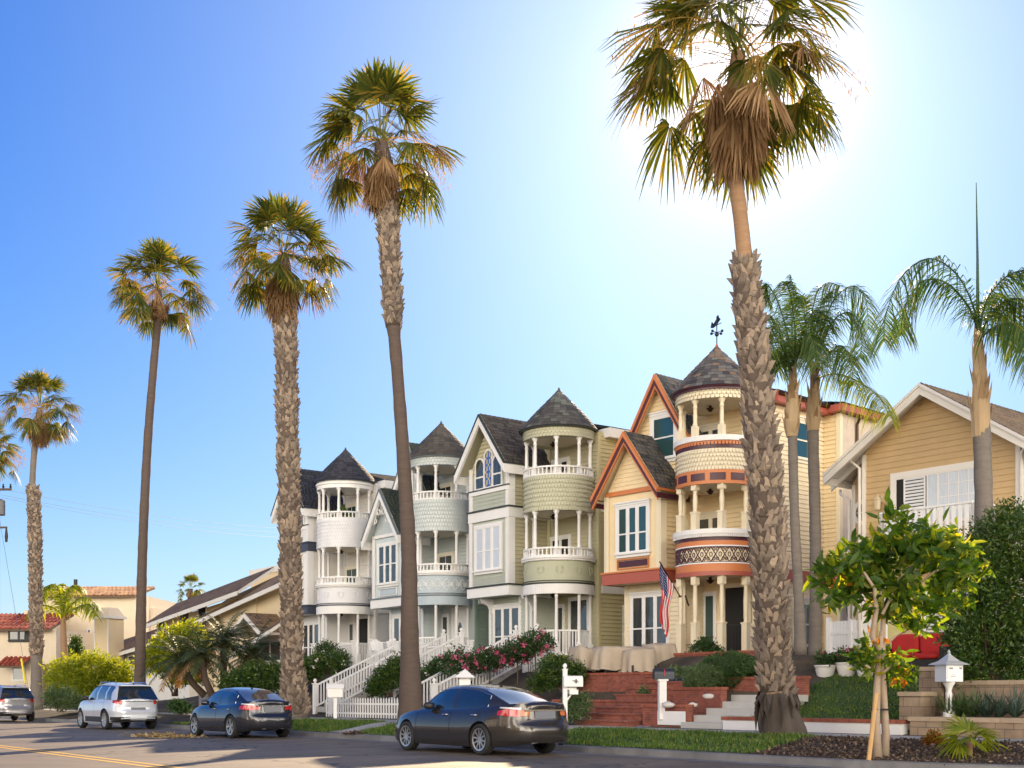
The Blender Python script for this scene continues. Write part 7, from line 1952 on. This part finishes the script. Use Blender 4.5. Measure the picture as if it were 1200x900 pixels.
def XA(C, x):      # local x for picture column x on plane y=0 of frame C (phi=37)
    ph = C.rotation_euler.z + PI/2; r = (math.sin(ph), -math.cos(ph)); k = (x-600)/F; return (k*C.location.y - C.location.x)/(r[0]-k*r[1])
# tall cream building, tiled roof, frontal
D = 92; e = frame_e('cream_building', 105, D, .6, 'tall plain cream building with a sunlit clay tiled roof', 88)
def xx(x): return (x-105)/F*92
mb = MB(); mb.box(xx(47), xx(175), 0, 9, .4, Zp(699,D)); mb.build('wall', CR, e); barrel_roof(e, xx(50), xx(161), -.5, 4.2, Zp(699,D), Zp(680,D)-.2, CLAY)
mb = MB(); mb.box(xx(161), xx(180), .5, 8, .4, Zp(712,D)); mb.build('side_block', CR, e)
simple_win(e, 0, xx(103), xx(106), Zp(750,D), Zp(738,D), 1); 
mb = MB(); mb.lathe(xx(76), 2, [(.15,Zp(690,D)),(.15,Zp(676,D))], 8); mb.build('vent_pipe', BLACKM, e)
D = 86; e = frame_e('cream_house', 20, D, .6, 'cream house with red tiled roof edge and small red awning at far left', 84)
def xy(x): return (x-20)/F*86
mb = MB(); mb.box(xy(-40), xy(68), 0, 7, .4, Zp(737,D)); mb.build('wall', CR, e); barrel_roof(e, xy(-42), xy(64), -.5, 3.2, Zp(738,D), Zp(717,D), CLAYR)
mb = MB(); mb.box(xy(2), xy(30), 3.0, 6, 3, Zp(712,D)); mb.build('roof_parapet', CR, e)
simple_win(e, 0, xy(11), xy(34), Zp(750,D), Zp(739,D), 2, PANE, BLACKM); simple_win(e, 0, xy(15), xy(28), Zp(797,D), Zp(782,D), 1)
barrel_roof(e, xy(5), xy(38), -1.2, 0, Zp(781,D), Zp(771,D), CLAYR, 'awning'); mb = MB(); mb.box(xy(50), xy(66), -.04, -.01, .6, Zp(778,D)); mb.build('garage_door', BROOF, e)
# chimney house with low brown roof
D = 79; e = frame_e('low_house', 165, D, .7, 'low white house with brown sloping roof, behind the slender smooth palm')
a = lambda x: XA(e, x)
mb = MB(); mb.box(a(122), a(222), 0, 8, .5, Zp(765,D)); mb.poly_extrude([(a(122),.0,Zp(766,D)),(a(222),.0,Zp(766,D)),(a(222),.0,Zp(735,D)-.6)], (0,8,0)); mb.build('wall', WH2, e)
slope_roof(e, a(119)-.5, a(226), -.6, 8, Zp(762,D)+.3, Zp(733,D), BROOF)
for x0, x1 in ((137,146),(151,160),(166,173),(179,188)): simple_win(e, 0, a(x0), a(x1), Zp(781,D), Zp(768,D), 1)
simple_win(e, 0, a(180), a(196), Zp(757,D), Zp(747,D), 1)
D = 80; e = frame_e('chimney_tower', 119, D, .7, 'cream board clad chimney tower with white corners between cream buildings', 60)
mb = MB(); mb.box(-.62,.62,0,1.3,.4,Zp(725,D)); mb.build('shaft', BE, e); mb = MB()
for x in (-.66,.56): mb.box(x,x+.1,-.04,.0,.4,Zp(725,D))
mb.box(-.78,.78,-.1,1.4,Zp(725,D),Zp(725,D)+.18); mb.build('corner_trim', WH2, e); mb = MB(); z0 = Zp(725,D)+.18
mb.add([(-.7,-.02,z0),(.7,-.02,z0),(.7,1.3,z0),(-.7,1.3,z0),(-.42,.2,z0+.55),(.42,.2,z0+.55),(.42,1.0,z0+.55),(-.42,1.0,z0+.55)],[(0,1,5,4),(1,2,6,5),(2,3,7,6),(3,0,4,7),(4,5,6,7)]); mb.build('cap', CR, e); e['category'] = 'chimney'
# two storey beige house
D = 74; e = frame_e('beige_house', 235, D, .8, 'two storey beige house with brown roof rising right, above the yellow green tree')
mb = MB(); mb.box(a(184), a(300), 0, 8, .5, Zp(730,D)); mb.poly_extrude([(a(184),0,Zp(730,D)),(a(300),0,Zp(730,D)),(a(300),0,Zp(692,D)-.6),(a(184),0,Zp(712,D)-.6)], (0,8,0)); mb.build('wall', BE, e)
slope_roof(e, a(181), a(292), -.7, 8, Zp(710,D), Zp(686,D), BROOF)
simple_win(e, 0, a(212), a(222), Zp(730,D), Zp(714,D), 1); simple_win(e, 0, a(233), a(242), Zp(730,D), Zp(712,D), 1, DARKIN); simple_win(e, 0, a(186), a(193), Zp(735,D), Zp(722,D), 1)
D = 69; e = frame_e('solar_house', 290, D, .9, 'beige house with solar panels on its sloping roof, left of the rough palm trunk')
mb = MB(); mb.box(a(242), a(350), 0, 8, .5, Zp(728,D)); mb.poly_extrude([(a(242),0,Zp(728,D)),(a(350),0,Zp(728,D)),(a(350),0,Zp(676,D)-.6),(a(242),0,Zp(708,D)-.6)], (0,8,0)); mb.build('wall', BE, e)
slope_roof(e, a(240), a(352), -.7, 8, Zp(706,D), Zp(672,D), BROOF)
mb = MB(); o = Vector((a(262),.2,Zp(699,D)-.50)); ey = Vector((a(330)-a(262),0,Zp(680,D)-Zp(700,D)+.25)); 
for i in range(4):
    for j in range(3): mb.obox(o+ey*(i/4+.01)+Vector((0,j*.7,j*.46)), ey*.23, (0,.66,.43), (0,0,.05))
mb.build('solar_panels', SOLAR, e)
simple_win(e, 0, a(250), a(262), Zp(735,D), Zp(715,D), 1, DARKIN); simple_win(e, 0, a(268), a(284), Zp(732,D), Zp(714,D), 1)
D = 78; e = frame_e('box_roof_house', 318, D, .9, 'beige boarded upper box with white parapet above the solar roof')
mb = MB(); mb.box(a(294), a(350), 0, 5, .5, Zp(668,D)); mb.build('wall', BE, e); mb = MB(); mb.box(a(293), a(352), -.08, 5, Zp(671,D), Zp(664,D)); mb.build('parapet', WH2, e)
D = 64; e = frame_e('gabled_house', 315, D, .9, 'low house with small tan gabled roof behind the date palm')
mb = MB(); mb.box(a(285), a(345), 0, 6, .5, Zp(745,D)); mb.build('wall', BE, e); gable_roof(e, a(281), a(318), -.6, 5, Zp(742,D), Zp(718,D), TROOF, [(.2,.08,WH2)], WH2, rowh=.3)
slope_roof(e, a(296), a(350), -1.6, 0, Zp(752,D), Zp(724,D), BROOF); simple_win(e, 0, a(305), a(330), Zp(775,D), Zp(752,D), 2)

# ------------------------------------------------------------------ utility pole, wires
D = 84; p = at(-3, 830, D); e = empty('utility_pole', tuple(p), 0, 'utility pole with transformer at the left edge', 'utility pole'); mb = MB(); zt = at(0,560,D).z-p.z
mb.tube([(0,0,0),(0,0,zt)],.16,8); mb.build('pole', DBARK, e); mb = MB(); mb.beam((-1.2,.1,zt-.8),(1.0,-.1,zt-.8),.12,.14); mb.beam((-1.0,.1,zt-3.4),(.7,-.1,zt-3.4),.1,.12); mb.build('crossarm', DBARK, e)
mb = MB(); mb.lathe(.35,-.25,[(.25,zt-2.6),(.28,zt-2.55),(.28,zt-1.6),(.1,zt-1.5)],12); mb.build('transformer', mat('grey_metal',(.12,.12,.13),.5,.5), e)
for x in (-1,-.4,.4,.9): mb = MB(); mb.lathe(x,0,[(.05,zt-.72),(.09,zt-.6),(.04,zt-.5),(.07,zt-.42)],8); mb.build('insulator', BLACKM, e)
mb = MB(); mb.lathe(.65,-.1,[(.08,zt-4.4),(.12,zt-4.0),(.05,zt-3.4)],8); mb.build('cable_joint', BLACKM, e)
for i, (y0, y1, lb) in enumerate([(573, 620, 'uppermost thin power line crossing left of the rough palm'), (580, 625, 'middle thin power line crossing left of the rough palm'), (583, 631, 'lowest thin power line crossing left of the rough palm')]):
    a_ = at(2, y0, 84); b_ = at(350, y1, 125); mb = MB(); pts = []
    for k in range(13): t = k/12; q = a_.lerp(b_, t); q.z -= 4*t*(1-t)*.5; pts.append(q-a_)
    mb.tube(pts, .011, 4); o = mb.build('power_line', mat('wire_grey',(.10,.12,.16),.6) if i == 0 else MATS['wire_grey']); o.location = a_; tagp(o, lb, 'power line', 'power lines at the left')
a_ = at(-2, 600, 84); b_ = at(34, 812, 80); mb = MB(); mb.tube([(0,0,0), b_-a_], .012, 4); o = mb.build('guy_wire', MATS['wire_grey']); o.location = a_; tagp(o, 'thin guy wire slanting down at the left edge', 'guy wire')
mb = MB(); c0 = at(30, 801, 80.3); c1 = at(25, 772, 80.9); mb.tube([(0,0,0), c1-c0], .07, 8); o = mb.build('guy_guard', mat('yellow_plastic',(.75,.62,.03),.4)); o.location = c0; tagp(o, 'yellow plastic guard tube on the guy wire', 'guy guard')

# ------------------------------------------------------------------ the other side of the street, behind the camera (seen in glass and paint)
for i, (t, w_, h_, m) in enumerate([(-2, 9, 7.5, CR), (12, 10, 6.5, BE), (26, 9, 8.0, CR), (40, 10, 7, WH2)]):
    p = TQ(t, -27 - bend(t), .1); e = empty('house_across', tuple(p), STREET_RZ, ['sunlit cream two storey house across the street', 'sunlit beige house across the street', 'tall sunlit cream house across the street', 'sunlit white house across the street'][i], 'house', 'houses across the street')
    mb = MB(); mb.box(-w_/2, w_/2, -8, 0, 0, h_); mb.build('wall', m, e); mb = MB(); mb.poly_extrude([(-w_/2-.4,.5,h_),(w_/2+.4,.5,h_),(0,.5,h_+2.4)], (0,-9,0)); mb.build('roof', BROOF, e)
    f = Fr((-w_/2, 0), (1,0), (0,1))
    for u in (1.2, w_-2.8):
        for z in (1.0, 4.2): window(e, f, u, u+1.5, z, z+1.4, WHITE, PANE, 2, .1, 0)
    mb = MB(); f.slab(mb, w_/2-.5, w_/2+.5, 0.0, 2.1, 0, .05); mb.build('door', BROOF, e)
SKY_SAT, SKY_KNEE, CLOUD_FILL, EXPO, SKY_P, SKY_GAIN = 1.6, 6.0, 46.0, 0.86, 0.5, 0.85
SKY_TINT = (.63, 1.05, 1.53); HAZE_C = (4.7, 5.7, 6.9); HAZE_K = 9.0
# ------------------------------------------------------------------ light, sky, camera
sun_az = math.atan2(868-600, F); sun_el = math.atan2(HORIZ-93, math.hypot(F, 268))
sd = Vector((math.sin(sun_az)*math.cos(sun_el), math.cos(sun_az)*math.cos(sun_el), math.sin(sun_el)))
L_ = bpy.data.lights.new('sun', 'SUN'); L_.energy = 5.0; L_.angle = R(0.53); L_.color = (1.0, 0.76, 0.48)
lo = bpy.data.objects.new('sun', L_); COL.objects.link(lo); lo.rotation_euler = sd.to_track_quat('Z', 'Y').to_euler(); lo.location = (0, 0, 60)
w = bpy.data.worlds.new('World'); scn.world = w; w.use_nodes = True
N, L = w.node_tree.nodes, w.node_tree.links
bg = N['Background']; sk = N.new('ShaderNodeTexSky'); sk.sky_type = 'NISHITA'; sk.sun_disc = False
sk.sun_elevation = sun_el; sk.sun_rotation = sun_az
sk.air_density = 1.0; sk.dust_density = 0.7; sk.ozone_density = 2.5; sk.altitude = 0
sk_strength = 0.10
# soft shoulder on the very bright glow, and an unseen cloud bank added opposite the sun as fill light for the facades
def vm(op, a, b_=None, sc=None):
    n = N.new('ShaderNodeVectorMath'); n.operation = op
    if isinstance(a, tuple): n.inputs[0].default_value = a
    else: L.new(a, n.inputs[0])
    if b_ is not None:
        if isinstance(b_, tuple): n.inputs[1].default_value = b_
        else: L.new(b_, n.inputs[1])
    if sc is not None:
        if isinstance(sc, float): n.inputs['Scale'].default_value = sc
        else: L.new(sc, n.inputs['Scale'])
    return n
def mm(op, a, b_=None, c=None):
    n = N.new('ShaderNodeMath'); n.operation = op
    for i, v in enumerate((a, b_, c)):
        if v is None: continue
        if isinstance(v, (int, float)): n.inputs[i].default_value = v
        else: L.new(v, n.inputs[i])
    return n.outputs[0]
hs = N.new('ShaderNodeHueSaturation'); hs.inputs['Saturation'].default_value = SKY_SAT; L.new(sk.outputs[0], hs.inputs['Color'])
knee = SKY_KNEE
lum = vm('DOT_PRODUCT', hs.outputs[0], (.25, .65, .10)).outputs['Value']
gain = mm('DIVIDE', SKY_GAIN, mm('ADD', mm('POWER', mm('DIVIDE', lum, knee), SKY_P), 1.0))
comp = vm('MULTIPLY', vm('SCALE', hs.outputs[0], sc=gain).outputs[0], SKY_TINT)
tc = N.new('ShaderNodeTexCoord')
dp = vm('DOT_PRODUCT', tc.outputs['Generated'], tuple(sd)).outputs['Value']
glow = mm('ADD', mm('MULTIPLY', mm('POWER', mm('MAXIMUM', dp, 0.0), 60.0), .9), mm('MULTIPLY', mm('POWER', mm('MAXIMUM', dp, 0.0), 600.0), 7.0))
glow = mm('ADD', glow, mm('MULTIPLY', mm('POWER', mm('MAXIMUM', dp, 0.0), 9.0), .6))
comp = vm('ADD', comp.outputs[0], vm('SCALE', (1.3, .93, .75), sc=glow).outputs[0])
sp = N.new('ShaderNodeSeparateXYZ'); L.new(tc.outputs['Generated'], sp.inputs[0])
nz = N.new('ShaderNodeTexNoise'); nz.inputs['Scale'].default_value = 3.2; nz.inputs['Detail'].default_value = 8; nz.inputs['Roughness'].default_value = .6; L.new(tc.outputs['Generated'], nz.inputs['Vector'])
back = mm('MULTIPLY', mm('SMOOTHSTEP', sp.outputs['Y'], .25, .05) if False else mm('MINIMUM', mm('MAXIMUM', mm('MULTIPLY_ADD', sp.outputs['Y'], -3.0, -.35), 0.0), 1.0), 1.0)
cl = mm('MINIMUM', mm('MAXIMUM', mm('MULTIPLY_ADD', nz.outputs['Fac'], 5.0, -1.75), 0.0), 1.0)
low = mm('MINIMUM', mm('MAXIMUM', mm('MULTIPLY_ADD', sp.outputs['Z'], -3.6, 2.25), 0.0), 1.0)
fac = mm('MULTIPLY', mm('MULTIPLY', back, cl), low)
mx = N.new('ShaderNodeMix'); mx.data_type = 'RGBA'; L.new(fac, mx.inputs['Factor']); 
hz = mm('POWER', 2.718, mm('MULTIPLY', mm('ABSOLUTE', sp.outputs['Z']), -HAZE_K))
hx = N.new('ShaderNodeMix'); hx.data_type = 'RGBA'; L.new(mm('MULTIPLY', hz, .92), hx.inputs['Factor']); L.new(comp.outputs[0], hx.inputs['A']); hx.inputs['B'].default_value = (*HAZE_C, 1)
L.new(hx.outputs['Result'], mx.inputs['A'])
mx.inputs['B'].default_value = (CLOUD_FILL*1.0, CLOUD_FILL*.89, CLOUD_FILL*.72, 1)  # added fill: warm cloud brightness out of view lifts the shaded house fronts
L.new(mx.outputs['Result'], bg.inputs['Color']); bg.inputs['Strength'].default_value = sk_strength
cam = bpy.data.cameras.new('camera'); co = bpy.data.objects.new('camera', cam); COL.objects.link(co)
co.location = (0, 0, CAMH); co.rotation_euler = (R(90), 0, 0)
cam.sensor_width = 36; cam.lens = 43.2; cam.shift_y = 364/1200; cam.clip_end = 5000; cam.clip_start = .1
scn.camera = co
scn.view_settings.view_transform = 'Standard'; scn.view_settings.look = 'None'; scn.view_settings.gamma = 1
scn.view_settings.exposure = EXPO
scn.render.engine = 'CYCLES'; scn.cycles.use_denoising = True
scn.cycles.max_bounces = 6; scn.cycles.transparent_max_bounces = 6
bpy.context.view_layer.update()
